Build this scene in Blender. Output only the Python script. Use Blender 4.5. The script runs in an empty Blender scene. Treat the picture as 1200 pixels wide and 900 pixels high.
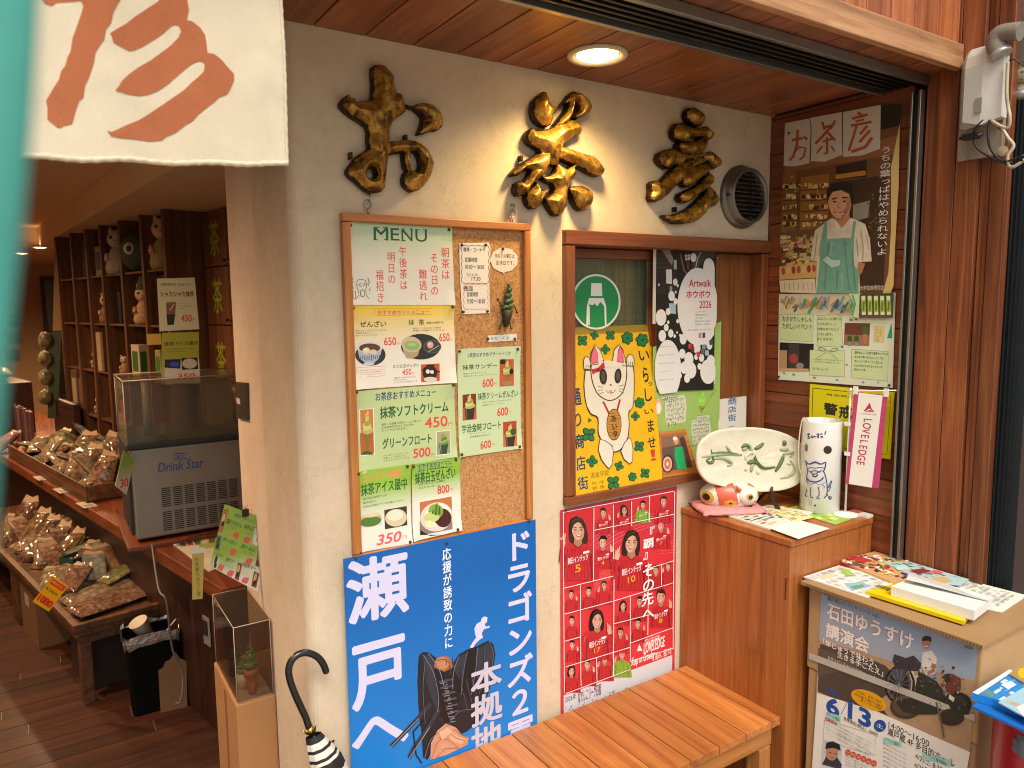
import bpy, bmesh, math, random
import numpy as np
from mathutils import Vector, Matrix, noise as mnoise
random.seed(7)
SC = bpy.context.scene
COL = SC.collection
R = math.radians

# ------------------------------------------------------------------ camera
CAM = Vector((0.0, -1.81, 1.72))
FPX, YAW, PITCH, ROLL = 858.1, 0.575537, -0.109842, -0.0117617
def _axes():
    cy, sy, cp, sp, cr, sr = math.cos(YAW), math.sin(YAW), math.cos(PITCH), math.sin(PITCH), math.cos(ROLL), math.sin(ROLL)
    f = Vector((sy*cp, cy*cp, sp)); r = Vector((cy, -sy, 0)); u = r.cross(f)
    return r*cr + u*sr, u*cr - r*sr, f
AX_R, AX_U, AX_F = _axes()
cd = bpy.data.cameras.new('camera'); cam = bpy.data.objects.new('camera', cd); COL.objects.link(cam)
cd.sensor_width = 36; cd.lens = FPX/1200*36; cd.clip_start = 0.02; cd.clip_end = 500
cd.dof.use_dof = True; cd.dof.focus_distance = 2.2; cd.dof.aperture_fstop = 5.6
cam.matrix_world = Matrix(((AX_R.x, AX_U.x, -AX_F.x, CAM.x), (AX_R.y, AX_U.y, -AX_F.y, CAM.y), (AX_R.z, AX_U.z, -AX_F.z, CAM.z), (0, 0, 0, 1)))
SC.camera = cam

# ------------------------------------------------------------------ light
W = bpy.data.worlds.new('World'); SC.world = W; W.use_nodes = True
_n = W.node_tree.nodes; _l = W.node_tree.links
_bg = _n['Background']
_sky = _n.new('ShaderNodeTexSky'); _sky.sky_type = 'NISHITA'; _sky.sun_disc = False
SUN_EL, SUN_AZ = R(52), R(200)
_sky.sun_elevation = SUN_EL; _sky.sun_rotation = SUN_AZ
_sky.air_density = 1.0; _sky.dust_density = 6.0; _sky.ozone_density = 1.0
_hs = _n.new('ShaderNodeHueSaturation'); _hs.inputs['Saturation'].default_value = 0.12
_l.new(_sky.outputs[0], _hs.inputs['Color']); _l.new(_hs.outputs[0], _bg.inputs[0])
_bg.inputs[1].default_value = 0.12
sd = bpy.data.lights.new('sun', 'SUN'); sd.energy = 1.5; sd.angle = R(25); sd.color = (1.0, .88, .72)
so = bpy.data.objects.new('sun', sd); COL.objects.link(so)
_sv = Vector((math.sin(SUN_AZ)*math.cos(SUN_EL), math.cos(SUN_AZ)*math.cos(SUN_EL), math.sin(SUN_EL)))
so.rotation_euler = _sv.to_track_quat('Z', 'Y').to_euler()
SC.view_settings.view_transform = 'Standard'
try: SC.view_settings.look = 'None'
except Exception: pass
SC.view_settings.exposure = 0.40
SC.view_settings.gamma = 1.0
SC.cycles.max_bounces = 7; SC.cycles.diffuse_bounces = 4; SC.cycles.glossy_bounces = 3
SC.cycles.transparent_max_bounces = 10; SC.cycles.transmission_bounces = 5
SC.cycles.caustics_reflective = False; SC.cycles.caustics_refractive = False
SC.cycles.use_denoising = True
SC.cycles.filter_width = 1.05
SC.cycles.sample_clamp_indirect = 6

# ------------------------------------------------------------------ materials
_M = {}
def lin(h):
    if not isinstance(h, str): return (*h, 1)
    h = h.lstrip('#'); o = []
    for i in (0, 2, 4):
        c = int(h[i:i+2], 16)/255
        o.append(c/12.92 if c <= .04045 else ((c+.055)/1.055)**2.4)
    return (*o, 1)
def newmat(name):
    m = bpy.data.materials.new(name); m.use_nodes = True
    nt = m.node_tree
    return m, nt.nodes, nt.links, nt.nodes['Principled BSDF']
def noise_node(n, l, scale, detail=4, rough=.55, vec=None, dist=0):
    t = n.new('ShaderNodeTexNoise'); t.inputs['Scale'].default_value = scale; t.inputs['Detail'].default_value = detail
    t.inputs['Roughness'].default_value = rough; t.inputs['Distortion'].default_value = dist
    if vec: l.new(vec, t.inputs['Vector'])
    return t
def coords(n, l, sc=(1, 1, 1), rot=(0, 0, 0)):
    tc = n.new('ShaderNodeTexCoord'); mp = n.new('ShaderNodeMapping')
    mp.inputs['Scale'].default_value = sc; mp.inputs['Rotation'].default_value = rot
    l.new(tc.outputs['Object'], mp.inputs[0]); return mp.outputs[0]
def ramp(n, l, fac, stops):
    r = n.new('ShaderNodeValToRGB'); e = r.color_ramp.elements
    while len(e) < len(stops): e.new(.5)
    for i, (p, c) in enumerate(stops): e[i].position = p; e[i].color = lin(c)
    l.new(fac, r.inputs[0]); return r.outputs[0]
def bump(n, l, b, h, s, d=.002):
    k = n.new('ShaderNodeBump'); k.inputs['Strength'].default_value = s; k.inputs['Distance'].default_value = d
    l.new(h, k.inputs['Height']); l.new(k.outputs[0], b.inputs['Normal']); return k
def mul(n, l, a, fac, lo, hi):
    """multiply colour a by a value fac remapped to lo..hi"""
    mr = n.new('ShaderNodeMapRange'); mr.inputs[3].default_value = lo; mr.inputs[4].default_value = hi; l.new(fac, mr.inputs[0])
    v = n.new('ShaderNodeVectorMath'); v.operation = 'SCALE'; l.new(a, v.inputs[0]); l.new(mr.outputs[0], v.inputs['Scale'])
    return v.outputs[0]
def pm(c, rough=.5, metal=0., var=.06, nscale=9, bmp=.06, coat=0., alpha=1., key='p'):
    """plain painted / printed / plastic surface with slight unevenness"""
    k = (key, c, rough, metal, var, nscale, bmp, coat)
    if k in _M: return _M[k]
    m, n, l, b = newmat('surface')
    v = coords(n, l); t = noise_node(n, l, nscale, 5, .6, v)
    rgb = n.new('ShaderNodeRGB'); rgb.outputs[0].default_value = lin(c)
    l.new(mul(n, l, rgb.outputs[0], t.outputs[0], 1-var*1.6, 1+var*1.2), b.inputs['Base Color'])
    b.inputs['Roughness'].default_value = rough; b.inputs['Metallic'].default_value = metal
    b.inputs['Coat Weight'].default_value = coat; b.inputs['Coat Roughness'].default_value = .12
    if bmp: bump(n, l, b, t.outputs[0], bmp, .01)
    _M[k] = m; return m
def ink(c): return pm(c, .45, 0, .03, 30, 0, 0, key='ink')
def pink_(c, n=55): return pm(c, .42, 0, .2, n, 0, .1, key='photo_print')
def paper(c='#dcd7cb'): return pm(c, .42, 0, .03, 7, .12, .15, key='paper')
def gradient_print(c0, c1, axis=2, lo=0, hi=1, mid=None):
    """printed two-tone gradient along a local axis (object coords in metres)"""
    k = ('grad', c0, c1, axis, lo, hi)
    if k in _M: return _M[k]
    m, n, l, b = newmat('printed_gradient')
    v = coords(n, l); s = n.new('ShaderNodeSeparateXYZ'); l.new(v, s.inputs[0])
    mr = n.new('ShaderNodeMapRange'); mr.inputs[1].default_value = lo; mr.inputs[2].default_value = hi; l.new(s.outputs[axis], mr.inputs[0])
    l.new(ramp(n, l, mr.outputs[0], [(0, c0), (1, c1)]), b.inputs['Base Color'])
    t = noise_node(n, l, 7, 4, .6, v); bump(n, l, b, t.outputs[0], .12, .01)
    b.inputs['Roughness'].default_value = .4; b.inputs['Coat Weight'].default_value = .15
    _M[k] = m; return m
def wood(name, c1, c2, c3, axis=0, fine=1., rough=.45, isl=.25, coat=0.):
    k = ('wood', name, axis)
    if k in _M: return _M[k]
    m, n, l, b = newmat(name)
    sc = [38*fine]*3; sc[axis] = 1.6*fine
    v = coords(n, l, sc)
    gi = n.new('ShaderNodeNewGeometry')
    add = n.new('ShaderNodeVectorMath'); add.operation = 'ADD'; sc2 = n.new('ShaderNodeVectorMath'); sc2.operation = 'SCALE'
    cx = n.new('ShaderNodeCombineXYZ'); l.new(gi.outputs['Random Per Island'], cx.inputs[0]); l.new(gi.outputs['Random Per Island'], cx.inputs[1]); l.new(gi.outputs['Random Per Island'], cx.inputs[2])
    l.new(cx.outputs[0], sc2.inputs[0]); sc2.inputs['Scale'].default_value = 57
    l.new(v, add.inputs[0]); l.new(sc2.outputs[0], add.inputs[1])
    t = noise_node(n, l, 1., 7, .62, add.outputs[0], .8)
    big = noise_node(n, l, .16, 3, .5, add.outputs[0], .4)
    t2 = noise_node(n, l, 5., 4, .7, add.outputs[0], 0)
    col = ramp(n, l, t.outputs[0], [(.28, c1), (.5, c2), (.74, c3)])
    col = mul(n, l, col, big.outputs[0], .62, 1.34)
    col = mul(n, l, col, gi.outputs['Random Per Island'], 1-isl, 1+isl)
    col = mul(n, l, col, t2.outputs[0], .86, 1.12)
    wn = noise_node(n, l, 5, 7, .72, coords(n, l), .6); wr = n.new('ShaderNodeMapRange'); wr.inputs[1].default_value = .58; wr.inputs[2].default_value = .8; l.new(wn.outputs[0], wr.inputs[0]); col = mul(n, l, col, wr.outputs[0], 1., .72)
    wp_ = noise_node(n, l, 2.3, 6, .7, coords(n, l, rot=(.4, .3, .2)), .3); wq = n.new('ShaderNodeMapRange'); wq.inputs[1].default_value = .56; wq.inputs[2].default_value = .8; l.new(wp_.outputs[0], wq.inputs[0]); col = mul(n, l, col, wq.outputs[0], 1., 1.3)
    l.new(col, b.inputs['Base Color'])
    mr = n.new('ShaderNodeMapRange'); mr.inputs[3].default_value = rough-.1; mr.inputs[4].default_value = rough+.15
    l.new(t.outputs[0], mr.inputs[0]); l.new(mr.outputs[0], b.inputs['Roughness'])
    b.inputs['Coat Weight'].default_value = coat; b.inputs['Coat Roughness'].default_value = .25
    bump(n, l, b, t2.outputs[0], .25, .001)
    _M[k] = m; return m
def plaster(name, c, c2):
    m, n, l, b = newmat(name)
    v = coords(n, l); a = noise_node(n, l, 170, 5, .7, v); d = noise_node(n, l, 3, 6, .65, v); e = noise_node(n, l, 38, 4, .6, v)
    col = ramp(n, l, d.outputs[0], [(.3, c2), (.62, c)])
    vo = n.new('ShaderNodeTexVoronoi'); vo.feature = 'DISTANCE_TO_EDGE'; vo.inputs['Scale'].default_value = 1.3
    wv = n.new('ShaderNodeVectorMath'); wv.operation = 'MULTIPLY_ADD'; wv.inputs[1].default_value = (.5, .5, .5); l.new(d.outputs['Color'], wv.inputs[0]); l.new(v, wv.inputs[2]); l.new(wv.outputs[0], vo.inputs['Vector'])
    ck = n.new('ShaderNodeMapRange'); ck.inputs[1].default_value = 0; ck.inputs[2].default_value = .004; l.new(vo.outputs['Distance'], ck.inputs[0]); col = mul(n, l, col, ck.outputs[0], .86, 1.)
    st = noise_node(n, l, 9, 7, .7, v, 1.2); sr = n.new('ShaderNodeMapRange'); sr.inputs[1].default_value = .56; sr.inputs[2].default_value = .75; l.new(st.outputs[0], sr.inputs[0]); col = mul(n, l, col, sr.outputs[0], 1., .84)
    col = mul(n, l, col, e.outputs[0], .9, 1.08); col = mul(n, l, col, a.outputs[0], .93, 1.06)
    l.new(col, b.inputs['Base Color']); b.inputs['Roughness'].default_value = .9
    ad = n.new('ShaderNodeMath'); ad.operation = 'ADD'; l.new(a.outputs[0], ad.inputs[0]); l.new(e.outputs[0], ad.inputs[1])
    bump(n, l, b, ad.outputs[0], .32, .002)
    return m
def glassy(name, tint='#ffffff', refl=.12, rough=.03, opac=.0):
    """thin clear sheet: see-through with grazing reflections"""
    k = ('glass', name)
    if k in _M: return _M[k]
    m, n, l, b = newmat(name)
    out = n['Material Output']; tr = n.new('ShaderNodeBsdfTransparent'); tr.inputs[0].default_value = lin(tint)
    gl = n.new('ShaderNodeBsdfGlossy'); gl.inputs['Roughness'].default_value = rough
    fr = n.new('ShaderNodeFresnel'); fr.inputs[0].default_value = 1.45
    v = coords(n, l); t = noise_node(n, l, 6, 3, .5, v)
    bp = n.new('ShaderNodeBump'); bp.inputs['Strength'].default_value = .05; l.new(t.outputs[0], bp.inputs['Height']); l.new(bp.outputs[0], gl.inputs['Normal'])
    mx = n.new('ShaderNodeMixShader'); mm = n.new('ShaderNodeMath'); mm.operation = 'MULTIPLY'; mm.inputs[1].default_value = .6; l.new(fr.outputs[0], mm.inputs[0]); l.new(mm.outputs[0], mx.inputs[0]); l.new(tr.outputs[0], mx.inputs[1]); l.new(gl.outputs[0], mx.inputs[2])
    if opac:
        df = n.new('ShaderNodeBsdfDiffuse'); df.inputs[0].default_value = lin(tint)
        m2 = n.new('ShaderNodeMixShader'); m2.inputs[0].default_value = opac
        l.new(mx.outputs[0], m2.inputs[1]); l.new(df.outputs[0], m2.inputs[2]); l.new(m2.outputs[0], out.inputs[0])
    else: l.new(mx.outputs[0], out.inputs[0])
    _M[k] = m; return m
def lampmat(c, s):
    m, n, l, b = newmat('lamp_glow')
    b.inputs['Base Color'].default_value = (1, .95, .8, 1); b.inputs['Emission Color'].default_value = lin(c); b.inputs['Emission Strength'].default_value = s
    return m

# ------------------------------------------------------------------ pixel -> place
def ray(px, py): return AX_R*((px-600)/FPX) + AX_U*((450-py)/FPX) + AX_F
def onY(px, py, Y): d = ray(px, py); return CAM + d*((Y-CAM.y)/d.y)
def onX(px, py, X): d = ray(px, py); return CAM + d*((X-CAM.x)/d.x)
def onZ(px, py, Z): d = ray(px, py); return CAM + d*((Z-CAM.z)/d.z)
class Plane:
    def __init__(s, O, U, V):
        s.O = Vector(O); s.U = Vector(U).normalized(); s.V = Vector(V); s.V = (s.V - s.U*s.V.dot(s.U)).normalized(); s.N = s.U.cross(s.V)
    def uv(s, px, py):
        d = ray(px, py); t = (s.O-CAM).dot(s.N)/d.dot(s.N); p = CAM + d*t - s.O
        return p.dot(s.U), p.dot(s.V)
    def at(s, u, v, n=0): return s.O + s.U*u + s.V*v + s.N*n
    def matrix(s, u, v):
        o = s.at(u, v); return Matrix(((s.U.x, s.V.x, s.N.x, o.x), (s.U.y, s.V.y, s.N.y, o.y), (s.U.z, s.V.z, s.N.z, o.z), (0, 0, 0, 1)))
def proj(P):
    q = P-CAM; w = q.dot(AX_F); return 600+FPX*q.dot(AX_R)/w, 450-FPX*q.dot(AX_U)/w
def wallP(Y=0.): return Plane((0, Y, 0), (1, 0, 0), (0, 0, 1))
def sideP(X=2.324): return Plane((X, 0, 0), (0, -1, 0), (0, 0, 1))
def topP(Z): return Plane((0, 0, Z), (1, 0, 0), (0, 1, 0))

# ------------------------------------------------------------------ objects
def tag(o, label=None, cat=None, group=None, kind=None):
    if label: o['label'] = label
    if cat: o['category'] = cat
    if group: o['group'] = group
    if kind: o['kind'] = kind
    return o
def thing(name, label, cat, loc=(0, 0, 0), rz=0, group=None):
    o = bpy.data.objects.new(name, None); COL.objects.link(o); o.location = loc; o.rotation_euler = (0, 0, rz)
    o.empty_display_size = .05
    return tag(o, label, cat, group)
def thing_m(name, label, cat, mw, group=None):
    o = thing(name, label, cat, group=group); o.matrix_world = mw; return o
class MB:
    """gathers faces (with a material each) and links them as ONE mesh object"""
    def __init__(s): s.v = []; s.f = []; s.m = []; s.mats = []; s.sm = []
    def mi(s, m):
        if m not in s.mats: s.mats.append(m)
        return s.mats.index(m)
    def add(s, vs, fs, m, smooth=False, mx=None):
        o = len(s.v); i = s.mi(m)
        s.v += [tuple(mx @ Vector(p)) if mx else tuple(p) for p in vs]
        for f in fs: s.f.append([a+o for a in f]); s.m.append(i); s.sm.append(smooth)
    def box(s, x0, x1, y0, y1, z0, z1, m, mx=None):
        s.add([(x0, y0, z0), (x1, y0, z0), (x1, y1, z0), (x0, y1, z0), (x0, y0, z1), (x1, y0, z1), (x1, y1, z1), (x0, y1, z1)],
              [(0, 3, 2, 1), (4, 5, 6, 7), (0, 1, 5, 4), (1, 2, 6, 5), (2, 3, 7, 6), (3, 0, 4, 7)], m, mx=mx)
        return s
    def prism(s, pts, z0, z1, m, mx=None):
        n = len(pts)
        a = sum(pts[i][0]*pts[(i+1) % n][1]-pts[(i+1) % n][0]*pts[i][1] for i in range(n))
        if a < 0: pts = pts[::-1]
        s.add([(x, y, z0) for x, y in pts]+[(x, y, z1) for x, y in pts],
              [list(range(n))[::-1], list(range(n, 2*n))]+[(i, (i+1) % n, (i+1) % n+n, i+n) for i in range(n)], m, mx=mx)
        return s
    def tube(s, path, r, m, seg=10, caps=True, smooth=True, mx=None):
        P = [Vector(p) for p in path]; rs = r if isinstance(r, (list, tuple)) else [r]*len(P)
        vs = []; fs = []; prev = None
        for i, p in enumerate(P):
            t = (P[min(i+1, len(P)-1)]-P[max(i-1, 0)]).normalized()
            if prev is None:
                a = Vector((0, 0, 1)) if abs(t.z) < .9 else Vector((1, 0, 0)); n = t.cross(a).normalized()
            else: n = (prev - t*prev.dot(t)).normalized()
            prev = n; b = t.cross(n)
            for k in range(seg):
                an = 2*math.pi*k/seg; vs.append(p+(n*math.cos(an)+b*math.sin(an))*rs[i])
        for i in range(len(P)-1):
            for k in range(seg):
                k2 = (k+1) % seg; fs.append((i*seg+k, i*seg+k2, (i+1)*seg+k2, (i+1)*seg+k))
        s.add(vs, fs, m, smooth, mx)
        if caps:
            L = (len(P)-1)*seg
            s.add(vs[:seg], [list(range(seg))[::-1]], m, False, mx); s.add(vs[L:], [list(range(seg))], m, False, mx)
        return s
    def lathe(s, prof, m, seg=32, mx=None, smooth=True):
        vs = []; fs = []; n = len(prof)
        for r, z in prof:
            for k in range(seg):
                a = 2*math.pi*k/seg; vs.append((r*math.cos(a), r*math.sin(a), z))
        for i in range(n-1):
            for k in range(seg):
                k2 = (k+1) % seg; fs.append((i*seg+k, i*seg+k2, (i+1)*seg+k2, (i+1)*seg+k))
        s.add(vs, fs, m, smooth, mx); return s
    def ell(s, c, r, m, seg=18, ring=12, mx=None, fn=None):
        vs = []; fs = []
        for i in range(ring+1):
            th = math.pi*i/ring
            for k in range(seg):
                a = 2*math.pi*k/seg; d = Vector((math.sin(th)*math.cos(a), math.sin(th)*math.sin(a), math.cos(th)))
                q = fn(d) if fn else 1.
                vs.append((c[0]+d.x*r[0]*q, c[1]+d.y*r[1]*q, c[2]+d.z*r[2]*q))
        for i in range(ring):
            for k in range(seg):
                k2 = (k+1) % seg; fs.append((i*seg+k, (i+1)*seg+k, (i+1)*seg+k2, i*seg+k2))
        s.add(vs, fs, m, True, mx); return s
    def build(s, name, parent=None, loc=None, bevel=0., seg=2, weld=False):
        me = bpy.data.meshes.new(name); me.from_pydata(s.v, [], s.f)
        for m in s.mats: me.materials.append(m)
        me.polygons.foreach_set('material_index', s.m); me.polygons.foreach_set('use_smooth', s.sm)
        if weld or any(s.sm):
            bm = bmesh.new(); bm.from_mesh(me); bmesh.ops.remove_doubles(bm, verts=bm.verts, dist=1e-6)
            bm.to_mesh(me); bm.free()
        me.update()
        o = bpy.data.objects.new(name, me); COL.objects.link(o)
        if parent: o.parent = parent
        if loc is not None: o.location = loc
        if bevel:
            b = o.modifiers.new('edge', 'BEVEL'); b.width = bevel; b.segments = seg; b.limit_method = 'ANGLE'; b.angle_limit = R(50); b.harden_normals = False
        return o
def world_part(mb, name, root, **k):
    """build a mesh given in world coordinates under a root that has its own place"""
    bpy.context.view_layer.update()
    o = mb.build(name, root, **k); o.matrix_parent_inverse = root.matrix_world.inverted(); return o
def place_all(root, objs): pass

# ------------------------------------------------------------------ lettering and flat printed things
_G = {}
def glyphs(txt, bold=0., shear=0.):
    k = (txt, bold, shear)
    if k not in _G:
        c = bpy.data.curves.new('lettering', 'FONT'); c.body = txt; c.offset = bold; c.shear = shear; c.resolution_u = 2 if len(txt) > 6 else 4
        o = bpy.data.objects.new('lettering', c); COL.objects.link(o); bpy.context.view_layer.update()
        me = o.to_mesh(); vs = [(v.co.x, v.co.y) for v in me.vertices]; fs = [list(p.vertices) for p in me.polygons]
        o.to_mesh_clear(); bpy.data.objects.remove(o); bpy.data.curves.remove(c)
        if not vs: vs = [(0, 0)]
        xs = [p[0] for p in vs]; ys = [p[1] for p in vs]
        _G[k] = (vs, fs, (min(xs), min(ys), max(xs), max(ys)))
    return _G[k]
class Flat:
    """a flat printed thing: base sheet, then shapes and lettering, each a hair above what it covers. Points are read off
    the photograph and carried onto the thing's own plane in the place."""
    def __init__(s, plane, zoom=(0, 0, 1), step=.00022):
        s.p = plane; s.z = zoom; s.items = []; s.step = step; s.mb = MB(); s.thick = 0; s.base_pts = None
    def uv(s, p): return s.p.uv(p[0]/s.z[2]+s.z[0], p[1]/s.z[2]+s.z[1])
    clip = None
    def box(s, tl, br):
        """upright rectangle on the thing whose outline in the photograph fills the box tl..br (it leans with perspective there)"""
        u, v = s.uv(((tl[0]+br[0])/2, (tl[1]+br[1])/2)); a = proj(s.p.at(u-.01, v)); b = proj(s.p.at(u+.01, v))
        d = min(abs((b[1]-a[1])/(b[0]-a[0]))*(br[0]-tl[0]), .3*(br[1]-tl[1])); sg = (b[1]-a[1])*(b[0]-a[0])
        if sg < 0: p, q = s.uv((tl[0], tl[1]+d)), s.uv((br[0], br[1]-d))
        else: p, q = s.uv(tl), s.uv(br)
        return p, q
    def smear(s, q, fs, m, r):
        """heavier lettering: the same outlines a hair apart, side by side"""
        d = [(0, 0)] + ([(r*math.cos(R(a)), r*math.sin(R(a))) for a in (range(22, 382, 45) if r > .0011 else range(45, 405, 90))] if r > 0 else [])
        vs = []; ff = []; K = len(q)
        bb = (min(p[0] for p in q)-r, min(p[1] for p in q)-r, max(p[0] for p in q)+r, max(p[1] for p in q)+r)
        n = s.thick + (s._level(bb)+.6)*s.step
        for i, (dx, dy) in enumerate(d): s.mb.add([(u+dx, v+dy, n+i*.00001) for u, v in q], fs, m)
    def _level(s, bb):
        L = 0
        for b, l in s.items:
            if b[0] < bb[2] and b[2] > bb[0] and b[1] < bb[3] and b[3] > bb[1]: L = max(L, l+1)
        s.items.append((bb, L)); return L
    def raw(s, uvs, faces, m, lift=0):
        bb = (min(p[0] for p in uvs), min(p[1] for p in uvs), max(p[0] for p in uvs), max(p[1] for p in uvs))
        n = s.thick + (s._level(bb)+.6)*s.step + lift
        s.mb.add([(u, v, n) for u, v in uvs], faces, m)
    def sheet(s, uvs, m, thick=.0006, rim=None):
        s.base_pts = uvs; s.thick = thick; s.mb.prism(uvs, 0, thick, m); return s
    def base(s, pts, m, thick=.0006): return s.sheet([s.uv(p) for p in pts], m, thick)
    def rect_base(s, tl, br, m, thick=.0006):
        a = s.uv(tl); b = s.uv(br); return s.sheet([(a[0], b[1]), (b[0], b[1]), (b[0], a[1]), (a[0], a[1])], m, thick)
    def poly(s, pts, m): s.polyuv([s.uv(p) for p in pts], m)
    def polyuv(s, uvs, m):
        a = sum(uvs[i][0]*uvs[(i+1) % len(uvs)][1]-uvs[(i+1) % len(uvs)][0]*uvs[i][1] for i in range(len(uvs)))
        if a < 0: uvs = uvs[::-1]
        if s.clip:
            x0, y0, x1, y1 = s.clip
            for ax, lim, sg in ((0, x0, 1), (0, x1, -1), (1, y0, 1), (1, y1, -1)):
                out = []
                for i in range(len(uvs)):
                    p, q = uvs[i-1], uvs[i]; pi, qi = (p[ax]-lim)*sg >= 0, (q[ax]-lim)*sg >= 0
                    if pi != qi: t = (lim-p[ax])/(q[ax]-p[ax]); out.append((p[0]+(q[0]-p[0])*t, p[1]+(q[1]-p[1])*t))
                    if qi: out.append(q)
                uvs = out
                if len(uvs) < 3: return
        s.raw(uvs, [list(range(len(uvs)))], m)
    def setclip(s, tl=None, br=None):
        if tl is None: s.clip = None; return
        a, b = s.uv(tl), s.uv(br); s.clip = (a[0], b[1], b[0], a[1])
    def rect(s, tl, br, m):
        a, b = s.box(tl, br); s.polyuv([(a[0], b[1]), (b[0], b[1]), (b[0], a[1]), (a[0], a[1])], m)
    def ell(s, c, rx, ry, m, rot=0, n=22, a0=0, a1=360):
        pts = []
        for k in range(n if a1-a0 == 360 else n+1):
            a = R(a0+(a1-a0)*k/n); x, y = rx*math.cos(a), ry*math.sin(a)
            pts.append((c[0]+x*math.cos(R(rot))-y*math.sin(R(rot)), c[1]+x*math.sin(R(rot))+y*math.cos(R(rot))))
        s.poly(pts, m)
    def line(s, pts, w, m, closed=False):
        """a drawn line of width w (in the zoom's pixels)"""
        P = [Vector(p) for p in pts]
        if closed: P.append(P[0])
        L = []; Q = []
        for i, p in enumerate(P):
            t = (P[min(i+1, len(P)-1)]-P[max(i-1, 0)])
            if t.length < 1e-6: t = Vector((1, 0))
            t.normalize(); n = Vector((-t.y, t.x)); ww = w[i] if isinstance(w, (list, tuple)) else w
            L.append(p+n*ww/2); Q.append(p-n*ww/2)
        uvs = [s.uv(p) for p in L+Q]; k = len(P)
        s.raw(uvs, [(i, i+1, i+1+k, i+k) for i in range(k-1)], m)
    def text(s, t, tl, br, m, bold=0., shear=0., lift=0):
        a, b = s.box(tl, br); s.textuv(t, a[0], a[1], b[0], b[1], m, bold, shear)
    def textuv(s, t, u0, v1, u1, v0, m, bold=0., shear=0.):
        vs, fs, (x0, y0, x1, y1) = glyphs(t, 0, shear)
        if x1-x0 < 1e-6: return
        kx = (u1-u0)/(x1-x0); ky = (v1-v0)/max(y1-y0, .25)
        r = bold*.5*ky; kx *= max(.5, 1-2*r/max(1e-6, abs(u1-u0))); ky *= max(.5, 1-2*r/max(1e-6, abs(v1-v0)))
        s.smear([(u0+r+(x-x0)*kx, v0+r+(y-y0)*ky) for x, y in vs], fs, m, r)
    def vtext(s, t, tl, br, m, bold=0., gap=.06):
        """upright column of characters"""
        a, b = s.box(tl, br); w = b[0]-a[0]; h = (a[1]-b[1])/len(t)
        for i, ch in enumerate(t):
            if ch in ' 　': continue
            vs, fs, bb = glyphs(ch); cx = (a[0]+b[0])/2; cy = a[1]-h*(i+.5)
            k = min(w, h*1.05)*(1-gap) if w < h*1.3 else w
            kx = w*(1-gap); ky = h*(1-gap)
            if ch in 'ー〜':
                q = [(cx+(y-.36)*kx*1., cy-(x-(bb[0]+bb[2])/2)*ky) for x, y in vs]
            elif ch in 'っょゃゅ':
                q = [(cx+(x-.42)*kx, cy+(y-.30)*ky) for x, y in vs]
            else:
                q = [(cx+(x-.5)*kx, cy+(y-.37)*ky) for x, y in vs]
            s.smear(q, fs, m, bold*.5*kx)
    def lines(s, rows, tl, br, m, bold=0., fill=.72):
        a, b = s.box(tl, br); h = (a[1]-b[1])/len(rows); mx = max(len(r) for r in rows)
        for i, r in enumerate(rows):
            if not r.strip(): continue
            s.textuv(r, a[0], a[1]-h*i, a[0]+(b[0]-a[0])*len(r)/mx, a[1]-h*(i+fill), m, bold)
    def scribble(s, tl, br, rows, m, seed=1, dens=.75, weight=.16):
        """handwriting too small to read: short pen strokes"""
        rd = random.Random(seed); a = s.uv(tl); b = s.uv(br); h = (a[1]-b[1])/rows; vs = []; fs = []
        for i in range(rows):
            u = a[0]; end = a[0]+(b[0]-a[0])*(1 if i < rows-1 else rd.uniform(.5, .9)); cw = h*.62
            while u+cw < end:
                if rd.random() < dens+.15:
                    for k in range(rd.choice((2, 3, 3, 4))):
                        x = u+rd.uniform(0, .7)*cw; y = a[1]-h*(i+.12)-rd.uniform(0, .6)*h
                        if rd.random() < .5: dx, dy = cw*rd.uniform(.3, .6), -h*rd.uniform(-.05, .1); ex, ey = 0, -h*weight*.6
                        else: dx, dy = cw*rd.uniform(-.2, .2), -h*rd.uniform(.2, .45); ex, ey = cw*weight, 0
                        o = len(vs); vs += [(x, y), (x+dx, y+dy), (x+dx+ex, y+dy+ey), (x+ex, y+ey)]; fs.append((o, o+1, o+2, o+3))
                u += cw
        if vs: s.raw(vs, fs, m)
    def pins(s, pts, parent_list):
        for p in pts: parent_list.append(p)
    def build(s, name, label=None, cat=None, group=None, parent=None, pins=(), pinm=None, bend=None, as_part=False):
        us = [p[0] for p in s.mb.v]; vs = [p[1] for p in s.mb.v]
        if s.base_pts: us = [p[0] for p in s.base_pts]; vs = [p[1] for p in s.base_pts]
        cu = (min(us)+max(us))/2; cv = min(vs)
        s.mb.v = [(u-cu, v-cv, n) for u, v, n in s.mb.v]
        o = s.mb.build(name)
        if bend:
            bm = bmesh.new(); bm.from_mesh(o.data)
            W_ = max(us)-min(us); H_ = max(vs)-min(vs)
            for k in range(1, 16):
                bmesh.ops.bisect_plane(bm, geom=bm.verts[:]+bm.edges[:]+bm.faces[:], plane_co=(-W_/2+W_*k/16, 0, 0), plane_no=(1, 0, 0))
            for k in range(1, 10):
                bmesh.ops.bisect_plane(bm, geom=bm.verts[:]+bm.edges[:]+bm.faces[:], plane_co=(0, H_*k/10, 0), plane_no=(0, 1, 0))
            for v in bm.verts: v.co.z += bend(v.co.x/W_+.5, v.co.y/H_)
            bm.to_mesh(o.data); bm.free()
        o.matrix_world = s.p.matrix(cu, cv)
        if parent: 
            bpy.context.view_layer.update(); o.parent = parent; o.matrix_parent_inverse = parent.matrix_world.inverted()
        tag(o, label, cat, group)
        s.cu, s.cv = cu, cv
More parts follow.
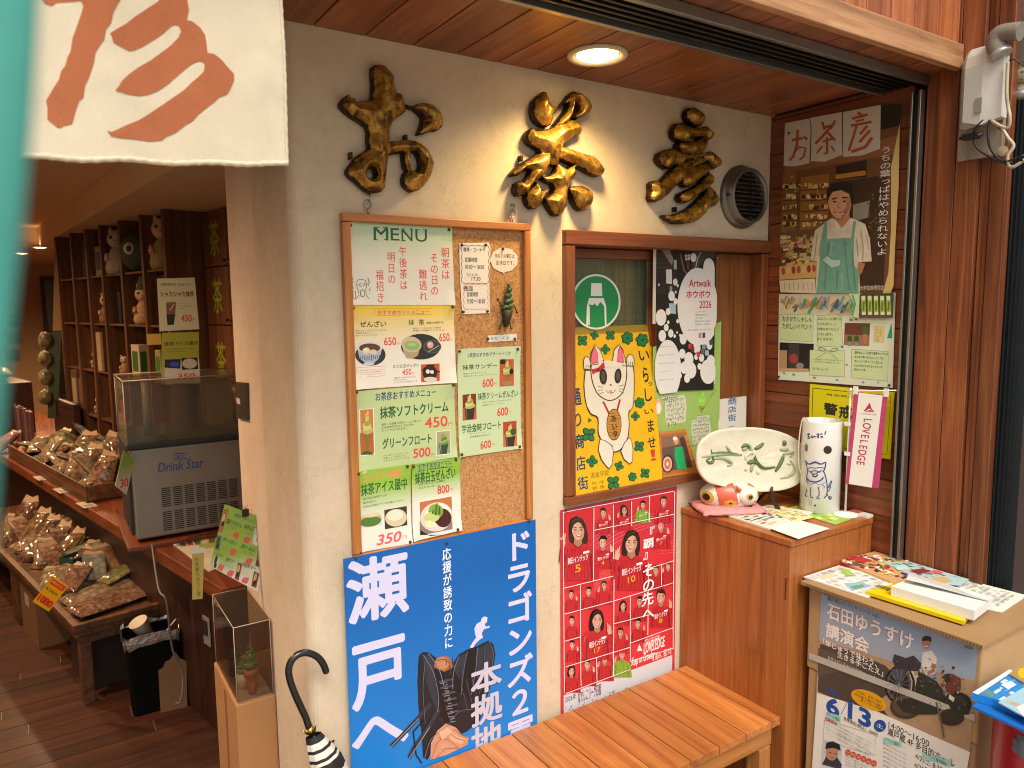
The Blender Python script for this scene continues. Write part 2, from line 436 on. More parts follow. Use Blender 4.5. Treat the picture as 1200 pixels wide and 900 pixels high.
        if pins:
            for p in pins:
                u, v = s.uv(p); b = MB(); m = pinm or pm('#5a4a38', .35, .6)
                b.lathe([(0, .0042), (.0022, .004), (.0038, .0028), (.0042, .0012), (.0042, 0)], m, 14)
                q = b.build('push_pin', o, (u-cu, v-cv, s.thick+.001+(bend((u-cu)/(max(us)-min(us))+.5, (v-cv)/(max(vs)-min(vs))) if bend else 0)))
        return o
def catmull(pts, n=6):
    out = []
    P = [pts[0]]+list(pts)+[pts[-1]]
    for i in range(1, len(P)-2):
        p0, p1, p2, p3 = [Vector(q) for q in P[i-1:i+3]]
        for k in range(n):
            t = k/n
            out.append(.5*((2*p1)+(p2-p0)*t+(2*p0-5*p1+4*p2-p3)*t*t+(3*p1-p0-3*p2+p3)*t**3))
    out.append(Vector(pts[-1])); return out
# ------------------------------------------------------------------ shared materials
PLASTER = plaster('cream_plaster', '#dac6aa', '#cab598')
PLASTER_IN = plaster('inner_plaster', '#e2cfba', '#d6c0a8')
CEDAR_Y = wood('cedar_soffit', '#562a14', '#874a28', '#a56438', 1, 1.0, .42, .2, .1)
CEDAR_H = wood('cedar_side', '#4e2412', '#793e22', '#935230', 1, 1.0, .42, .2, .1)
CEDAR_V = wood('cedar_upright', '#6a3118', '#a05a32', '#c47c48', 2, .9, .42, .28, .1)
FASCIA_W = wood('fascia_wood', '#8a5c3c', '#b08058', '#c89c74', 0, 1.3, .6, .05)
OAK_V = wood('cabinet_oak', '#86491e', '#a5602b', '#b8753c', 2, 1.5, .38, .06, .2)
OAK_X = wood('frame_oak', '#8f4f20', '#b06c30', '#c68746', 0, 1.2, .4, .08, .15)
OAK_Z = wood('frame_oak', '#8f4f20', '#b06c30', '#c68746', 2, 1.2, .4, .08, .15)
WIN_X = wood('window_wood', '#5e3018', '#7f4524', '#945630', 0, 1.2, .4, .12, .15)
WIN_Z = wood('window_wood', '#5e3018', '#7f4524', '#945630', 2, 1.2, .4, .12, .15)
BENCH_Y = wood('bench_wood', '#8c4a22', '#b66f36', '#cd8a4a', 1, .9, .34, .16, .3)
BENCH_X = wood('bench_wood', '#8a5026', '#ae7038', '#c4884a', 0, .9, .36, .1, .3)
BENCH_Z = wood('bench_wood', '#8a5026', '#ae7038', '#c4884a', 2, .9, .36, .1, .3)
DARKWOOD = wood('dark_wood', '#1d0d07', '#34180e', '#482415', 2, 1., .45, .15)
DARKWOOD_Y = wood('dark_wood', '#1d0d07', '#34180e', '#482415', 1, 1., .45, .15)
COUNTER_W = wood('counter_wood', '#4f2412', '#74391d', '#8e4c28', 1, 1., .35, .12, .25)
FLOOR_W = wood('floor_wood', '#24110a', '#3a1e12', '#4c2a1a', 0, .8, .6, .3, .2)
FLOOR_W.node_tree.nodes['Principled BSDF'].inputs['Specular IOR Level'].default_value = .2
METAL_D = pm('#3d3c3a', .38, .85, .12, 14)
METAL_L = pm('#9a968e', .35, .9, .08, 14)
CHROME = pm('#b8b4aa', .25, 1., .06, 20, 0)
BLACK = pm('#141312', .4)
WHITE = pm('#dedad0', .4)
PINM = pm('#5a4632', .35, .7, .1, 40)

# ------------------------------------------------------------------ ground
def struct(mb, name): return tag(mb.build(name), kind='structure')
b = MB(); m_, n_, l_, bb_ = newmat('pavement'); v_ = coords(n_, l_); t_ = noise_node(n_, l_, 60, 6, .7, v_); t2_ = noise_node(n_, l_, 1.2, 5, .6, v_)
l_.new(mul(n_, l_, ramp(n_, l_, t_.outputs[0], [(.3, '#8d8579'), (.7, '#b3a99b')]), t2_.outputs[0], .8, 1.15), bb_.inputs['Base Color']); bb_.inputs['Roughness'].default_value = .9
bump(n_, l_, bb_, t_.outputs[0], .4, .002)
b.add([(-150, -150, -.004), (150, -150, -.004), (150, 150, -.004), (-150, 150, -.004)], [(0, 1, 2, 3)], m_)
struct(b, 'pavement')
b = MB(); rd = random.Random(3)
y = -.62; 
while y < 9.1:
    x = -3.1 - rd.random()
    while x < 2.9:
        L = rd.uniform(.7, 1.3); x1 = min(x+L, 3.0)
        if x1 > -3.05: b.box(max(x, -3.05), x1-.0025, y, y+.0875, -.025, rd.uniform(-.0012, 0), FLOOR_W)
        x += L
    y += .09
struct(b, 'wooden_floor')

# ------------------------------------------------------------------ the shop itself
shop = thing('shop_building', 'tea shop front with cream plaster wall, recessed cedar porch and open entrance on the left', 'shop building', (1.4, .3, 0))
def sp(mb, name, **k): return world_part(mb, name, shop, **k)
# plaster wall with window opening, round left edge
b = MB()
WX0, WX1, WZ0, WZ1 = 1.362, 2.324, 1.083, 1.94
arc = [(.539+.035-.035*math.cos(R(a)), .035-.035*math.sin(R(a))) for a in (0, 15, 30, 45, 60, 75, 90)]
b.prism([(.539, .36)]+arc+[(WX0, 0), (WX0, .36)], 0, 2.6, PLASTER)
b.box(WX0, WX1, 0, .36, 0, WZ0, PLASTER); b.box(WX0, WX1, 0, .36, WZ1, 2.6, PLASTER)
sp(b, 'plaster_wall')
b = MB(); b.box(.563, 1.36, .363, .80, 0, 2.6, PLASTER_IN); sp(b, 'inner_wall', bevel=.012)
# porch soffit boards (run front to back), fascia, boards above it
b = MB(); xs = [-2.4+.131*k for k in range(38)]
for x in xs:
    if x > 2.3: break
    b.box(x+.002, min(x+.129, 2.322), -.643, -.002, 2.39, 2.404, CEDAR_Y)
sp(b, 'porch_soffit', bevel=.0012, seg=1)
b = MB(); b.box(-2.4, 2.322, -.668, -.645, 2.383, 2.452, FASCIA_W); sp(b, 'fascia_board', bevel=.002)
b = MB(); x = -2.4; k = 0
while x < 2.32:
    b.box(x+.001, min(x+.113, 2.322), -.652, -.64, 2.4545, 3.6, CEDAR_V); x += .115; k += 1
sp(b, 'upper_boarding', bevel=.0012, seg=1)
# right side wall: level boards by the posters, upright boards past the shutter track
b = MB(); z = 0
while z < 2.38:
    b.box(2.324, 2.345, -.527, -.0015, z+.0012, min(z+.124, 2.388), CEDAR_H); z += .125
b.box(2.3455, 2.36, -.527, .0, 0, 2.6, DARKWOOD); sp(b, 'side_wall', bevel=.0012, seg=1)  # unseen dark backing added to stop light leaking between the boards
b = MB()
for y0, y1, dx in [(-.658, -.565, 0), (-.723, -.659, .0), (-.742, -.725, .014), (-.756, -.744, .004), (-.80, -.758, -.002)]:
    b.box(2.324+dx, 2.36, y0, y1-.0012, 0, 3.6, wood('cedar_shaded', '#48200f', '#7c4222', '#a4683c', 2, .9, .42, .34, .1))  # darker cedar copy: shade put into the colour, against the sky-lit upper boards
sp(b, 'upright_boarding', bevel=.0012, seg=1)
b = MB(); b.box(2.361, 3.6, -.72, -.3, 0, 3.6, pm('#2a120c', .5, 0, .15, 5)); sp(b, 'end_panel')
# shutter track: overhead channel and upright guide
b = MB()
b.box(-2.4, 2.322, -.576, -.562, 2.362, 2.3885, METAL_L); b.box(-2.4, 2.322, -.436, -.422, 2.362, 2.3885, METAL_L)
b.box(-2.4, 2.322, -.5605, -.4375, 2.378, 2.3885, METAL_D)
for k in range(5): b.box(-2.4, 2.322, -.553+.023*k, -.545+.023*k, 2.370, 2.3775, METAL_D)
sp(b, 'shutter_track', bevel=.0012, seg=1)
b = MB(); b.box(2.300, 2.3225, -.536, -.529, 0, 2.349, METAL_L); b.box(2.310, 2.3225, -.554, -.537, 0, 2.349, BLACK); b.box(2.296, 2.3225, -.563, -.555, 0, 2.349, METAL_L)
sp(b, 'shutter_guide', bevel=.0012, seg=1)
# window let into the wall
b = MB()
b.box(WX0, WX1-.001, -.022, .13, WZ1-.045, WZ1-.001, WIN_X)
b.box(WX0+.001, WX0+.036, -.020, .13, WZ0+.03, WZ1-.047, WIN_Z); b.box(WX1-.034, WX1-.002, -.008, .13, WZ0+.03, WZ1-.047, WIN_Z)
b.box(WX0-.002, WX1-.001, -.024, .20, WZ0+.001, WZ0+.028, WIN_X)
win = sp(b, 'window', bevel=.003)
def wp(mb, name, **k): return world_part(mb, name, win, **k)
b = MB(); sx0, sx1, sz0, sz1 = WX0+.038, 1.86, WZ0+.03, WZ1-.048
b.box(sx0, sx1, .055, .085, sz1-.03, sz1, WIN_X); b.box(sx0, sx1, .055, .085, sz0, sz0+.04, WIN_X)
b.box(sx0, sx0+.012, .055, .085, sz0+.041, sz1-.031, WIN_Z); b.box(sx1-.05, sx1, .055, .085, sz0+.041, sz1-.031, WIN_Z)
b.box(sx1-.075, sx1-.052, .06, .08, sz0+.041, sz1-.031, WIN_Z)
wp(b, 'sash', bevel=.002)
b = MB(); b.box(sx0+.013, sx1-.077, .068, .072, sz0+.042, sz1-.032, glassy('wired_glass', '#e9efe6', opac=.03)); wp(b, 'pane')
b = MB(); wm = pm('#8f8a70', .5, .6)
for k in range(14):
    x = sx0+.02+k*.026
    if x < sx1-.08: b.box(x, x+.0014, .0735, .0745, sz0+.042, sz1-.032, wm)
for k in range(30):
    z = sz0+.05+k*.026
    if z < sz1-.04: b.box(sx0+.013, sx1-.077, .075, .076, z, z+.0014, wm)
wp(b, 'wire_mesh')
b = MB(); cm = pm('#c2aa6a', .9, 0, .15, 6)
vs = []; 
for k in range(61):
    x = WX0+.01+(.56)*k/60; vs += [(x, .12+.008*math.sin(k*.9), WZ0+.03), (x, .12+.008*math.sin(k*.9+.2), WZ1-.03)]
b.add(vs, [(2*k, 2*k+2, 2*k+3, 2*k+1) for k in range(60)], cm, True); wp(b, 'curtain')
b = MB(); b.box(1.862, 2.02, .06, .09, sz0, sz1, WIN_Z); b.box(2.022, WX1-.036, .045, .075, sz0, sz1, wood('panel_wood', '#5a3016', '#7c4a24', '#936034', 2, 1.2, .42, .1, .1)); wp(b, 'wood_panel', bevel=.003)
# interior shell
TAN = pm('#c9a57c', .8, 0, .06, 2); TAN2 = pm('#dcc29c', .85, 0, .06, 2)
b = MB(); b.box(-3.2, 3.1, 9.0, 9.15, 0, 2.6, TAN); b.box(-3.2, -3.05, -.3, 9, 0, 2.6, TAN); b.box(2.95, 3.1, .37, 9, 0, 2.6, TAN)
b.box(-3.05, -2.2, -.01, .12, 0, 2.6, PLASTER)
sp(b, 'interior_wall')
b = MB(); b.box(-3.2, 3.1, -.002, 9.15, 2.405, 2.47, pm('#e6cda8', .85, 0, .05, 2)); sp(b, 'interior_ceiling')
b = MB(); b.prism([(.50, 1.0), (.46, 1.43), (.075, 5.7), (-.5, 5.72), (-.5, 8.99), (2.9, 8.99), (2.9, .81), (.52, .81)], 2.24, 2.404, TAN2); sp(b, 'lowered_soffit')
b = MB(); b.box(-2.2, .538, .05, .36, 2.135, 2.404, DARKWOOD)
for k in range(7): b.box(-2.2, .537, .055+.042*k, .08+.042*k, 2.118, 2.1345, DARKWOOD)
sp(b, 'entrance_lintel')
b = MB(); b.box(-3.2, 3.6, -.64, 9.15, 2.62, 2.7, pm('#3a3a3c', .8)); sp(b, 'roof')
b = MB(); b.box(-3.2, 3.6, -.638, -.4, 2.7005, 3.6, TAN2); sp(b, 'upper_wall')

# ------------------------------------------------------------------ lamps, vent
def downlight(x, y, z, r, label, power, col, spot=120, group=None):
    t = thing('ceiling_downlight', label, 'ceiling light', (x, y, z), group=group)
    b = MB(); b.lathe([(r*1.0, -.0005), (r*1.0, -.006), (r*.93, -.010), (r*.78, -.006), (r*.74, .004), (r*.70, .012)], pm('#cfc3a8', .45, 0, .03), 40); b.build('trim_ring', t)
    b = MB(); b.lathe([(r*.70, .0125), (r*.5, .006), (0, .002)], lampmat(col, 9), 32); b.build('diffuser', t)
    ld = bpy.data.lights.new('downlight_lamp', 'SPOT'); ld.energy = power; ld.color = lin(col)[:3]; ld.spot_size = R(spot); ld.spot_blend = .8; ld.shadow_soft_size = r*.6
    lo = bpy.data.objects.new('lamp', ld); COL.objects.link(lo); lo.parent = t; lo.location = (0, 0, -.03)
    return t
downlight(1.334, -.200, 2.39, .082, 'round warm downlight lit in the cedar porch ceiling above the gilt letters', 25, '#ffdc98', 145)
# the hole in the soffit is covered by the trim; put the diffuser just under the boards
for o in list(bpy.data.objects):
    if o.name.startswith('diffuser'): o.location.z = -.0165
for px_, py_, lab in ((25, 296, 'left one of the pair'), (47, 289, 'right one nearer the shelves')):
    q = onZ(px_, py_, 2.239); downlight(q.x, q.y, 2.239, .07, 'small lit spotlight in the far shop ceiling, '+lab, 110, '#ffcf9c', 165, 'lit spots in the shop ceiling')
for x_, y_, lab in ((-.75, 1.3, 'nearest the entrance'), (-.85, 3.0, 'in the middle of the row'), (-.95, 4.7, 'deepest in the row')): downlight(x_, y_, 2.405, .07, 'added unseen spotlight brightening the shop aisle, '+lab, 125, '#ffcf9c', 168, 'added spots above the shop aisle')  # unseen lamps added to brighten the shop interior
for o in list(bpy.data.objects):
    if o.name.startswith('diffuser'): o.location.z = -.0165

vent = thing('wall_vent', 'round grey metal vent with dark louvres at the right end of the plaster wall', 'vent', (2.168, 0, 2.09))
mx = Matrix.Rotation(R(90), 4, 'X')
b = MB(); b.lathe([(.112, .0), (.112, .006), (.104, .014), (.098, .02), (.096, .044), (.090, .048), (.084, .045), (.083, .02)], pm('#7a756c', .4, .8, .1, 14), 48, mx=mx); b.build('hood', vent)
b = MB(); b.lathe([(.0835, .012), (0, .012)], BLACK, 40, mx=mx); b.build('duct', vent)
b = MB()
for k in range(11):
    z = -.075+.015*k; w = math.sqrt(max(.083**2-z*z, 0))-.001
    b.add([(-w, -.042, z-.004), (w, -.042, z-.004), (w, -.026, z+.006), (-w, -.026, z+.006), (-w, -.0415, z-.0052), (w, -.0415, z-.0052), (w, -.0255, z+.0048), (-w, -.0255, z+.0048)],
          [(0, 1, 2, 3), (7, 6, 5, 4), (0, 4, 5, 1)], METAL_L)
for z in (.0,): b.box(-.002, .002, -.045, -.043, -.08, .08, METAL_D)
b.build('louvres', vent)
b = MB(); b.tube([(-.1, -.022, .0), (-.1, -.032, .0)], .004, METAL_D); b.build('screw', vent)
# ------------------------------------------------------------------ carved gilt letters
def gold_mats():
    m, n, l, b = newmat('aged_gilt')
    v = coords(n, l); a = noise_node(n, l, 26, 6, .7, v, .6); d = noise_node(n, l, 90, 4, .7, v)
    f = n.new('ShaderNodeMath'); f.operation = 'MULTIPLY_ADD'; f.inputs[1].default_value = .25; l.new(d.outputs[0], f.inputs[0]); l.new(a.outputs[0], f.inputs[2])
    c = ramp(n, l, f.outputs[0], [(.42, '#170d07'), (.52, '#624016'), (.64, '#a87c2e'), (.84, '#d4a64c')]); l.new(c, b.inputs['Base Color'])
    r = ramp(n, l, f.outputs[0], [(.45, '#b4b4b4'), (.7, '#8c8c8c')]); l.new(r, b.inputs['Roughness'])
    b.inputs['Metallic'].default_value = .6; bump(n, l, b, f.outputs[0], .5, .004)
    m2, n, l, b = newmat('blackened_gilt')
    v = coords(n, l); a = noise_node(n, l, 40, 6, .7, v, .4)
    c = ramp(n, l, a.outputs[0], [(.42, '#140b06'), (.58, '#38200c'), (.75, '#8a5a1c')]); l.new(c, b.inputs['Base Color'])
    b.inputs['Metallic'].default_value = .5; b.inputs['Roughness'].default_value = .5; bump(n, l, b, a.outputs[0], .5, .004)
    return m, m2
GILT, GILT_D = gold_mats()
def carved(name, label, z, polys, holes, spikes, Rw, seed):
    """relief letter: traced strokes, each rising from its own edge to a worn ridge, on a block standing off the wall"""
    P = wallP(-.010); T = lambda q: np.array([P.uv(x/z[2]+z[0], y/z[2]+z[1]) for x, y in q])
    S = [T(q) for q in polys]; HO = [T(q) for q in holes]
    def dist(pts, poly):
        a = poly; b = np.roll(poly, -1, 0); d = b-a; ap = pts[:, None, :]-a[None]; t = np.clip((ap*d).sum(2)/np.maximum((d*d).sum(1), 1e-12), 0, 1)
        near = a[None]+t[..., None]*d[None]; dd = np.hypot(*(pts[:, None, :]-near).transpose(2, 0, 1)); k = dd.argmin(1); idx = np.arange(len(pts))
        x, y = pts[:, 0:1], pts[:, 1:2]; c = ((a[:, 1] > y) != (b[:, 1] > y)) & (x < (b[:, 0]-a[:, 0])*(y-a[:, 1])/np.where(b[:, 1]-a[:, 1] == 0, 1e-12, b[:, 1]-a[:, 1])+a[:, 0])
        ins = c.sum(1) % 2 == 1; return np.where(ins, dd[idx, k], -dd[idx, k]), near[idx, k]
    allp = np.concatenate(S); lo = allp.min(0)-.004; hi = allp.max(0)+.004; g = .0024
    nx, ny = int((hi[0]-lo[0])/g)+1, int((hi[1]-lo[1])/g)+1
    gx, gy = np.meshgrid(lo[0]+g*np.arange(nx), lo[1]+g*np.arange(ny)); pts = np.stack([gx.ravel(), gy.ravel()], 1)
    sd = np.full(len(pts), -9.); near = pts.copy(); H = np.zeros(len(pts))
    for i, q in enumerate(S):
        d, nr = dist(pts, q); w = d.max(); t = np.clip(d/max(w*.72, .004), 0, 1); h = .018+min(.024, .009+w*.7)*(1-(1-t)**1.5)+.004*np.clip(d/w-.6, 0, 1)
        H = np.maximum(H, np.where(d > -.0016, h, 0)); m = d > sd; sd[m] = d[m]; near[m] = nr[m]
    for q in HO:
        d, nr = dist(pts, q); d = -d; m = d < sd; sd[m] = d[m]; near[m] = nr[m]; H = np.where(d < .012, np.minimum(H, .018+np.clip(d, 0, 1)*1.6), H)
    cu = pts[sd > 0][:, 0].mean(); cv = pts[sd > 0][:, 1].min()
    keep = sd > -.45*g; snap = keep & (sd < .45*g); pos = np.where(snap[:, None], near, pts)
    vid = {}; vs = []
    for i in np.nonzero(keep)[0]:
        vid[i] = len(vs); u, v = pos[i]; n_ = mnoise.noise(Vector((u*22, v*22, seed)))*.0022+mnoise.noise(Vector((u*70, v*26, seed+5)))*.0022
        hh = .014 if snap[i] else max(.014, H[i]+n_); vs.append((u-cu, -(hh+.008), v-cv))
    fr = []; sdw = []; edge = {}
    for j in range(ny-1):
        for i in range(nx-1):
            q = [j*nx+i, j*nx+i+1, (j+1)*nx+i+1, (j+1)*nx+i]; q = [k for k in q if keep[k]]
            if len(q) < 3: continue
            mean = sum(sd[k] for k in q)/len(q)
            if mean < -.1*g: continue
            f = [vid[k] for k in q]; (sdw if mean < .0030+.0022*mnoise.noise(Vector((pts[q[0]][0]*60, pts[q[0]][1]*60, 3.))) else fr).append(f)
            for a, b in zip(f, f[1:]+f[:1]): edge[(a, b)] = 1
    rim = [e for e in edge if (e[1], e[0]) not in edge]; bk = {}
    for e in rim:
        for a in e:
            if a not in bk: bk[a] = len(vs); vs.append((vs[a][0], -.006, vs[a][2]))
    walls = [(b, a, bk[a], bk[b]) for a, b in rim]
    t = thing(name, label, 'sign letter', (cu, 0, cv)); b = MB(); b.add(vs, fr, GILT, True); o = len(b.v)-len(vs); i = b.mi(GILT_D)
    for f in sdw+walls: b.f.append(list(f)); b.m.append(i); b.sm.append(False if len(f) == 4 and f in walls else True)
    b.build('carved_relief', t)
    for x, y in spikes:
        b = MB(); u, v = P.uv(x/z[2]+z[0], y/z[2]+z[1]); b.box(u-cu-.003, u-cu+.003, -.02, 0, v-cv-.008, v-cv+.008, GILT_D); b.build('wall_bracket', t)
    return t
carved('gilt_letter', 'carved gilt letter お, blackened gold, leftmost on the plaster wall', (385, 65, 5.14), [
    [(248, 80), (270, 66), (305, 62), (330, 72), (360, 105), (380, 130), (385, 180), (395, 235), (412, 232), (432, 245), (448, 285), (452, 345), (430, 362), (395, 385), (372, 405), (362, 430), (355, 470), (352, 530), (345, 600), (300, 640), (240, 600), (228, 560), (222, 520), (225, 470), (215, 435), (180, 410), (130, 380), (85, 345), (55, 310), (62, 285), (85, 255), (110, 242), (125, 262), (150, 265), (155, 285), (200, 282), (245, 275), (250, 240), (252, 180), (248, 120)],
    [(345, 560), (350, 608), (344, 640), (338, 700), (332, 750), (326, 800), (305, 825), (270, 832), (215, 825), (180, 795), (150, 765), (115, 740), (95, 715), (98, 690), (120, 660), (150, 620), (175, 600), (210, 580), (235, 555), (290, 540)],
    [(330, 540), (365, 522), (410, 520), (445, 512), (478, 515), (510, 520), (550, 540), (585, 575), (605, 610), (620, 650), (612, 700), (590, 750), (560, 790), (530, 815), (490, 828), (460, 812), (438, 785), (432, 750), (440, 715), (455, 700), (440, 670), (434, 620), (436, 592), (400, 595), (370, 600), (335, 615)],
    [(448, 300), (500, 315), (520, 298), (560, 292), (610, 300), (640, 325), (665, 360), (675, 395), (668, 440), (640, 460), (600, 462), (570, 475), (530, 485), (522, 478), (535, 450), (548, 410), (552, 380), (530, 355), (505, 332), (455, 320)]],
    [[(245, 678), (264, 690), (270, 720), (262, 742), (240, 748), (220, 735), (218, 710), (228, 690)], [(480, 588), (512, 588), (530, 620), (536, 660), (526, 700), (505, 702), (488, 670), (473, 630)]], [(130, 605), (460, 500)], .03, 1.)
carved('gilt_letter', 'carved gilt letter 茶, brightest gold, under the downlight between the other two', (585, 95, 5.292), [
    [(195, 130), (225, 95), (260, 70), (275, 80), (290, 125), (310, 160), (340, 167), (372, 162), (340, 185), (320, 210), (312, 245), (300, 280), (275, 292), (245, 285), (215, 265), (195, 235), (185, 190)],
    [(410, 95), (440, 70), (480, 80), (520, 115), (550, 165), (545, 195), (510, 222), (475, 240), (455, 245), (440, 230), (468, 190), (466, 160), (445, 140), (438, 180), (425, 230), (410, 262), (370, 285), (345, 300), (325, 275), (360, 230), (395, 185), (408, 145), (380, 152), (365, 160), (372, 145), (395, 120)],
    [(150, 340), (165, 310), (190, 295), (205, 312), (260, 310), (310, 295), (345, 265), (400, 255), (440, 245), (470, 255), (490, 285), (495, 310), (485, 335), (450, 350), (415, 372), (380, 400), (372, 420), (365, 460), (350, 500), (350, 520), (335, 535), (310, 530), (280, 500), (250, 470), (232, 452), (222, 430), (185, 410), (155, 385), (148, 360)],
    [(340, 425), (372, 412), (440, 430), (510, 455), (570, 472), (600, 505), (630, 550), (622, 585), (590, 598), (550, 585), (500, 555), (450, 530), (400, 510), (350, 495)],
    [(300, 470), (290, 530), (265, 580), (235, 610), (215, 600), (180, 560), (140, 555), (100, 590), (62, 595), (55, 580), (85, 545), (130, 508), (190, 475), (240, 448), (280, 440)],
    [(240, 520), (262, 560), (235, 610), (200, 625), (185, 650), (165, 680), (130, 714), (95, 718), (78, 690), (82, 640), (110, 624), (128, 635), (155, 600), (180, 550)],
    [(345, 515), (370, 535), (395, 552), (440, 522), (470, 510), (473, 520), (447, 548), (455, 580), (440, 610), (415, 640), (405, 680), (400, 730), (395, 780), (375, 825), (350, 842), (320, 835), (295, 800), (270, 760), (262, 735), (290, 715), (312, 700), (320, 670), (312, 645), (285, 635), (255, 620), (246, 598), (285, 592), (320, 575), (332, 550)],
    [(212, 628), (225, 650), (238, 682), (292, 670), (275, 700), (250, 735), (240, 770), (215, 795), (185, 798), (158, 775), (145, 735), (150, 695), (175, 670), (195, 650)],
    [(420, 660), (450, 655), (500, 655), (535, 670), (560, 700), (565, 740), (552, 775), (525, 800), (490, 810), (465, 795), (440, 755), (425, 715), (412, 680)]], [], [(132, 482)], .03, 2.)
carved('gilt_letter', 'carved gilt letter 彦, dull brown gold, nearest the round vent', (745, 115, 5.624), [
    [(310, 90), (330, 70), (360, 66), (400, 90), (425, 125), (425, 160), (405, 188), (380, 195), (350, 185), (325, 165), (308, 130)],
    [(222, 210), (240, 175), (285, 165), (310, 185), (350, 198), (410, 200), (440, 190), (470, 215), (490, 245), (480, 275), (445, 285), (420, 262), (360, 268), (325, 275), (318, 300), (285, 300), (250, 285), (228, 270), (220, 240)],
    [(250, 310), (265, 295), (300, 300), (330, 290), (370, 285), (400, 270), (428, 262), (440, 320), (425, 350), (395, 372), (350, 382), (300, 370), (265, 355), (248, 335)],
    [(120, 405), (130, 370), (175, 345), (235, 335), (270, 360), (330, 375), (370, 365), (400, 360), (432, 365), (425, 395), (350, 410), (300, 420), (290, 445), (265, 450), (225, 445), (215, 465), (185, 472), (155, 455), (130, 430)],
    [(428, 368), (470, 355), (510, 385), (533, 420), (530, 455), (500, 470), (465, 460), (440, 430), (420, 395)],
    [(435, 400), (440, 425), (420, 440), (380, 455), (330, 490), (280, 545), (235, 595), (190, 640), (150, 670), (110, 688), (80, 685), (68, 660), (75, 620), (72, 570), (90, 550), (120, 545), (135, 560), (180, 510), (230, 460), (290, 425), (350, 405), (400, 395)],
    [(440, 430), (458, 480), (450, 502), (410, 530), (370, 560), (330, 590), (300, 590), (280, 570), (278, 530), (295, 505), (330, 480), (380, 450)],
    [(455, 490), (475, 515), (482, 550), (470, 580), (440, 605), (390, 640), (340, 680), (305, 695), (275, 690), (258, 665), (265, 635), (290, 620), (340, 600), (400, 560), (430, 525)],
    [(455, 575), (490, 610), (515, 650), (522, 690), (500, 715), (465, 720), (440, 760), (400, 800), (350, 822), (290, 832), (235, 832), (190, 810), (160, 785), (165, 772), (220, 775), (270, 755), (330, 725), (380, 680), (420, 640), (438, 605)]], [], [(254, 735)], .03, 3.)

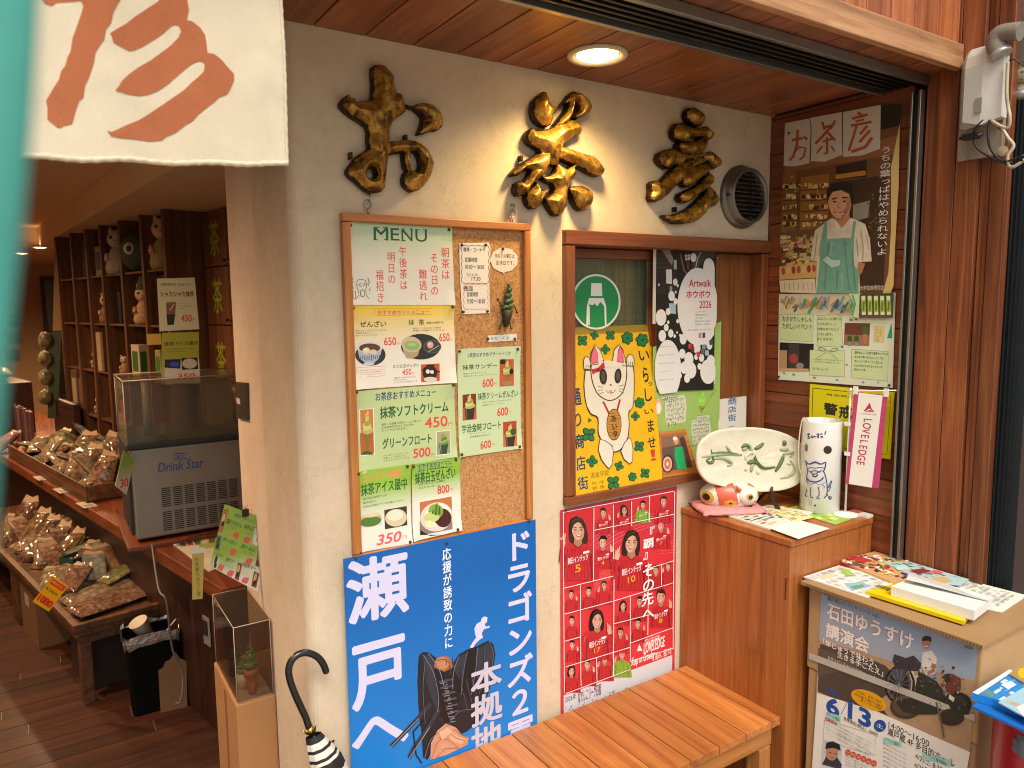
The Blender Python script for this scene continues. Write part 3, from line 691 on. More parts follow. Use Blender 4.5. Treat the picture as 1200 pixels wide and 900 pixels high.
# ------------------------------------------------------------------ cloth door curtain (noren)
NY = -.55
def noren():
    z = (0, 0, 3.4286); P = wallP(NY)
    u0, vb = P.uv(16, 189); u1, _ = P.uv(337, 194); vt = 2.33
    t = thing('door_curtain', 'cream cloth door curtain with one large brick red brush character, hanging over the entrance', 'door curtain', ((u0+u1)/2, NY, vb))
    cu = (u0+u1)/2
    cl, n, l, bb = newmat('noren_cloth')
    def cloth(name, c1, c2):
        m, n, l, bb = newmat(name)
        v = coords(n, l); tc = noise_node(n, l, 9, 6, .65, v, .8); fx = noise_node(n, l, 1., 3, .6, coords(n, l, (1500, 200, 200))); fz = noise_node(n, l, 1., 3, .6, coords(n, l, (200, 200, 1500)))
        ad = n.new('ShaderNodeMath'); ad.operation = 'ADD'; l.new(fx.outputs[0], ad.inputs[0]); l.new(fz.outputs[0], ad.inputs[1])
        hf = n.new('ShaderNodeMath'); hf.operation = 'MULTIPLY'; hf.inputs[1].default_value = .5; l.new(ad.outputs[0], hf.inputs[0])
        col = ramp(n, l, hf.outputs[0], [(.3, c1), (.7, c2)]); col = mul(n, l, col, tc.outputs[0], .9, 1.08)
        l.new(col, bb.inputs['Base Color']); bb.inputs['Roughness'].default_value = .9; bb.inputs['Sheen Weight'].default_value = .2
        k1 = bump(n, l, bb, hf.outputs[0], .3, .002); k2 = n.new('ShaderNodeBump'); k2.inputs['Strength'].default_value = .45; k2.inputs['Distance'].default_value = .009; l.new(noise_node(n, l, 5, 4, .55, v, 1.2).outputs[0], k2.inputs['Height']); l.new(k2.outputs[0], k1.inputs['Normal'])
        tl = n.new('ShaderNodeBsdfTranslucent'); l.new(col, tl.inputs[0]); mx = n.new('ShaderNodeMixShader'); mx.inputs[0].default_value = .3
        l.new(bb.outputs[0], mx.inputs[1]); l.new(tl.outputs[0], mx.inputs[2]); l.new(mx.outputs[0], n['Material Output'].inputs[0]); return m
    CL = cloth('noren_cloth', '#e4d7bb', '#f5ead1'); RED = cloth('noren_dye', '#b4663e', '#cc7e54')
    def wave(u, v):
        return .011*math.sin((u-u0)*15+v*2.2)*(.35+.65*min(1, (vt-v)/.4)) + .003*math.sin(u*43+v*9) + .005*mnoise.noise(Vector((u*9, v*5, 0))) + .0022*mnoise.noise(Vector((u*30+v*14, v*16-u*8, 3))) + .012*max(0, (u-cu)/.19)**2*max(0, 1-(v-vb)/.2)
    # base cloth
    b = MB(); NU, NV = 64, 60; vs = []
    for j in range(NV+1):
        for i in range(NU+1):
            u = u0+(u1-u0)*i/NU + .006*(1-j/NV)*((i/NU)-.5); v = vb+(vt-vb)*j/NV + (.0015*math.sin(i*.33)+.028*(i/NU))*(1-j/NV)
            vs.append((u-cu, wave(u, v), v-vb))
    fs = [(j*(NU+1)+i, j*(NU+1)+i+1, (j+1)*(NU+1)+i+1, (j+1)*(NU+1)+i) for j in range(NV) for i in range(NU)]
    b.add(vs, fs, CL, True); o = b.build('cloth', t)
    so = o.modifiers.new('thick', 'SOLIDIFY'); so.thickness = .0012; so.offset = 0
    # brush character, dyed into the cloth
    shapes = [
     [(162, -6), (180, 20), (208, 30), (225, 16), (270, 12), (325, 6), (334, 30), (322, 70), (308, 110), (290, 160), (283, 210), (270, 235), (262, 268), (245, 290), (236, 325), (212, 362), (185, 410), (190, 440), (190, 486), (235, 520), (260, 508), (288, 502), (300, 460), (312, 420), (318, 408), (334, 395), (340, 345), (352, 325), (366, 285), (376, 255), (382, 215), (400, 185), (418, 160), (425, 120), (445, 95), (455, 50), (470, 20), (486, -6), (420, -60), (250, -60)],
     [(442, 136), (470, 115), (510, 90), (545, 60), (590, 30), (640, -2), (650, -40), (720, -40), (752, -10), (760, 40), (752, 78), (775, 85), (805, 110), (825, 140), (830, 175), (834, 212), (860, 216), (890, 240), (915, 270), (940, 296), (940, 325), (920, 368), (910, 380), (880, 390), (860, 410), (830, 432), (800, 455), (780, 480), (745, 500), (710, 528), (670, 545), (655, 560), (600, 567), (540, 560), (480, 556), (445, 550), (428, 528), (450, 532), (500, 508), (560, 480), (600, 455), (650, 420), (700, 385), (745, 355), (775, 325), (800, 305), (820, 285), (824, 258), (815, 246), (795, 244), (775, 252), (750, 270), (715, 300), (680, 330), (640, 358), (600, 376), (560, 384), (520, 380), (490, 372), (462, 364), (475, 350), (490, 325), (520, 295), (560, 265), (610, 235), (650, 205), (690, 175), (720, 145), (730, 122), (722, 100), (705, 93), (690, 98), (660, 125), (625, 150), (580, 178), (545, 196), (520, 202), (490, 188), (455, 172), (450, 150)]]
    b = MB()
    for shp in shapes:
        rr = [Vector((P.uv(x/z[2], y/z[2])[0], P.uv(x/z[2], y/z[2])[1])) for x, y in shp]
        b.add([(p.x-cu, 0, p.y-vb) for p in rr], [list(range(len(rr)))], RED, True)
    ch = b.build('dyed_character', t); me = ch.data; bm = bmesh.new(); bm.from_mesh(me)
    bmesh.ops.triangulate(bm, faces=bm.faces[:])
    for k in range(1, NU): bmesh.ops.bisect_plane(bm, geom=bm.verts[:]+bm.edges[:]+bm.faces[:], plane_co=(u0+(u1-u0)*k/NU-cu, 0, 0), plane_no=(1, 0, 0))
    for k in range(1, NV): bmesh.ops.bisect_plane(bm, geom=bm.verts[:]+bm.edges[:]+bm.faces[:], plane_co=(0, 0, (vt-vb)*k/NV), plane_no=(0, 0, 1))
    for v in bm.verts: v.co.y = wave(v.co.x+cu, v.co.z+vb)-.0016
    bmesh.ops.recalc_face_normals(bm, faces=bm.faces[:]); bm.to_mesh(me); bm.free()
    # stitched hem
    b = MB(); hem = [];
    for i in range(NU+1):
        u = u0+(u1-u0)*i/NU+.006*((i/NU)-.5); v = vb+(.0015*math.sin(i*.33)+.028*(i/NU)); hem.append((u-cu, wave(u, v)-.001, v-vb+.004+.0008*math.sin(i*2.1)))
    b.tube(hem, [.0042+.0007*math.sin(i*1.9) for i in range(NU+1)], CL, 8)
    side = []
    for j in range(NV+1): v = vb+.028+(vt-vb-.028)*j/NV; u = u1+.003*(1-j/NV); side.append((u-cu-.002, wave(u, v)-.001, v-vb+.004*(1-j/NV)))
    b.tube(side, [.0028+.0006*math.sin(i*2.3) for i in range(NV+1)], CL, 8)
    b.build('hem', t)
    b = MB(); b.tube([(-.6, .0, vt-vb+.008), (.26, .0, vt-vb+.008)], .009, wood('rod_wood', '#6a4a2c', '#8a6640', '#a07c50', 0)); 
    for x in (-.5, .24): b.box(x-.006, x+.006, -.004, .004, vt-vb+.008, 2.389-vb, METAL_D)
    b.build('rod', t)
noren()

# teal banner close to the lens, far left
def banner():
    pts = []
    d = .125
    def at(px, py, dd=d):
        r = ray(px, py); return CAM+r*dd
    TE = pm('#3f8f84', .85, 0, .1, 30, .1)
    a = at(40, -260); c = at(2, 650); base = Vector((c.x, c.y, c.z))
    t = thing('teal_banner', 'teal cloth banner hanging very close at the left edge, out of focus', 'banner', base)
    b = MB(); vs = []; N = 30
    lft = (-AX_R).normalized()
    for j in range(N+1):
        p = a.lerp(c, j/N)
        for i in range(13):
            q = p+lft*(.007*i)+AX_F*(.003*math.sin(i*.9+j*.15)); vs.append(q-base)
    b.add(vs, [(j*13+i, j*13+i+1, (j+1)*13+i+1, (j+1)*13+i) for j in range(N) for i in range(12)], TE, True)
    o = b.build('cloth', t); s = o.modifiers.new('thick', 'SOLIDIFY'); s.thickness = .001
    b = MB(); tp = [at(40, -262)-base+lft*(.01*i) for i in range(14)]; b.tube(tp, .003, WHITE); b.build('rod', t)
banner()
# ------------------------------------------------------------------ cork notice board
X0, X1, Z0, Z1 = .661, 1.231, 1.045, 1.950
board = thing('cork_board', 'oak framed cork notice board hung on two hooks under the gilt letters', 'notice board', ((X0+X1)/2, -.01, Z0))
b = MB(); f = .022
b.box(X0, X1, -.024, -.002, Z1-f, Z1, OAK_X); b.box(X0, X1, -.024, -.002, Z0, Z0+f, OAK_X)
b.box(X0, X0+f, -.0235, -.002, Z0+f+.0006, Z1-f-.0006, OAK_Z); b.box(X1-f, X1, -.0235, -.002, Z0+f+.0006, Z1-f-.0006, OAK_Z)
world_part(b, 'frame', board, bevel=.003)
m, n, l, bb = newmat('cork'); v = coords(n, l); a = noise_node(n, l, 260, 4, .7, v); c_ = noise_node(n, l, 170, 5, .75, v); d = noise_node(n, l, 4, 4, .5, v)
col = ramp(n, l, c_.outputs[0], [(.34, '#8a5a32'), (.5, '#b98450'), (.66, '#cf9e68')]); col = mul(n, l, col, a.outputs[0], .84, 1.12); col = mul(n, l, col, d.outputs[0], .92, 1.08)
l.new(col, bb.inputs['Base Color']); bb.inputs['Roughness'].default_value = .95; bump(n, l, bb, a.outputs[0], .4, .001)
b = MB(); b.box(X0+f, X1-f, -.0085, -.003, Z0+f, Z1-f, m); world_part(b, 'cork_panel', board)
for hx, lab in ((.735, 0), (1.175, 1)):
    b = MB(); ring = [(hx+.010*math.cos(R(a)), -.012, Z1+.026+.010*math.sin(R(a))) for a in range(0, 361, 30)]
    b.tube(ring, .0022, METAL_L, 8); b.tube([(hx, -.012, Z1), (hx, -.012, Z1+.017)], .0022, METAL_L, 8)
    b.tube([(hx+.003, -.001, Z1+.052), (hx+.003, -.018, Z1+.050), (hx+.003, -.022, Z1+.038), (hx+.001, -.018, Z1+.030)], .0022, METAL_L, 8)
    world_part(b, 'hanging_hook', board)
CP = wallP(-.0095)
GRN = ink('#1d5a2c'); REDT = ink('#d9483e'); PINK = ink('#e0606a'); BLK = ink('#2a2622'); NAVY = ink('#26386e'); BRN = ink('#4a2c18'); WHT = ink('#e9e5dc'); ORG = ink('#d8763c')
LGRN = ink('#8fae52'); DGRN = ink('#2f5a20'); CRM = ink('#e6dcae'); GRY = ink('#8b8780'); DRK = ink('#1b1714')
def cup(F, c, w, h, style=0):
    """soft-serve in a cup or glass, centred at c, in the zoom's pixels"""
    x, y = c; ink = lambda c: pink_(c, 120)
    if style == 0:
        F.poly([(x-w*.34, y+h*.02), (x+w*.34, y+h*.02), (x+w*.24, y+h*.46), (x-w*.24, y+h*.46)], ink('#33281c'))
        F.poly([(x-w*.31, y+h*.05), (x-w*.2, y+h*.05), (x-w*.15, y+h*.42), (x-w*.2, y+h*.42)], ink('#6b5a44'))
    elif style == 2:
        F.poly([(x-w*.34, y), (x+w*.34, y), (x+w*.22, y+h*.46), (x-w*.22, y+h*.46)], ink('#2c4a30')); F.poly([(x-w*.30, y+h*.04), (x-w*.2, y+h*.04), (x-w*.14, y+h*.4), (x-w*.18, y+h*.4)], ink('#7fa06c'))
    else:
        F.poly([(x-w*.30, y+h*.02), (x+w*.30, y+h*.02), (x+w*.1, y+h*.26), (x+w*.07, y+h*.4), (x+w*.25, y+h*.46), (x-w*.25, y+h*.46), (x-w*.07, y+h*.4), (x-w*.1, y+h*.26)], ink('#8a6a34'))
    col = ['#b9b356', '#d6cf86', '#9aa040', '#cfc777'] if style != 2 else ['#6f8e44', '#9db56a', '#587a34', '#86a354']
    for k in range(4):
        F.ell((x+w*.03*(-1)**k, y-h*(.02+.10*k)), w*(.36-.08*k), h*.085, ink(col[k]), rot=-12)
        F.ell((x-w*.06, y-h*(.05+.10*k)), w*(.20-.045*k), h*.03, ink(col[(k+1) % 4]), rot=-16)
    F.poly([(x-w*.06, y-h*.38), (x+w*.02, y-h*.50), (x+w*.08, y-h*.38)], ink(col[1]))
def photo(F, tl, br, bg='#a9552c', bg2=None):
    F.rect(tl, br, ink(bg))
    if bg2: F.rect((tl[0], (tl[1]+br[1])/2), br, ink(bg2))

# MENU sheet
F = Flat(CP, (400, 255, 8.179)); F.base([(58, 30), (1052, 78), (1082, 838), (88, 838)], gradient_print('#e3ded2', '#b3cba0', 1, .11, .21))
F.text('M', (305, 90), (450, 220), GRN, .012); F.text('E', (468, 100), (555, 222), GRN, .012); F.text('N', (572, 105), (680, 228), GRN, .012); F.text('U', (705, 112), (818, 235), GRN, .012)
for a, c in (((305, 90), (360, 100)), ((398, 90), (440, 102)), ((305, 206), (345, 218)), ((408, 206), (450, 218)), ((572, 105), (612, 115)), ((650, 105), (684, 115)), ((572, 214), (612, 226)), ((702, 112), (745, 122)), ((780, 114), (822, 124))): F.rect(a, c, GRN)
F.vtext('朝茶は', (945, 280), (1040, 600), REDT, .014); F.vtext('その日の', (842, 335), (936, 752), REDT, .014); F.vtext('難逃れ', (735, 490), (830, 805), REDT, .014)
F.vtext('午後茶は', (545, 270), (638, 700), REDT, .014); F.vtext('明日の', (432, 322), (526, 645), REDT, .014); F.vtext('福招き', (322, 495), (416, 820), REDT, .014)
F.line([(150, 600), (140, 640), (155, 690), (165, 740), (140, 770), (115, 785)], 5, BLK); F.line([(155, 600), (185, 590), (225, 600), (245, 640), (230, 690), (235, 745), (262, 780)], 5, BLK)
F.line([(150, 640), (185, 660), (240, 640)], 4, BLK); F.ell((175, 635), 5, 7, BLK); F.ell((215, 632), 5, 7, BLK); F.ell((198, 725), 26, 36, ink('#5a564e')); F.ell((198, 725), 19, 28, WHT); F.scribble((185, 705), (212, 750), 3, BLK, 4)
F.line([(105, 705), (105, 780), (130, 780), (130, 705)], 5, BLK, True); F.vtext('まねくの', (88, 570), (118, 690), BLK, .01); F.line([(250, 575), (265, 620), (255, 650)], 6, BLK); F.vtext('よー', (255, 660), (285, 750), BLK)
F.build('menu_sheet', 'pale green MENU sheet with red upright verses, topmost paper on the cork board', 'menu sheet', pins=[(78, 75), (1022, 118)], pinm=PINM, bend=lambda u, v: .0016*(1+math.sin(u*5+v*4+1))*(.4+abs(u-.5))+.004*max(0, abs(u-.5)-.36)*max(0, abs(v-.5)-.30)*60)
# hot menu
F = Flat(CP, (400, 350, 7.828)); F.base([(80, 62), (1028, 62), (1048, 770), (112, 835)], gradient_print('#e6e0d2', '#e6c22e', 1, .10, .215))
F.line([(300, 95), (828, 92), (830, 142), (302, 158)], 3, REDT, True); F.text('おすすめホットメニュー', (330, 100), (800, 148), REDT, .02)
F.text('ぜんざい', (165, 200), (408, 262), BRN, .035); F.text('抹', (612, 190), (666, 246), GRN, .03); F.text('茶', (706, 188), (760, 244), GRN, .03); F.text('(季節のお菓子付)', (775, 206), (935, 236), GRN, .01)
F.lines(['昔なつかしい甘さのぜんざいを', '京都風のおもちと', '温かいうちにどうぞ。'], (130, 278), (412, 352), BRN); F.lines(['茶師がたてた深い味わいの抹茶を', '　　　　　　　季節の和菓子とともに'], (650, 256), (945, 308), BRN)
F.text('650', (388, 352), (502, 430), REDT, .03); F.text('円', (508, 402), (532, 428), REDT); F.text('650', (892, 315), (990, 392), REDT, .03); F.text('円', (996, 366), (1016, 388), REDT)
F.ell((265, 515), 140, 100, ink('#2e2c2c')); F.poly([(140, 440), (380, 430), (350, 540), (300, 590), (220, 592), (165, 545)], ink('#a9b3bd')); F.ell((258, 440), 122, 58, ink('#d9d6cf')); F.ell((258, 452), 98, 42, ink('#5e3a28'))
for k in range(11): F.line([(168+18*k, 520+rd.uniform(-8, 8)), (176+17*k, 560+rd.uniform(-12, 12))], 6, NAVY)
F.ell((225, 478), 36, 30, ink('#dccfb4'), -20); F.ell((290, 490), 34, 24, ink('#d8c8a8')); F.ell((222, 470), 18, 12, ink('#efe6d2')); F.ell((250, 598), 50, 14, ink('#c9ccd0'))
F.ell((725, 440), 180, 118, ink('#2b2a28')); F.poly([(555, 430), (720, 430), (700, 520), (650, 550), (600, 545), (570, 500)], ink('#b39a7a')); F.ell((640, 420), 92, 72, ink('#c9b496'), 10); F.ell((645, 430), 70, 42, ink('#8fae68'), 8); F.ell((640, 420), 42, 18, ink('#a5c27c'))
F.ell((830, 440), 82, 62, ink('#4a5a48')); F.ell((830, 440), 70, 52, ink('#353a34')); F.ell((810, 424), 30, 32, ink('#e39aa0')); F.ell((804, 416), 14, 12, ink('#f0bcc0')); F.line([(790, 490), (890, 430)], 6, ink('#c8b890'))
F.text('ミニ白玉ぜんざい', (472, 594), (712, 636), BRN, .02); F.text('450', (556, 642), (642, 702), REDT, .03); F.text('円', (648, 676), (668, 696), REDT)
F.lines(['小腹がすいた時にぴったりの', '白玉入りの小さな', 'ぜんざいです。お気軽にどうぞ'], (478, 706), (695, 782), BLK)
F.line([(136, 634), (396, 618), (398, 706), (138, 724)], 3, PINK, True); F.lines(['ご注文を受けてからお作り', 'しますので少しお時間を', 'いただく場合がございます'], (146, 640), (388, 712), PINK, 0, .6)
photo(F, (728, 592), (900, 765), '#c4502c'); F.ell((810, 680), 66, 70, ink('#2a1c16')); F.ell((815, 740), 60, 24, ink('#d8cfc0')); F.ell((790, 668), 18, 20, ink('#e8dccb')); F.ell((828, 672), 18, 18, ink('#e8d4cb')); F.line([(735, 660), (790, 610), (850, 610)], 10, DRK); F.line([(850, 660), (900, 670)], 12, DRK)
F.build('menu_sheet', 'yellow-topped hot menu sheet with two bowls on black trays, under the MENU sheet', 'menu sheet', pins=[(97, 85), (1012, 75)], pinm=PINM, bend=lambda u, v: .0016*(1+math.sin(u*5+v*4+2))*(.4+abs(u-.5))+.004*max(0, abs(u-.5)-.36)*max(0, abs(v-.5)-.30)*60)
# soft cream sheet
F = Flat(wallP(-.0107), (410, 450, 4.504)); F.base([(20, 38), (548, 0), (562, 382), (38, 478)], pm('#b9ca90', .4, 0, .05, 7, .12, .15))
F.text('お茶彦おすすめメニュー', (132, 32), (455, 76), NAVY, .03); F.text('抹茶ソフトクリーム', (155, 100), (520, 168), GRN, .045)
F.lines(['愛知・京都産の抹茶たっぷり使った', '日本茶専門店ならではの味。', 'カップでもできます。'], (165, 190), (375, 252), BLK); F.text('450', (392, 165), (515, 235), REDT, .04); F.text('円', (518, 198), (540, 222), REDT)
F.text('グリーンフロート', (170, 270), (430, 330), GRN, .04); F.lines(['アイスグリーンティーに', '抹茶ソフトを浮かべた', 'さわやかなデザートです。'], (176, 358), (318, 412), BLK); F.text('500', (332, 330), (424, 392), REDT, .04); F.text('円', (427, 362), (442, 386), REDT)
F.rect((46, 124), (132, 382), WHT); photo(F, (52, 128), (127, 375), '#c87a3c', '#b0602c'); cup(F, (90, 250), 80, 240, 1)
F.poly([(74, 355), (106, 355), (122, 372), (60, 372)], DGRN)
F.rect((452, 240), (530, 378), WHT); photo(F, (456, 244), (527, 373), '#a8a078', '#8f9a78'); cup(F, (491, 312), 74, 120, 2)
F.build('menu_sheet', 'pale green soft cream menu sheet priced 450 and 500, middle of the cork board', 'menu sheet', pins=[(28, 40), (540, 4)], pinm=PINM, bend=lambda u, v: .0016*(1+math.sin(u*5+v*4+3))*(.4+abs(u-.5))+.004*max(0, abs(u-.5)-.36)*max(0, abs(v-.5)-.30)*60)
# monaka sheet
F = Flat(wallP(-.0120), (410, 450, 4.504)); F.base([(34, 462), (318, 424), (326, 838), (50, 890)], gradient_print('#e6e2d6', '#8fb83c', 1, .085, .17))
F.text('ひんやり10種類', (68, 462), (272, 504), ink('#e08a58'), .02); F.text('抹茶アイス最中', (54, 508), (302, 572), GRN, .03); F.lines(['最中の皮と抹茶アイスの', '組み合わせ。', 'お好みの中身のアイスをお選びください。'], (68, 580), (285, 645), BLK, 0, .6)
photo(F, (50, 662), (168, 762), '#d8d4d8'); F.ell((110, 715), 58, 34, ink('#c9b27c'), -12); F.ell((108, 725), 56, 26, ink('#4f7a34'), -10); F.ell((112, 690), 46, 12, ink('#dccb9c'), -8)
photo(F, (180, 642), (302, 766), '#3a342c'); F.ell((242, 705), 58, 46, ink('#d3c2a0'), -8); F.ell((236, 692), 44, 28, ink('#e6dcc4'), -8)
F.text('350', (138, 775), (272, 850), PINK, .05, .2); F.text('円', (276, 795), (298, 818), PINK)
F.build('menu_sheet', 'green to white ice wafer menu sheet priced 350, bottom left of the cork board', 'menu sheet', pins=[(38, 470), (298, 432), (50, 885), (312, 830)], pinm=PINM, bend=lambda u, v: .0016*(1+math.sin(u*5+v*4+4))*(.4+abs(u-.5))+.004*max(0, abs(u-.5)-.36)*max(0, abs(v-.5)-.30)*60)
# shiratama sheet
F = Flat(wallP(-.0120), (410, 450, 4.504)); F.base([(322, 424), (578, 384), (588, 770), (332, 832)], gradient_print('#e6e2d6', '#8fb83c', 1, .10, .175))
F.line([(352, 428), (546, 404), (548, 434), (354, 460)], 2.4, NAVY, True); F.text('おすすめ冷メニュー', (360, 412), (535, 452), NAVY, .01); F.text('抹茶白玉ぜんざい', (340, 446), (556, 516), GRN, .03)
F.lines(['冷たいぜんざいに抹茶と', '白玉をのせました。'], (360, 514), (505, 550), BLK, 0, .6); F.text('800', (460, 528), (525, 582), REDT, .04); F.text('円', (527, 548), (541, 568), REDT)
F.rect((360, 582), (545, 802), WHT); photo(F, (366, 590), (540, 795), '#c07040', '#8a7a70'); F.poly([(370, 770), (420, 800), (480, 795), (370, 795)], DRK); F.ell((455, 700), 88, 76, ink('#d8d2c4'), -18); F.ell((462, 690), 70, 60, ink('#efe9da'), -18)
F.ell((488, 705), 46, 50, ink('#4a1c1c'), -20); F.ell((450, 670), 40, 38, ink('#86a63c')); F.ell((430, 700), 40, 26, ink('#c4d07c')); F.ell((415, 738), 24, 20, ink('#ece4b0'))
for k in range(9): F.line([(430+6*k, 690-abs(k-4)*2), (438+5*k, 625+abs(k-4)*10)], 6, [DGRN, ink('#5f8a34'), ink('#7fa044')][k % 3])
F.build('menu_sheet', 'green to white sheet with a white dessert bowl, priced 800, above the blue poster', 'menu sheet', pins=[(328, 432), (555, 396), (566, 766)], pinm=PINM, bend=lambda u, v: .0016*(1+math.sin(u*5+v*4+5))*(.4+abs(u-.5))+.004*max(0, abs(u-.5)-.36)*max(0, abs(v-.5)-.30)*60)
# trio sheet
F = Flat(CP, (525, 395, 6)); F.base([(60, 84), (500, 62), (514, 782), (74, 845)], pm('#c2d2a6', .4, 0, .05, 7, .12, .15))
F.text('お茶彦おすすめデザートトリオ', (128, 102), (438, 140), NAVY, .02); F.text('抹茶サンデー', (100, 180), (345, 232), GRN, .04); F.lines(['抹茶とバニラクリームに', '甘夏みかんをトッピングしました。'], (105, 240), (345, 285), BLK, 0, .6); F.text('600', (240, 290), (320, 355), REDT, .04); F.text('円', (324, 316), (340, 338), REDT)
F.text('抹茶クリームぜんざい', (208, 372), (488, 438), GRN, .03); F.lines(['冷たいあんことやわらかい', '抹茶とクリームで。'], (240, 440), (450, 486), BLK, 0, .6); F.text('600', (344, 490), (422, 558), REDT, .04); F.text('円', (426, 515), (442, 538), REDT)
F.text('宇治金時フロート', (92, 598), (372, 662), GRN, .035); F.lines(['グリーンティーに', '北海道産小豆をのせて。'], (150, 660), (305, 712), BLK, 0, .6); F.text('600', (224, 722), (302, 788), REDT, .04); F.text('円', (306, 746), (324, 768), REDT)
photo(F, (360, 152), (460, 348), '#b8502c', '#c2582c'); F.rect((365, 155), (400, 190), DRK); cup(F, (412, 250), 95, 180, 1); F.ell((415, 325), 42, 18, ink('#9a7a50')); F.ell((440, 240), 14, 20, DRK)
photo(F, (98, 395), (198, 586), '#7a2c1c', '#b45a2c'); cup(F, (148, 490), 110, 190, 0); photo(F, (386, 586), (482, 774), '#b0402a', '#c46a3a'); cup(F, (435, 690), 105, 170, 0); F.ell((455, 665), 20, 24, ink('#3c4a34'))
F.build('menu_sheet', 'pale green sheet of three 600 yen desserts, right half of the cork board', 'menu sheet', pins=[(72, 98), (480, 84), (88, 822), (496, 768)], pinm=PINM, bend=lambda u, v: .0016*(1+math.sin(u*5+v*4+6))*(.4+abs(u-.5))+.004*max(0, abs(u-.5)-.36)*max(0, abs(v-.5)-.30)*60)
# opening-hours note
F = Flat(CP, (525, 260, 6)); F.base([(78, 150), (285, 145), (298, 180), (290, 400), (293, 640), (100, 650), (84, 400)], paper('#e6ddcf'))
def cloudline(F, x0, y0, x1, y1, n, m, w, f=1, amp=7):
    pts = []
    for (ax, ay, bx, by) in ((x0, y0, x1, y0), (x1, y0, x1, y1), (x1, y1, x0, y1), (x0, y1, x0, y0)):
        L = math.hypot(bx-ax, by-ay); k = max(3, int(n*L/(x1-x0)))
        nx, ny = (by-ay)/L, -(bx-ax)/L
        for i in range(k*6):
            t = i/(k*6); a = abs(math.sin(t*k*math.pi)); pts.append((ax+(bx-ax)*t+nx*amp*a, ay+(by-ay)*t+ny*amp*a))
    F.line(pts, w, m, True)
cloudline(F, 100, 172, 282, 428, 4, ink('#4a4c66'), 4); cloudline(F, 115, 445, 275, 610, 4, ink('#d88a5a'), 3)
F.text('喫茶・コーナー', (108, 178), (260, 214), BLK, .02); F.text('営業時間', (118, 248), (205, 284), BLK); F.text('10:00〜18:00', (120, 300), (252, 332), BLK); F.text('ラストオーダー', (130, 360), (215, 386), BLK); F.text('17:30', (165, 388), (228, 414), BLK)
F.text('売店', (108, 450), (175, 486), BLK, .03); F.text('営業時間', (132, 492), (210, 526), BLK); F.text('9:30〜18:30', (132, 540), (260, 574), BLK)
F.build('opening_hours_note', 'tall white handwritten opening hours note with scalloped outlines', 'note', pins=[(95, 162), (264, 162), (105, 632), (275, 628)], pinm=PINM)
F = Flat(CP, (525, 260, 6)); pts = []
for k in range(60):
    a = 2*math.pi*k/60; rr = 1+.06*abs(math.sin(a*4.5)); pts.append((394+92*rr*math.cos(a), 268+82*rr*math.sin(a)))
F.base(pts, paper('#e8d3c4')); F.poly([(385, 338), (412, 340), (388, 366)], paper('#e8d3c4')); F.text('毎月の火曜日は', (330, 222), (465, 256), BLK, .01); F.text('定休日です。', (336, 270), (465, 306), BLK, .01)
F.build('closing_day_note', 'small scalloped speech-bubble note with handwriting, right of the hours note', 'note', pins=[(384, 190)], pinm=pm('#4a2a18', .3))
F = Flat(CP, (525, 260, 6)); F.base([(280, 800), (482, 786), (484, 832), (284, 846)], paper('#ddd8cc')); F.text('まち　くん', (300, 802), (430, 832), BLK); F.build('name_slip', 'narrow white name slip under the little green figure', 'name slip', pins=[(278, 822), (466, 822)], pinm=PINM)
# little twisted green figure pinned to the cork
t = thing('leaf_figure', 'little green soft-cream shaped figure with wire arms pinned to the cork', 'ornament', CP.at(*CP.uv(525+405/6, 260+750/6)))
def fx(x, y, n=.008):
    u, v = CP.uv(525+x/6, 260+y/6); return CP.at(u, v, n)-t.location
gl = pm('#1f5a24', .3, 0, .25, 60, .3, .4); gd = pm('#3a3218', .6, 0, .2, 60); wr = pm('#2c4a26', .4, .3)
b = MB()
for k, (x, y, w) in enumerate(((415, 480, 22), (408, 520, 32), (412, 560, 42), (405, 600, 50))):
    p = fx(x, y, .012); b.ell(p, (w/6*.0022, .008, .0075), gl, 14, 8, fn=lambda d: 1+.18*math.sin(d.x*7+d.z*5+k))
b.ell(fx(412, 455, .012), (.004, .005, .010), gl, 10, 8); b.build('swirl', t)
b = MB(); b.tube([fx(405, 620), fx(402, 680), fx(395, 740)], [.018, .013, .005], gd, 10); b.build('cone', t)
for pts in ([(370, 600), (340, 545)], [(450, 580), (475, 635)]):
    b = MB(); b.tube([fx(*pts[0]), fx(*pts[1])], .0018, wr, 6); b.ell(fx(*pts[1]), (.004, .004, .004), pm('#5a1c14', .4), 8, 6); b.build('arm', t)
for pts in ([(375, 690), (352, 750)], [(420, 690), (434, 750)]):
    b = MB(); b.tube([fx(*pts[0]), fx(*pts[1])], .0018, wr, 6); b.ell(fx(*pts[1]), (.003, .003, .003), BLACK, 8, 6); b.build('leg', t)
b = MB(); b.tube([fx(420+14*math.cos(R(a)), 438+14*math.sin(R(a)), .006) for a in range(0, 361, 40)], .0012, METAL_L, 6); b.build('loop', t)

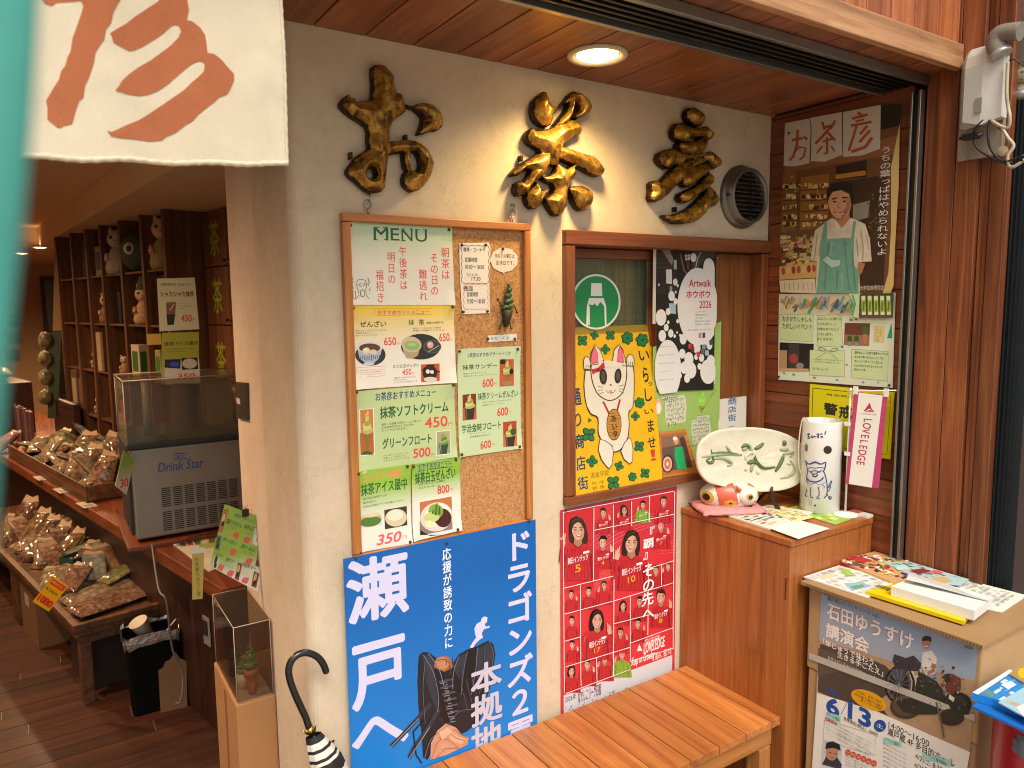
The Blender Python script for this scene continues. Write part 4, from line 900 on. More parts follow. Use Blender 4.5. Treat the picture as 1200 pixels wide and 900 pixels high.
# ------------------------------------------------------------------ blue poster
z = (380, 600, 3); BP = wallP(-.0262)
F = Flat(BP, z); a = BP.uv(402, 655); c = BP.uv(627, 606); 
m, n, l, bb = newmat('poster_blue'); v = coords(n, l); s_ = n.new('ShaderNodeSeparateXYZ'); l.new(v, s_.inputs[0]); t_ = noise_node(n, l, 5, 4, .6, v)
mr = n.new('ShaderNodeMapRange'); mr.inputs[1].default_value = .15; mr.inputs[2].default_value = .75; l.new(s_.outputs[1], mr.inputs[0])
l.new(mul(n, l, ramp(n, l, mr.outputs[0], [(0, '#1684d8'), (1, '#0a5fae')]), t_.outputs[0], .93, 1.05), bb.inputs['Base Color']); bb.inputs['Roughness'].default_value = .38; bump(n, l, bb, t_.outputs[0], .1, .01)
F.sheet([(a[0], .19), (c[0], .19), (c[0], a[1]), (a[0], a[1])], m, .003)
LAV = ink('#cfcdea')
F.text('瀬', (72, 122), (298, 400), LAV, .05); F.text('戸', (88, 415), (288, 705), LAV, .05); F.text('へ', (92, 706), (296, 838), LAV, .05)
F.vtext('応援が誘致の力に', (412, 118), (452, 485), ink('#e9e9f2'), .04, .02)
F.vtext('ドラゴンズ２軍', (630, 40), (736, 838), LAV, .055, .0)
# cloud streaks
# running figure
F.poly([(560, 366), (572, 368), (570, 386), (562, 392), (566, 402), (580, 398), (578, 406), (560, 410), (552, 425), (556, 440), (544, 448), (530, 462), (520, 478), (510, 474), (520, 456), (532, 440), (528, 425), (526, 408), (534, 392), (548, 384), (552, 372)], LAV)
# glove, ball and hand
GL1 = pink_('#1c1f26', 26); GL2 = pink_('#2e333f', 26); GL3 = pink_('#101216', 26); GL4 = pink_('#454b5a', 26)
F.poly([(330, 505), (345, 490), (365, 492), (390, 510), (402, 540), (422, 566), (442, 545), (470, 500), (500, 482), (535, 470), (575, 450), (592, 462), (600, 500), (590, 560), (580, 620), (560, 680), (545, 730), (500, 770), (450, 790), (400, 800), (360, 870), (345, 860), (340, 780), (330, 700), (325, 600)], GL1)
F.poly([(345, 505), (362, 500), (388, 530), (400, 590), (420, 680), (395, 700), (370, 640), (350, 570)], GL2)
F.ell((418, 538), 34, 34, pink_('#a06340', 40), n=24); F.ell((412, 530), 24, 22, ink('#b98258')); F.line([(395, 520), (420, 515), (440, 530)], 3, ink('#7a2c20'))
F.poly([(440, 560), (470, 505), (500, 490), (490, 560), (470, 640), (440, 620)], GL2); F.poly([(535, 480), (575, 458), (590, 500), (575, 580), (545, 600), (530, 540)], GL2); F.poly([(500, 492), (530, 480), (528, 560), (505, 640), (485, 620)], GL3)
F.poly([(385, 545), (420, 560), (450, 545), (480, 600), (460, 720), (430, 745), (400, 700)], GL3)
for k in range(6): F.line([(400+6*k, 595+22*k), (450+4*k, 585+22*k)], 7, GL4)
for k in range(5): F.line([(478+18*k, 600-14*k), (500+16*k, 690-22*k)], 3, GL4)
F.line([(372, 672), (330, 720), (270, 785), (232, 822)], 14, GL2); F.line([(400, 690), (360, 760), (310, 830), (296, 862)], 14, GL2); F.line([(345, 730), (310, 770), (320, 850), (340, 880)], 5, GL3); F.line([(345, 505), (330, 530), (332, 570)], 4, GL3)
F.poly([(425, 740), (460, 755), (480, 780), (505, 790), (500, 815), (470, 830), (430, 850), (370, 868), (372, 810), (395, 765)], pink_('#c89478', 26)); F.poly([(440, 770), (475, 790), (500, 795), (480, 812), (440, 800)], ink('#daa98c')); F.line([(400, 790), (440, 800), (470, 830)], 3, ink('#a8745a'))
for pts, w_, cc in (([(345, 500), (380, 560), (398, 640), (396, 700)], 3, '#6a7080'), ([(362, 494), (398, 545), (418, 610)], 2.4, '#7a8090'), ([(470, 506), (452, 560), (448, 620)], 2.6, '#6a7080'), ([(500, 488), (486, 560), (478, 640)], 2.6, '#59606e'), ([(535, 474), (528, 560), (512, 640)], 2.6, '#6a7080'), ([(576, 452), (592, 500), (578, 590), (556, 680)], 3, '#59606e'), ([(352, 520), (344, 620), (352, 740)], 2.2, '#59606e'), ([(560, 470), (556, 560), (540, 640)], 2, '#4a505c'), ([(430, 750), (470, 700), (520, 690)], 2.4, '#59606e'), ([(350, 860), (370, 800), (400, 770)], 2.6, '#6a7080'), ([(232, 822), (330, 722)], 3, '#8a8f9a'), ([(296, 862), (368, 752)], 3, '#8a8f9a')): F.line([tuple(p) for p in catmull(pts, 4)], w_, pink_(cc, 40))
for k in range(16): F.line([(412+rd.uniform(-8, 8)+k*2, 600+k*9), (428+k*2, 596+k*9+rd.uniform(-5, 5))], 3.2, pink_('#7b818f', 40))
for k in range(22): xx, yy = rd.uniform(350, 570), rd.uniform(500, 720); F.line([(xx, yy), (xx+rd.uniform(-8, 8), yy+rd.uniform(10, 40))], rd.uniform(1.2, 3), pink_(rd.choice(['#0e1014', '#2a2e38', '#3e4450']), 40)) if yy > 480+abs(xx-460)*.2 else None
for pts in ([(372, 868), (392, 812), (425, 770)], [(385, 866), (420, 828), (470, 826)], [(440, 775), (462, 792), (492, 800)], [(450, 758), (476, 778), (498, 790)]): F.line(pts, 2.4, pink_('#a87058', 40))
F.poly([(400, 770), (430, 752), (445, 770), (410, 800)], pink_('#dcae94', 40))
F.vtext('本拠地', (508, 500), (625, 868), ink('#c3bfcf'), .05, .0)
F.build('baseball_poster', 'large blue baseball poster with black glove and white upright lettering, leaning behind the bench', 'poster', pins=[(108, 160), (428, 108), (716, 30)], pinm=PINM)

# ------------------------------------------------------------------ red team poster
PP = wallP(-.0045); F = Flat(PP, (640, 560, 3.2118)); a = PP.uv(656.5, 598); c = PP.uv(793, 571)
F.sheet([(a[0], .345), (c[0], .345), (c[0], a[1]), (a[0], a[1])], gradient_print('#d2343c', '#b02f4c', 1, .5, .75), .0008)
a2 = PP.uv(656.5, 826); F.polyuv([(a[0]+.01, .345), (c[0]-.012, .345), (c[0]-.012, .452), (a[0]+.01, .452)], ink('#d3d2d6'))
WL = ink('#f0e4e2'); RD = ['#c62c34', '#cf363c', '#b92a34', '#c8323a']
SK = ink('#d8a48c'); HR = ink('#2a1c1a'); SHD = ink('#b98470')
def ln(x0, y0, x1, y1, w=2.6): F.line([(x0, y0), (x1, y1)], w, WL)
rg = random.Random(5)
def player(x, y, h, shirt='#c02a32', num=None, hair='short', arm=0, nm=True):
    big = h > 38; ps = pink_(shirt, 90); lite = pink_('#d84a50' if shirt[1] in 'cb' else '#a8cc5a', 90); dk = pink_('#8a1c26' if shirt[1] in 'cb' else '#5a8428', 90); SKp = pink_(rg.choice(['#d8a890', '#cf9c80', '#dcb098']), 120); SHp = pink_('#b07c64', 120); HRp = pink_(rg.choice(['#241816', '#2e201a', '#1c1414', '#3a281e']), 150)
    w = h*.72; x += rg.uniform(-1, 1); tl_ = rg.uniform(-.09, .09)
    def q(dx, dy): return (x+w*dx-h*dy*tl_, y+h*dy)
    F.setclip((max(64, x-h*1.25), y-h), (min(478, x+h*1.25), y+h*2.6))
    if hair == 'long': F.poly([q(-.60, -.2), q(-.42, -.52), q(0, -.66), q(.42, -.52), q(.62, -.2), q(.70, .35), q(.62, .72), q(.4, .80), q(-.42, .78), q(-.64, .66), q(-.68, .3)], HRp)
    F.poly([(x-w*.42, y+h*.74), (x+w*.42, y+h*.74), (x+w*1.0, y+h*.92), (x+w*1.38, y+h*1.3), (x+w*1.55, y+h*2.6), (x-w*1.55, y+h*2.6), (x-w*1.4, y+h*1.3), (x-w*1.0, y+h*.93)], ps)
    for k in range(9 if big else 4): xx = -1.0+2.0*k/(8 if big else 3); F.line([(x+w*xx*.7, y+h*(.88+.1*abs(xx))), (x+w*xx, y+h*2.5)], h*.022, dk)
    F.poly([(x-w*.98, y+h*1.25), (x-w*.86, y+h*1.3), (x-w*.92, y+h*2.55), (x-w*1.06, y+h*2.55)], dk); F.poly([(x+w*.98, y+h*1.25), (x+w*.86, y+h*1.3), (x+w*.92, y+h*2.55), (x+w*1.06, y+h*2.55)], dk); F.poly([(x-w*1.2, y+h*1.15), (x-w*1.02, y+h*1.0), (x-w*1.1, y+h*1.8)], lite)
    F.poly([q(-.24, .3), q(.24, .3), (x+w*.30, y+h*.74), (x, y+h*.92), (x-w*.30, y+h*.74)], SHp); F.line([(x-w*.34, y+h*.74), (x, y+h*.96), (x+w*.34, y+h*.74)], h*.05, dk)
    F.poly([q(.44*math.cos(R(a_)), .06+(.52 if math.sin(R(a_)) > 0 else .50)*math.sin(R(a_))*(1 if abs(math.cos(R(a_))) > .3 else .97)) for a_ in range(0, 360, 18)], SKp)
    F.poly([q(.18, -.3), q(.44, -.05), q(.40, .25), q(.20, .50), q(.02, .56), q(.22, .25)], pink_('#c08e74', 120))
    if hair == 'long': F.poly([q(-.50, .30), q(-.56, -.1), q(-.40, -.46), q(0, -.62), q(.42, -.46), q(.56, -.1), q(.50, .32), q(.42, 0), q(.24, -.30), q(.02, -.36), q(-.24, -.24), q(-.42, .02)], HRp); F.line([q(-.36, -.34), q(-.1, -.52), q(.2, -.5)], h*.035, pink_('#5a443a', 90))
    else: F.poly([q(-.49, .06), q(-.52, -.25), q(-.38, -.52), q(0, -.64), q(.38, -.52), q(.52, -.22), q(.48, .06), q(.42, -.14), q(.2, -.27), q(-.05, -.24), q(-.3, -.30), q(-.42, -.12)], HRp)
    for s in (-1, 1):
        F.ell(q(s*.19, .03), w*.085, h*.034, HRp); F.line([q(s*.09, -.07), q(s*.20, -.10), q(s*.31, -.06)], h*.03, HRp); F.ell(q(s*.26, .20), w*.10, h*.06, pink_('#d8907c', 90))
        if big: F.ell(q(s*.19-.02, .025), w*.022, h*.012, WL)
    F.line([q(-.02, .04), q(-.05, .17), q(.04, .19)], h*.022, SHp); F.poly([q(-.19, .29), q(0, .30), q(.19, .29), q(.10, .38), q(-.10, .38)], pink_('#a84a48', 90)); F.poly([q(-.15, .295), q(.15, .295), q(.09, .335), q(-.09, .335)], ink('#efe6e2'))
    if arm:
        F.poly([(x+arm*w*1.3, y+h*2.0), (x+arm*w*1.55, y+h*1.6), (x+arm*w*1.28, y+h*.9), (x+arm*w*1.02, y+h*.98), (x+arm*w*1.08, y+h*1.4), (x+arm*w*.9, y+h*1.8)], ps); F.line([(x+arm*w*1.2, y+h*1.0), (x+arm*w*1.3, y+h*1.7)], h*.05, dk)
        F.poly([(x+arm*w*1.0, y+h*.98), (x+arm*w*.86, y+h*.72), (x+arm*w*.92, y+h*.52), (x+arm*w*1.22, y+h*.5), (x+arm*w*1.3, y+h*.9)], SKp)
        for f_ in range(3): F.line([(x+arm*w*(.95+.10*f_), y+h*.56), (x+arm*w*(.90+.14*f_), y+h*(.22+.10*f_))], h*.07, SKp)
    if nm and h > 24: F.text('朝日インテック', (x-w*.72, y+h*1.42), (x+w*.72, y+h*1.60), WL, .03); F.rect((x+w*.36, y+h*1.12), (x+w*.8, y+h*1.22), WL)
    if num: F.text(num, (x-w*.2*len(num)**.5, y+h*1.76), (x+w*.2*len(num)**.5, y+h*2.22), ink('#dca43a'), .04)
cells = [((62, 130), (178, 414)), ((180, 105), (250, 196)), ((251, 95), (320, 182)), ((322, 82), (388, 166)), ((390, 52), (480, 150))]
for i, (p, q) in enumerate(cells): F.poly([p, (q[0], p[1]-(q[0]-p[0])*.13), q, (p[0], q[1]+(q[0]-p[0])*.17)], ink(RD[i % 4]))
# speed lines
for k in range(6): F.line([(182, 300-16*k), (250, 250-15*k), (330, 205-12*k), (400, 180-9*k), (482, 170-7*k)], .9, ink('#e89a96'))
for k in range(5): F.line([(180, 380+10*k), (250, 330+10*k)], .9, ink('#e89a96')); F.line([(430, 240+11*k), (486, 236+11*k)], .9, ink('#e89a96'))
player(212, 240, 40, arm=1, num='4'); player(430, 178, 34, num='7', arm=1)
player(212, 130, 30, arm=1); player(292, 120, 30, hair='long', arm=-1); player(362, 100, 26, '#7fae3c', arm=-1); player(440, 86, 32)
player(118, 192, 74, num='5', hair='long', arm=-1); player(318, 240, 70, num='10', hair='long', arm=-1)
for (x, y, h, s, hr, ar) in ((94, 436, 26, '#c02a32', 'short', 1), (160, 425, 28, '#b92a32', 'short', 0), (216, 402, 28, '#c02a32', 'short', -1), (410, 345, 30, '#b92a32', 'short', 0), (455, 330, 26, '#c02a32', 'short', -1),
                            (96, 535, 28, '#c02a32', 'short', 0), (98, 626, 26, '#bb2a32', 'short', 1), (95, 725, 32, '#c02a32', 'long', 0), (152, 700, 32, '#c02a32', 'short', 1), (218, 680, 32, '#bb2a32', 'short', -1), (282, 660, 34, '#86a83a', 'short', -1),
                            (288, 480, 30, '#c02a32', 'long', 0), (350, 462, 30, '#b92a32', 'short', 0), (276, 578, 30, '#c02a32', 'short', 1), (345, 545, 30, '#bb2a32', 'short', 1)): player(x, y, h, s, None, hr, ar, False)
player(430, 445, 46, num='8', arm=1); player(188, 530, 58, num='17', hair='long', arm=1)
F.clip = None
for s in ((62, 130, 480, 50), (62, 130, 66, 808), (480, 50, 474, 570), (178, 112, 176, 388), (250, 100, 250, 305), (320, 88, 320, 180), (388, 68, 386, 165), (178, 196, 480, 135), (64, 414, 250, 368), (124, 402, 126, 690), (250, 380, 248, 720), (66, 510, 246, 462), (250, 460, 474, 392), (382, 318, 382, 400), (430, 322, 430, 402), (384, 338, 478, 310),
          (314, 446, 314, 690), (382, 425, 380, 590), (250, 546, 384, 512), (66, 612, 124, 596), (68, 708, 312, 634), (314, 620, 474, 562), (124, 690, 126, 780), (184, 672, 186, 762), (246, 650, 248, 740), (68, 808, 310, 718), (312, 690, 474, 640), (474, 562, 474, 645)): ln(*s)
F.vtext('『覇』', (362, 180), (405, 310), ink('#f3efec'), .03, 0); F.vtext('その先へ', (356, 312), (402, 540), ink('#f3efec'), .035, 0)
F.text('2026 SEASON', (370, 604), (428, 618), WL); F.poly([(340, 652), (350, 626), (362, 650)], WL); F.text('LOVELEDGE', (366, 610), (446, 644), WL, .03); F.text('Keep on Growing', (318, 668), (405, 692), WL, .03, .2); F.text('挑み、続ける', (408, 650), (468, 668), WL, .02)
F.text('2026年', (70, 818), (112, 836), BLK); F.text('なでしこリーグ日程', (118, 795), (205, 822), ink('#8a4a58'), .01)
for row in range(4):
    for k in range(8):
        x = 70+50*k; y = 838+row*16-x*.235+17
        if row == 0 and k < 3: continue
        F.scribble((x, y), (x+12, y+10), 1, ink('#b83a48'), row*9+k, .9, .2); F.scribble((x+15, y), (x+46, y+10), 1, ink('#5c5a66'), row*9+k+50, .9, .2)
F.build('team_poster', 'red poster with a grid of players in red shirts, on the wall above the bench', 'poster', pins=[(72, 122), (282, 78)], pinm=PINM)
# ------------------------------------------------------------------ things in the window
# round green sticker on the pane
GP = wallP(.0665); F = Flat(GP, (640, 260, 2.646)); F.step = .00012
c = (155, 248); F.sheet([F.uv((c[0]+76*math.cos(R(a)), c[1]+86*math.sin(R(a)))) for a in range(0, 360, 8)], ink('#dfe3d6'), .0003)
F.ell(c, 70, 80, ink('#1f8a4c'), n=40); F.poly([(140, 190), (172, 190), (174, 230), (138, 230)], WHT)
F.poly([(133, 236), (178, 236), (186, 262), (187, 322), (124, 322), (126, 262)], WHT); F.poly([(133, 256), (146, 258), (150, 252), (158, 262), (168, 248), (180, 262), (182, 322), (130, 322)], ink('#1f8a4c')); F.line([(133, 262), (133, 320)], 4, WHT)
F.build('round_sticker', 'round green sticker with a white bottle mark on the window glass', 'sticker')
# green board with notes behind everything
ZW = (755, 410, 6); WP = wallP(.040); F = Flat(WP, ZW); F.base([(-10+70, 40-60), (540, -200), (522, 700), (380, 900), (60, 900)], pm('#9dbb62', .5, 0, .06, 8, .1), .0012)
note = paper('#cfcfb2')
for pts, rows, sd in (([(145, 345), (290, 330), (298, 400), (290, 510), (150, 530), (140, 420)], 6, 1), ([(330, 490), (455, 480), (472, 560), (460, 650), (335, 670), (325, 560)], 7, 2), ([(350, 150), (495, 140), (500, 240), (352, 248)], 3, 3), ([(115, 330), (280, 312), (284, 340), (118, 350)], 1, 5), ([(365, 465), (455, 455), (458, 478), (368, 488)], 1, 6)):
    F.poly(pts, note); F.line(pts, 2, ink('#8a8f6a'), True); x0 = min(p[0] for p in pts); y0 = min(p[1] for p in pts); x1 = max(p[0] for p in pts); y1 = max(p[1] for p in pts)
    F.scribble((x0+12, y0+14), (x1-12, y1-10), rows, BLK, sd, .8)
F.ell((300, 222), 24, 34, ink('#7a5a4a'), 15); F.ell((302, 222), 13, 16, ink('#cfa088')); F.line([(425, 395), (455, 345), (495, 290)], 2, GRN)
F.ell((402, 378), 28, 20, ink('#8fd04a')); F.ell((402, 352), 24, 20, ink('#9ada58')); F.ell((406, 328), 16, 18, ink('#8fd04a')); F.ell((410, 308), 8, 14, ink('#9ada58'), 20); F.poly([(384, 396), (422, 394), (400, 445)], ink('#9a9a4a')); F.line([(384, 396), (400, 445), (422, 394)], 3, ink('#5a5a24')); F.line([(392, 412), (414, 410)], 2, ink('#5a5a24'))
F.ell((95, 400), 26, 60, ink('#e2a890')); F.ell((96, 410), 18, 40, WHT); F.line([(460, 330), (500, 285), (502, 275)], 3, ink('#6a8a3a')); F.text('た！', (80, 255), (110, 300), ink('#6a8a4a'))
F.build('note_board', 'lime green paper board covered with cut-out handwritten notes, behind the window sill', 'notice board')
# art event poster
F = Flat(wallP(.034), (755, 280, 6.431)); F.base([(84, 78), (542, 92), (522, 905+230), (98, 905+245)], ink('#191818'), .0006); WB = ink('#ddd9d6')
F.rect((66, 75), (84, 640), paper('#c9c4b8')); 
F.poly([(90, 90), (190, 88), (260, 300), (250, 420), (92, 420)], ink('#2b2424')); F.poly([(130, 84), (190, 86), (218, 150), (205, 200)], ink('#8d7d76')); 
for k in range(5): F.line([(100, 120+32*k), (200, 110+36*k)], 4, ink('#6e3a34'))
F.poly([(380, 92), (536, 95), (530, 140), (440, 170), (400, 230), (360, 230)], ink('#3c3d40')); F.line([(425, 100), (400, 150), (385, 225)], 7, ink('#b5aaa6')); F.line([(270, 110), (300, 240), (330, 270)], 9, ink('#8a5c58'))
F.poly([(295, 105), (350, 95), (358, 150), (335, 175), (305, 172)], ink('#2a2020')); F.poly([(304, 120), (346, 116), (340, 160), (310, 162)], ink('#cfbdb6')); F.line([(325, 100), (325, 165)], 4, DRK); F.line([(300, 138), (352, 134)], 4, DRK); F.line([(330, 175), (325, 215), (345, 235)], 14, ink('#7a2c2c'))
for (x, y, w, h, cc) in ((185, 285, 22, 55, '#d8d4d0'), (232, 195, 12, 36, '#9fa2a8'), (200, 380, 10, 24, '#8b95a0'), (212, 525, 26, 40, '#9fb4c6')): F.poly([(x-w, y-h), (x+w*.9, y-h), (x+w, y+h), (x-w, y+h*.9)], ink(cc))
rb = random.Random(12)
F.setclip((86, 84), (533, 1125))
for (x, y, r) in ((368, 140, 22), (232, 325, 17), (204, 430, 24), (236, 400, 7), (234, 470, 16), (125, 592, 40), (178, 548, 17), (180, 628, 9), (164, 668, 18), (198, 712, 20), (134, 730, 28), (228, 732, 9), (246, 705, 6), (292, 755, 26), (268, 726, 7), (108, 345, 6), (250, 352, 8), (250, 620, 10), (395, 820, 28), (490, 800, 22), (285, 865, 24), (335, 905, 34), (430, 895, 20), (500, 920, 30), (390, 890, 14), (300, 970, 30), (480, 1000, 60), (350, 990, 40), (270, 1030, 12), (262, 930, 9), (320, 1050, 22), (415, 960, 16)): F.ell((x, y), r, r*1.55, WB, n=20)
F.ell((485, 215), 42, 70, WB, n=24); F.ell((400, 510), 152, 292, WB, n=48); F.poly([(390, 240), (528, 215), (524, 720), (470, 800), (380, 790)], WB); F.ell((175, 985), 100, 225, WB, n=36)
for (x, y, cc) in ((342, 810, '#c03a30'), (405, 870, '#c23a3a'), (445, 815, '#7a8a9a'), (470, 860, '#a8b4c0'), (360, 830, '#6a3028'), (500, 780, '#3c4a5a'), (435, 850, '#5a5f6a')): F.poly([(x-14, y-18), (x+12, y-22), (x+16, y+16), (x-10, y+20)], ink(cc))
F.clip = None; RT = ink('#b8283a'); F.text('Artwalk', (334, 305), (500, 362), RT, .03); F.text('ホウボウ', (314, 388), (494, 445), RT, .06); F.text('2026', (412, 465), (502, 522), RT, .02)
F.lines(['4／17〜26', '尾張瀬戸駅周辺一帯', '入場　無料', '雨天決行の楽しい街歩き', '作品展示とまちの散策'], (382, 540), (496, 662), ink('#7a5a5a'), 0, .5); F.text('詳しくは公式サイトをご覧ください', (330, 676), (496, 692), ink('#5a5a5a'))
F.rect((406, 706), (428, 746), ink('#c87a8a')); F.rect((436, 706), (456, 746), ink('#2a3f6a'))
F.lines(['瀬戸の町に広がるアート', '散歩をしながら出会う', '街の中の展示と音楽', 'ワークショップ', '商店街のお店も参加'], (108, 800), (240, 1120), ink('#7a6a6a'), 0, .14)
F.build('art_walk_poster', 'black and white dotted art walk poster with red title, hung on the window post', 'poster', pins=[(150, 66), (548, 140)], pinm=CHROME)
# yellow hand painted cat signboard
z = (660, 370, 4.0917); YP = Plane(wallP(-.012).at(*wallP(-.012).uv(690, 585)), (1, 0, 0), (0, .16, 1)); F = Flat(YP, z)
ym = pm('#d8a808', .5, 0, .14, 9, .2, 0); F.base([(38, 58), (410, 42), (474, 808), (58, 888)], ym, .004)
OUT = ink('#26201a'); FUR = pm('#d3c9b8', .55, 0, .08, 14, .15); CLV = ink('#17703a')
def clover(x, y, r, k=4, rot=45, dark=OUT):
    for i in range(k): 
        a = R(rot+360*i/k); F.ell((x+r*.55*math.cos(a), y+r*.6*math.sin(a)), r*.55, r*.46, dark, rot+360*i/k, 12)
    for i in range(k):
        a = R(rot+360*i/k); F.ell((x+r*.55*math.cos(a), y+r*.6*math.sin(a)), r*.43, r*.34, CLV, rot+360*i/k, 12)
for (x, y, r, k, ro) in ((88, 120, 26, 4, 45), (146, 94, 20, 4, 10), (222, 94, 24, 4, 45), (303, 108, 28, 6, 20), (374, 118, 30, 6, 10), (198, 162, 22, 4, 0), (362, 418, 24, 6, 15), (342, 482, 20, 4, 0), (360, 626, 26, 4, 50), (118, 570, 34, 4, 50), (134, 698, 26, 4, 5), (236, 800, 32, 4, 40), (264, 720, 22, 4, 20), (328, 772, 20, 6, 10), (388, 755, 24, 4, 50), (122, 502, 10, 3, 0)): clover(x, y, r, k, ro)
def shape(pts, fill, w=6): F.poly(pts, OUT); c = (sum(p[0] for p in pts)/len(pts), sum(p[1] for p in pts)/len(pts)); F.poly([(p[0]+(c[0]-p[0])*w/max(20, math.hypot(p[0]-c[0], p[1]-c[1])), p[1]+(c[1]-p[1])*w/max(20, math.hypot(p[0]-c[0], p[1]-c[1]))) for p in pts], fill)
body = [tuple(p) for p in catmull([(98, 262), (92, 330), (100, 410), (122, 470), (158, 492), (160, 560), (175, 600), (200, 640), (240, 655), (275, 640), (305, 590), (312, 520), (310, 468), (330, 430), (336, 350), (332, 245), (300, 240), (296, 300), (240, 380), (180, 390), (128, 300), (122, 262)], 3)]
F.poly(body, OUT); cx_, cy_ = 215, 450
F.poly([(p[0]+(4 if p[0] < 215 else -4), p[1]+(-4 if p[1] > 450 else 3)) for p in body], FUR)
shape([(170, 590), (160, 640), (175, 690), (198, 720), (215, 735), (228, 715), (236, 660), (232, 625), (200, 600)], FUR, 4); shape([(312, 580), (285, 610), (268, 650), (285, 690), (312, 712), (326, 700), (330, 640), (322, 600)], FUR, 4)
head = [tuple(p) for p in catmull([(130, 215), (124, 270), (135, 330), (160, 380), (205, 408), (245, 402), (280, 370), (298, 310), (300, 260), (296, 220), (262, 222), (215, 222), (170, 215)], 3)]
shape(head, FUR, 5)
EARP = ink('#d8607a'); shape([(122, 240), (124, 180), (145, 138), (168, 160), (190, 215), (160, 235)], FUR, 4); shape([(126, 235), (128, 180), (145, 145), (158, 180), (162, 225)], EARP, 3); shape([(228, 222), (238, 160), (262, 138), (282, 165), (296, 245), (262, 235)], FUR, 4); shape([(250, 222), (256, 165), (264, 144), (280, 170), (284, 228)], EARP, 3)
F.poly([(168, 222), (205, 215), (265, 225), (285, 250), (150, 250)], FUR); F.poly([(128, 258), (158, 252), (158, 268), (134, 282)], ink('#b02038')); F.poly([(160, 250), (188, 220), (192, 250), (165, 266)], ink('#b02038')); F.ell((160, 260), 9, 10, ink('#8a1428'))
shape([(92, 258), (88, 215), (98, 196), (116, 198), (124, 220), (122, 262)], FUR, 4); shape([(296, 242), (294, 205), (308, 184), (328, 190), (336, 215), (332, 245)], FUR, 4)
for x in (102, 112): F.line([(x, 235), (x, 262)], 3, OUT)
for x in (304, 314, 324): F.line([(x, 222), (x, 245)], 3, OUT)
F.ell((184, 292), 18, 38, OUT, -4); F.ell((256, 290), 17, 36, OUT, 4); F.ell((184, 292), 10, 26, ink('#4a443c')); F.ell((256, 290), 9, 24, ink('#4a443c')); F.ell((221, 332), 6, 5, ink('#a05038')); F.line([(198, 356), (208, 370), (221, 358), (232, 372), (244, 356)], 3, OUT); F.poly([(214, 366), (230, 366), (222, 378)], ink('#c06a6a'))
for (a, c2) in (((158, 338), (182, 344)), ((160, 358), (184, 356)), ((164, 376), (186, 368)), ((260, 340), (286, 332)), ((262, 352), (288, 352)), ((262, 362), (286, 372))): F.line([a, c2], 2.5, OUT)
F.line([(185, 412), (215, 472)], 9, ink('#a02834')); F.line([(266, 402), (250, 462)], 9, ink('#a02834'))
F.ell((237, 522), 36, 76, OUT, 0, 26); F.ell((237, 522), 33, 72, ink('#b07c2a'), 0, 26)
for k in range(9): F.line([(210, 470+13*k), (262, 466+13*k)], 2, ink('#6a4412'))
F.vtext('あい幸', (218, 470), (258, 590), OUT, .03, .05)
BL = ink('#1e3464'); F.vtext('銀座', (26, 128), (66, 320), OUT, .03, .3); F.vtext('通り商店街', (38, 340), (84, 660), BL, .03, .3) if False else None
for ch, (x, y, w, h) in zip('通り商店街', ((34, 345, 52, 88), (46, 462, 40, 72), (48, 562, 50, 78), (55, 668, 52, 78), (62, 764, 58, 76))): F.text(ch, (x, y), (x+w, y+h), BL, .035)
for ch, (x, y, w, h) in zip('いらっしいませ！', ((356, 165, 55, 52), (374, 245, 34, 75), (402, 318, 20, 20), (384, 345, 40, 68), (384, 445, 46, 28), (398, 495, 36, 65), (398, 578, 44, 58), (412, 638, 30, 60))): F.text(ch, (x, y), (x+w, y+h), OUT if ch != '！' else ink('#c03020'), .04)
F.text('道泉学校', (126, 742), (216, 776), ink('#6a5210'), .0); F.lines(['五年　六組', '制作　児童', '愛をこめて'], (134, 786), (196, 866), OUT, 0, .7)
F.build('painted_signboard', 'yellow signboard with a hand painted white lucky cat and clovers, leaning in the window', 'signboard')
# white paper sign with blue letters
F = Flat(Plane(wallP(.022).at(*wallP(.022).uv(857, 560)), (1, 0, 0), (0, .08, 1)), ZW); F.base([(524, 160), (720, 162), (712, 590), (520, 590)], paper('#dcd6ca'), .0012)
for ch, (x, y, w, h) in zip('商店街こ', ((584, 328, 66, 62), (584, 392, 62, 54), (586, 448, 58, 58), (588, 530, 52, 40))): F.text(ch, (x, y), (x+w, y+h), ink('#1f5a9c'), .045)
F.ell((620, 178), 3, 5, BLK); F.build('paper_sign', 'white upright paper sign with blue characters behind the oval plate', 'sign')
# small grey box behind the plate
t = thing('card_box', 'small pale grey box beside the paper sign on the window sill', 'box', (2.20, .02, 1.112)); b = MB(); b.box(-.035, .035, -.02, .02, 0, .105, pm('#a9a69c', .5)); b.box(.0, .028, -.0215, -.0202, .03, .06, BLACK); b.build('card_case', t, bevel=.002)
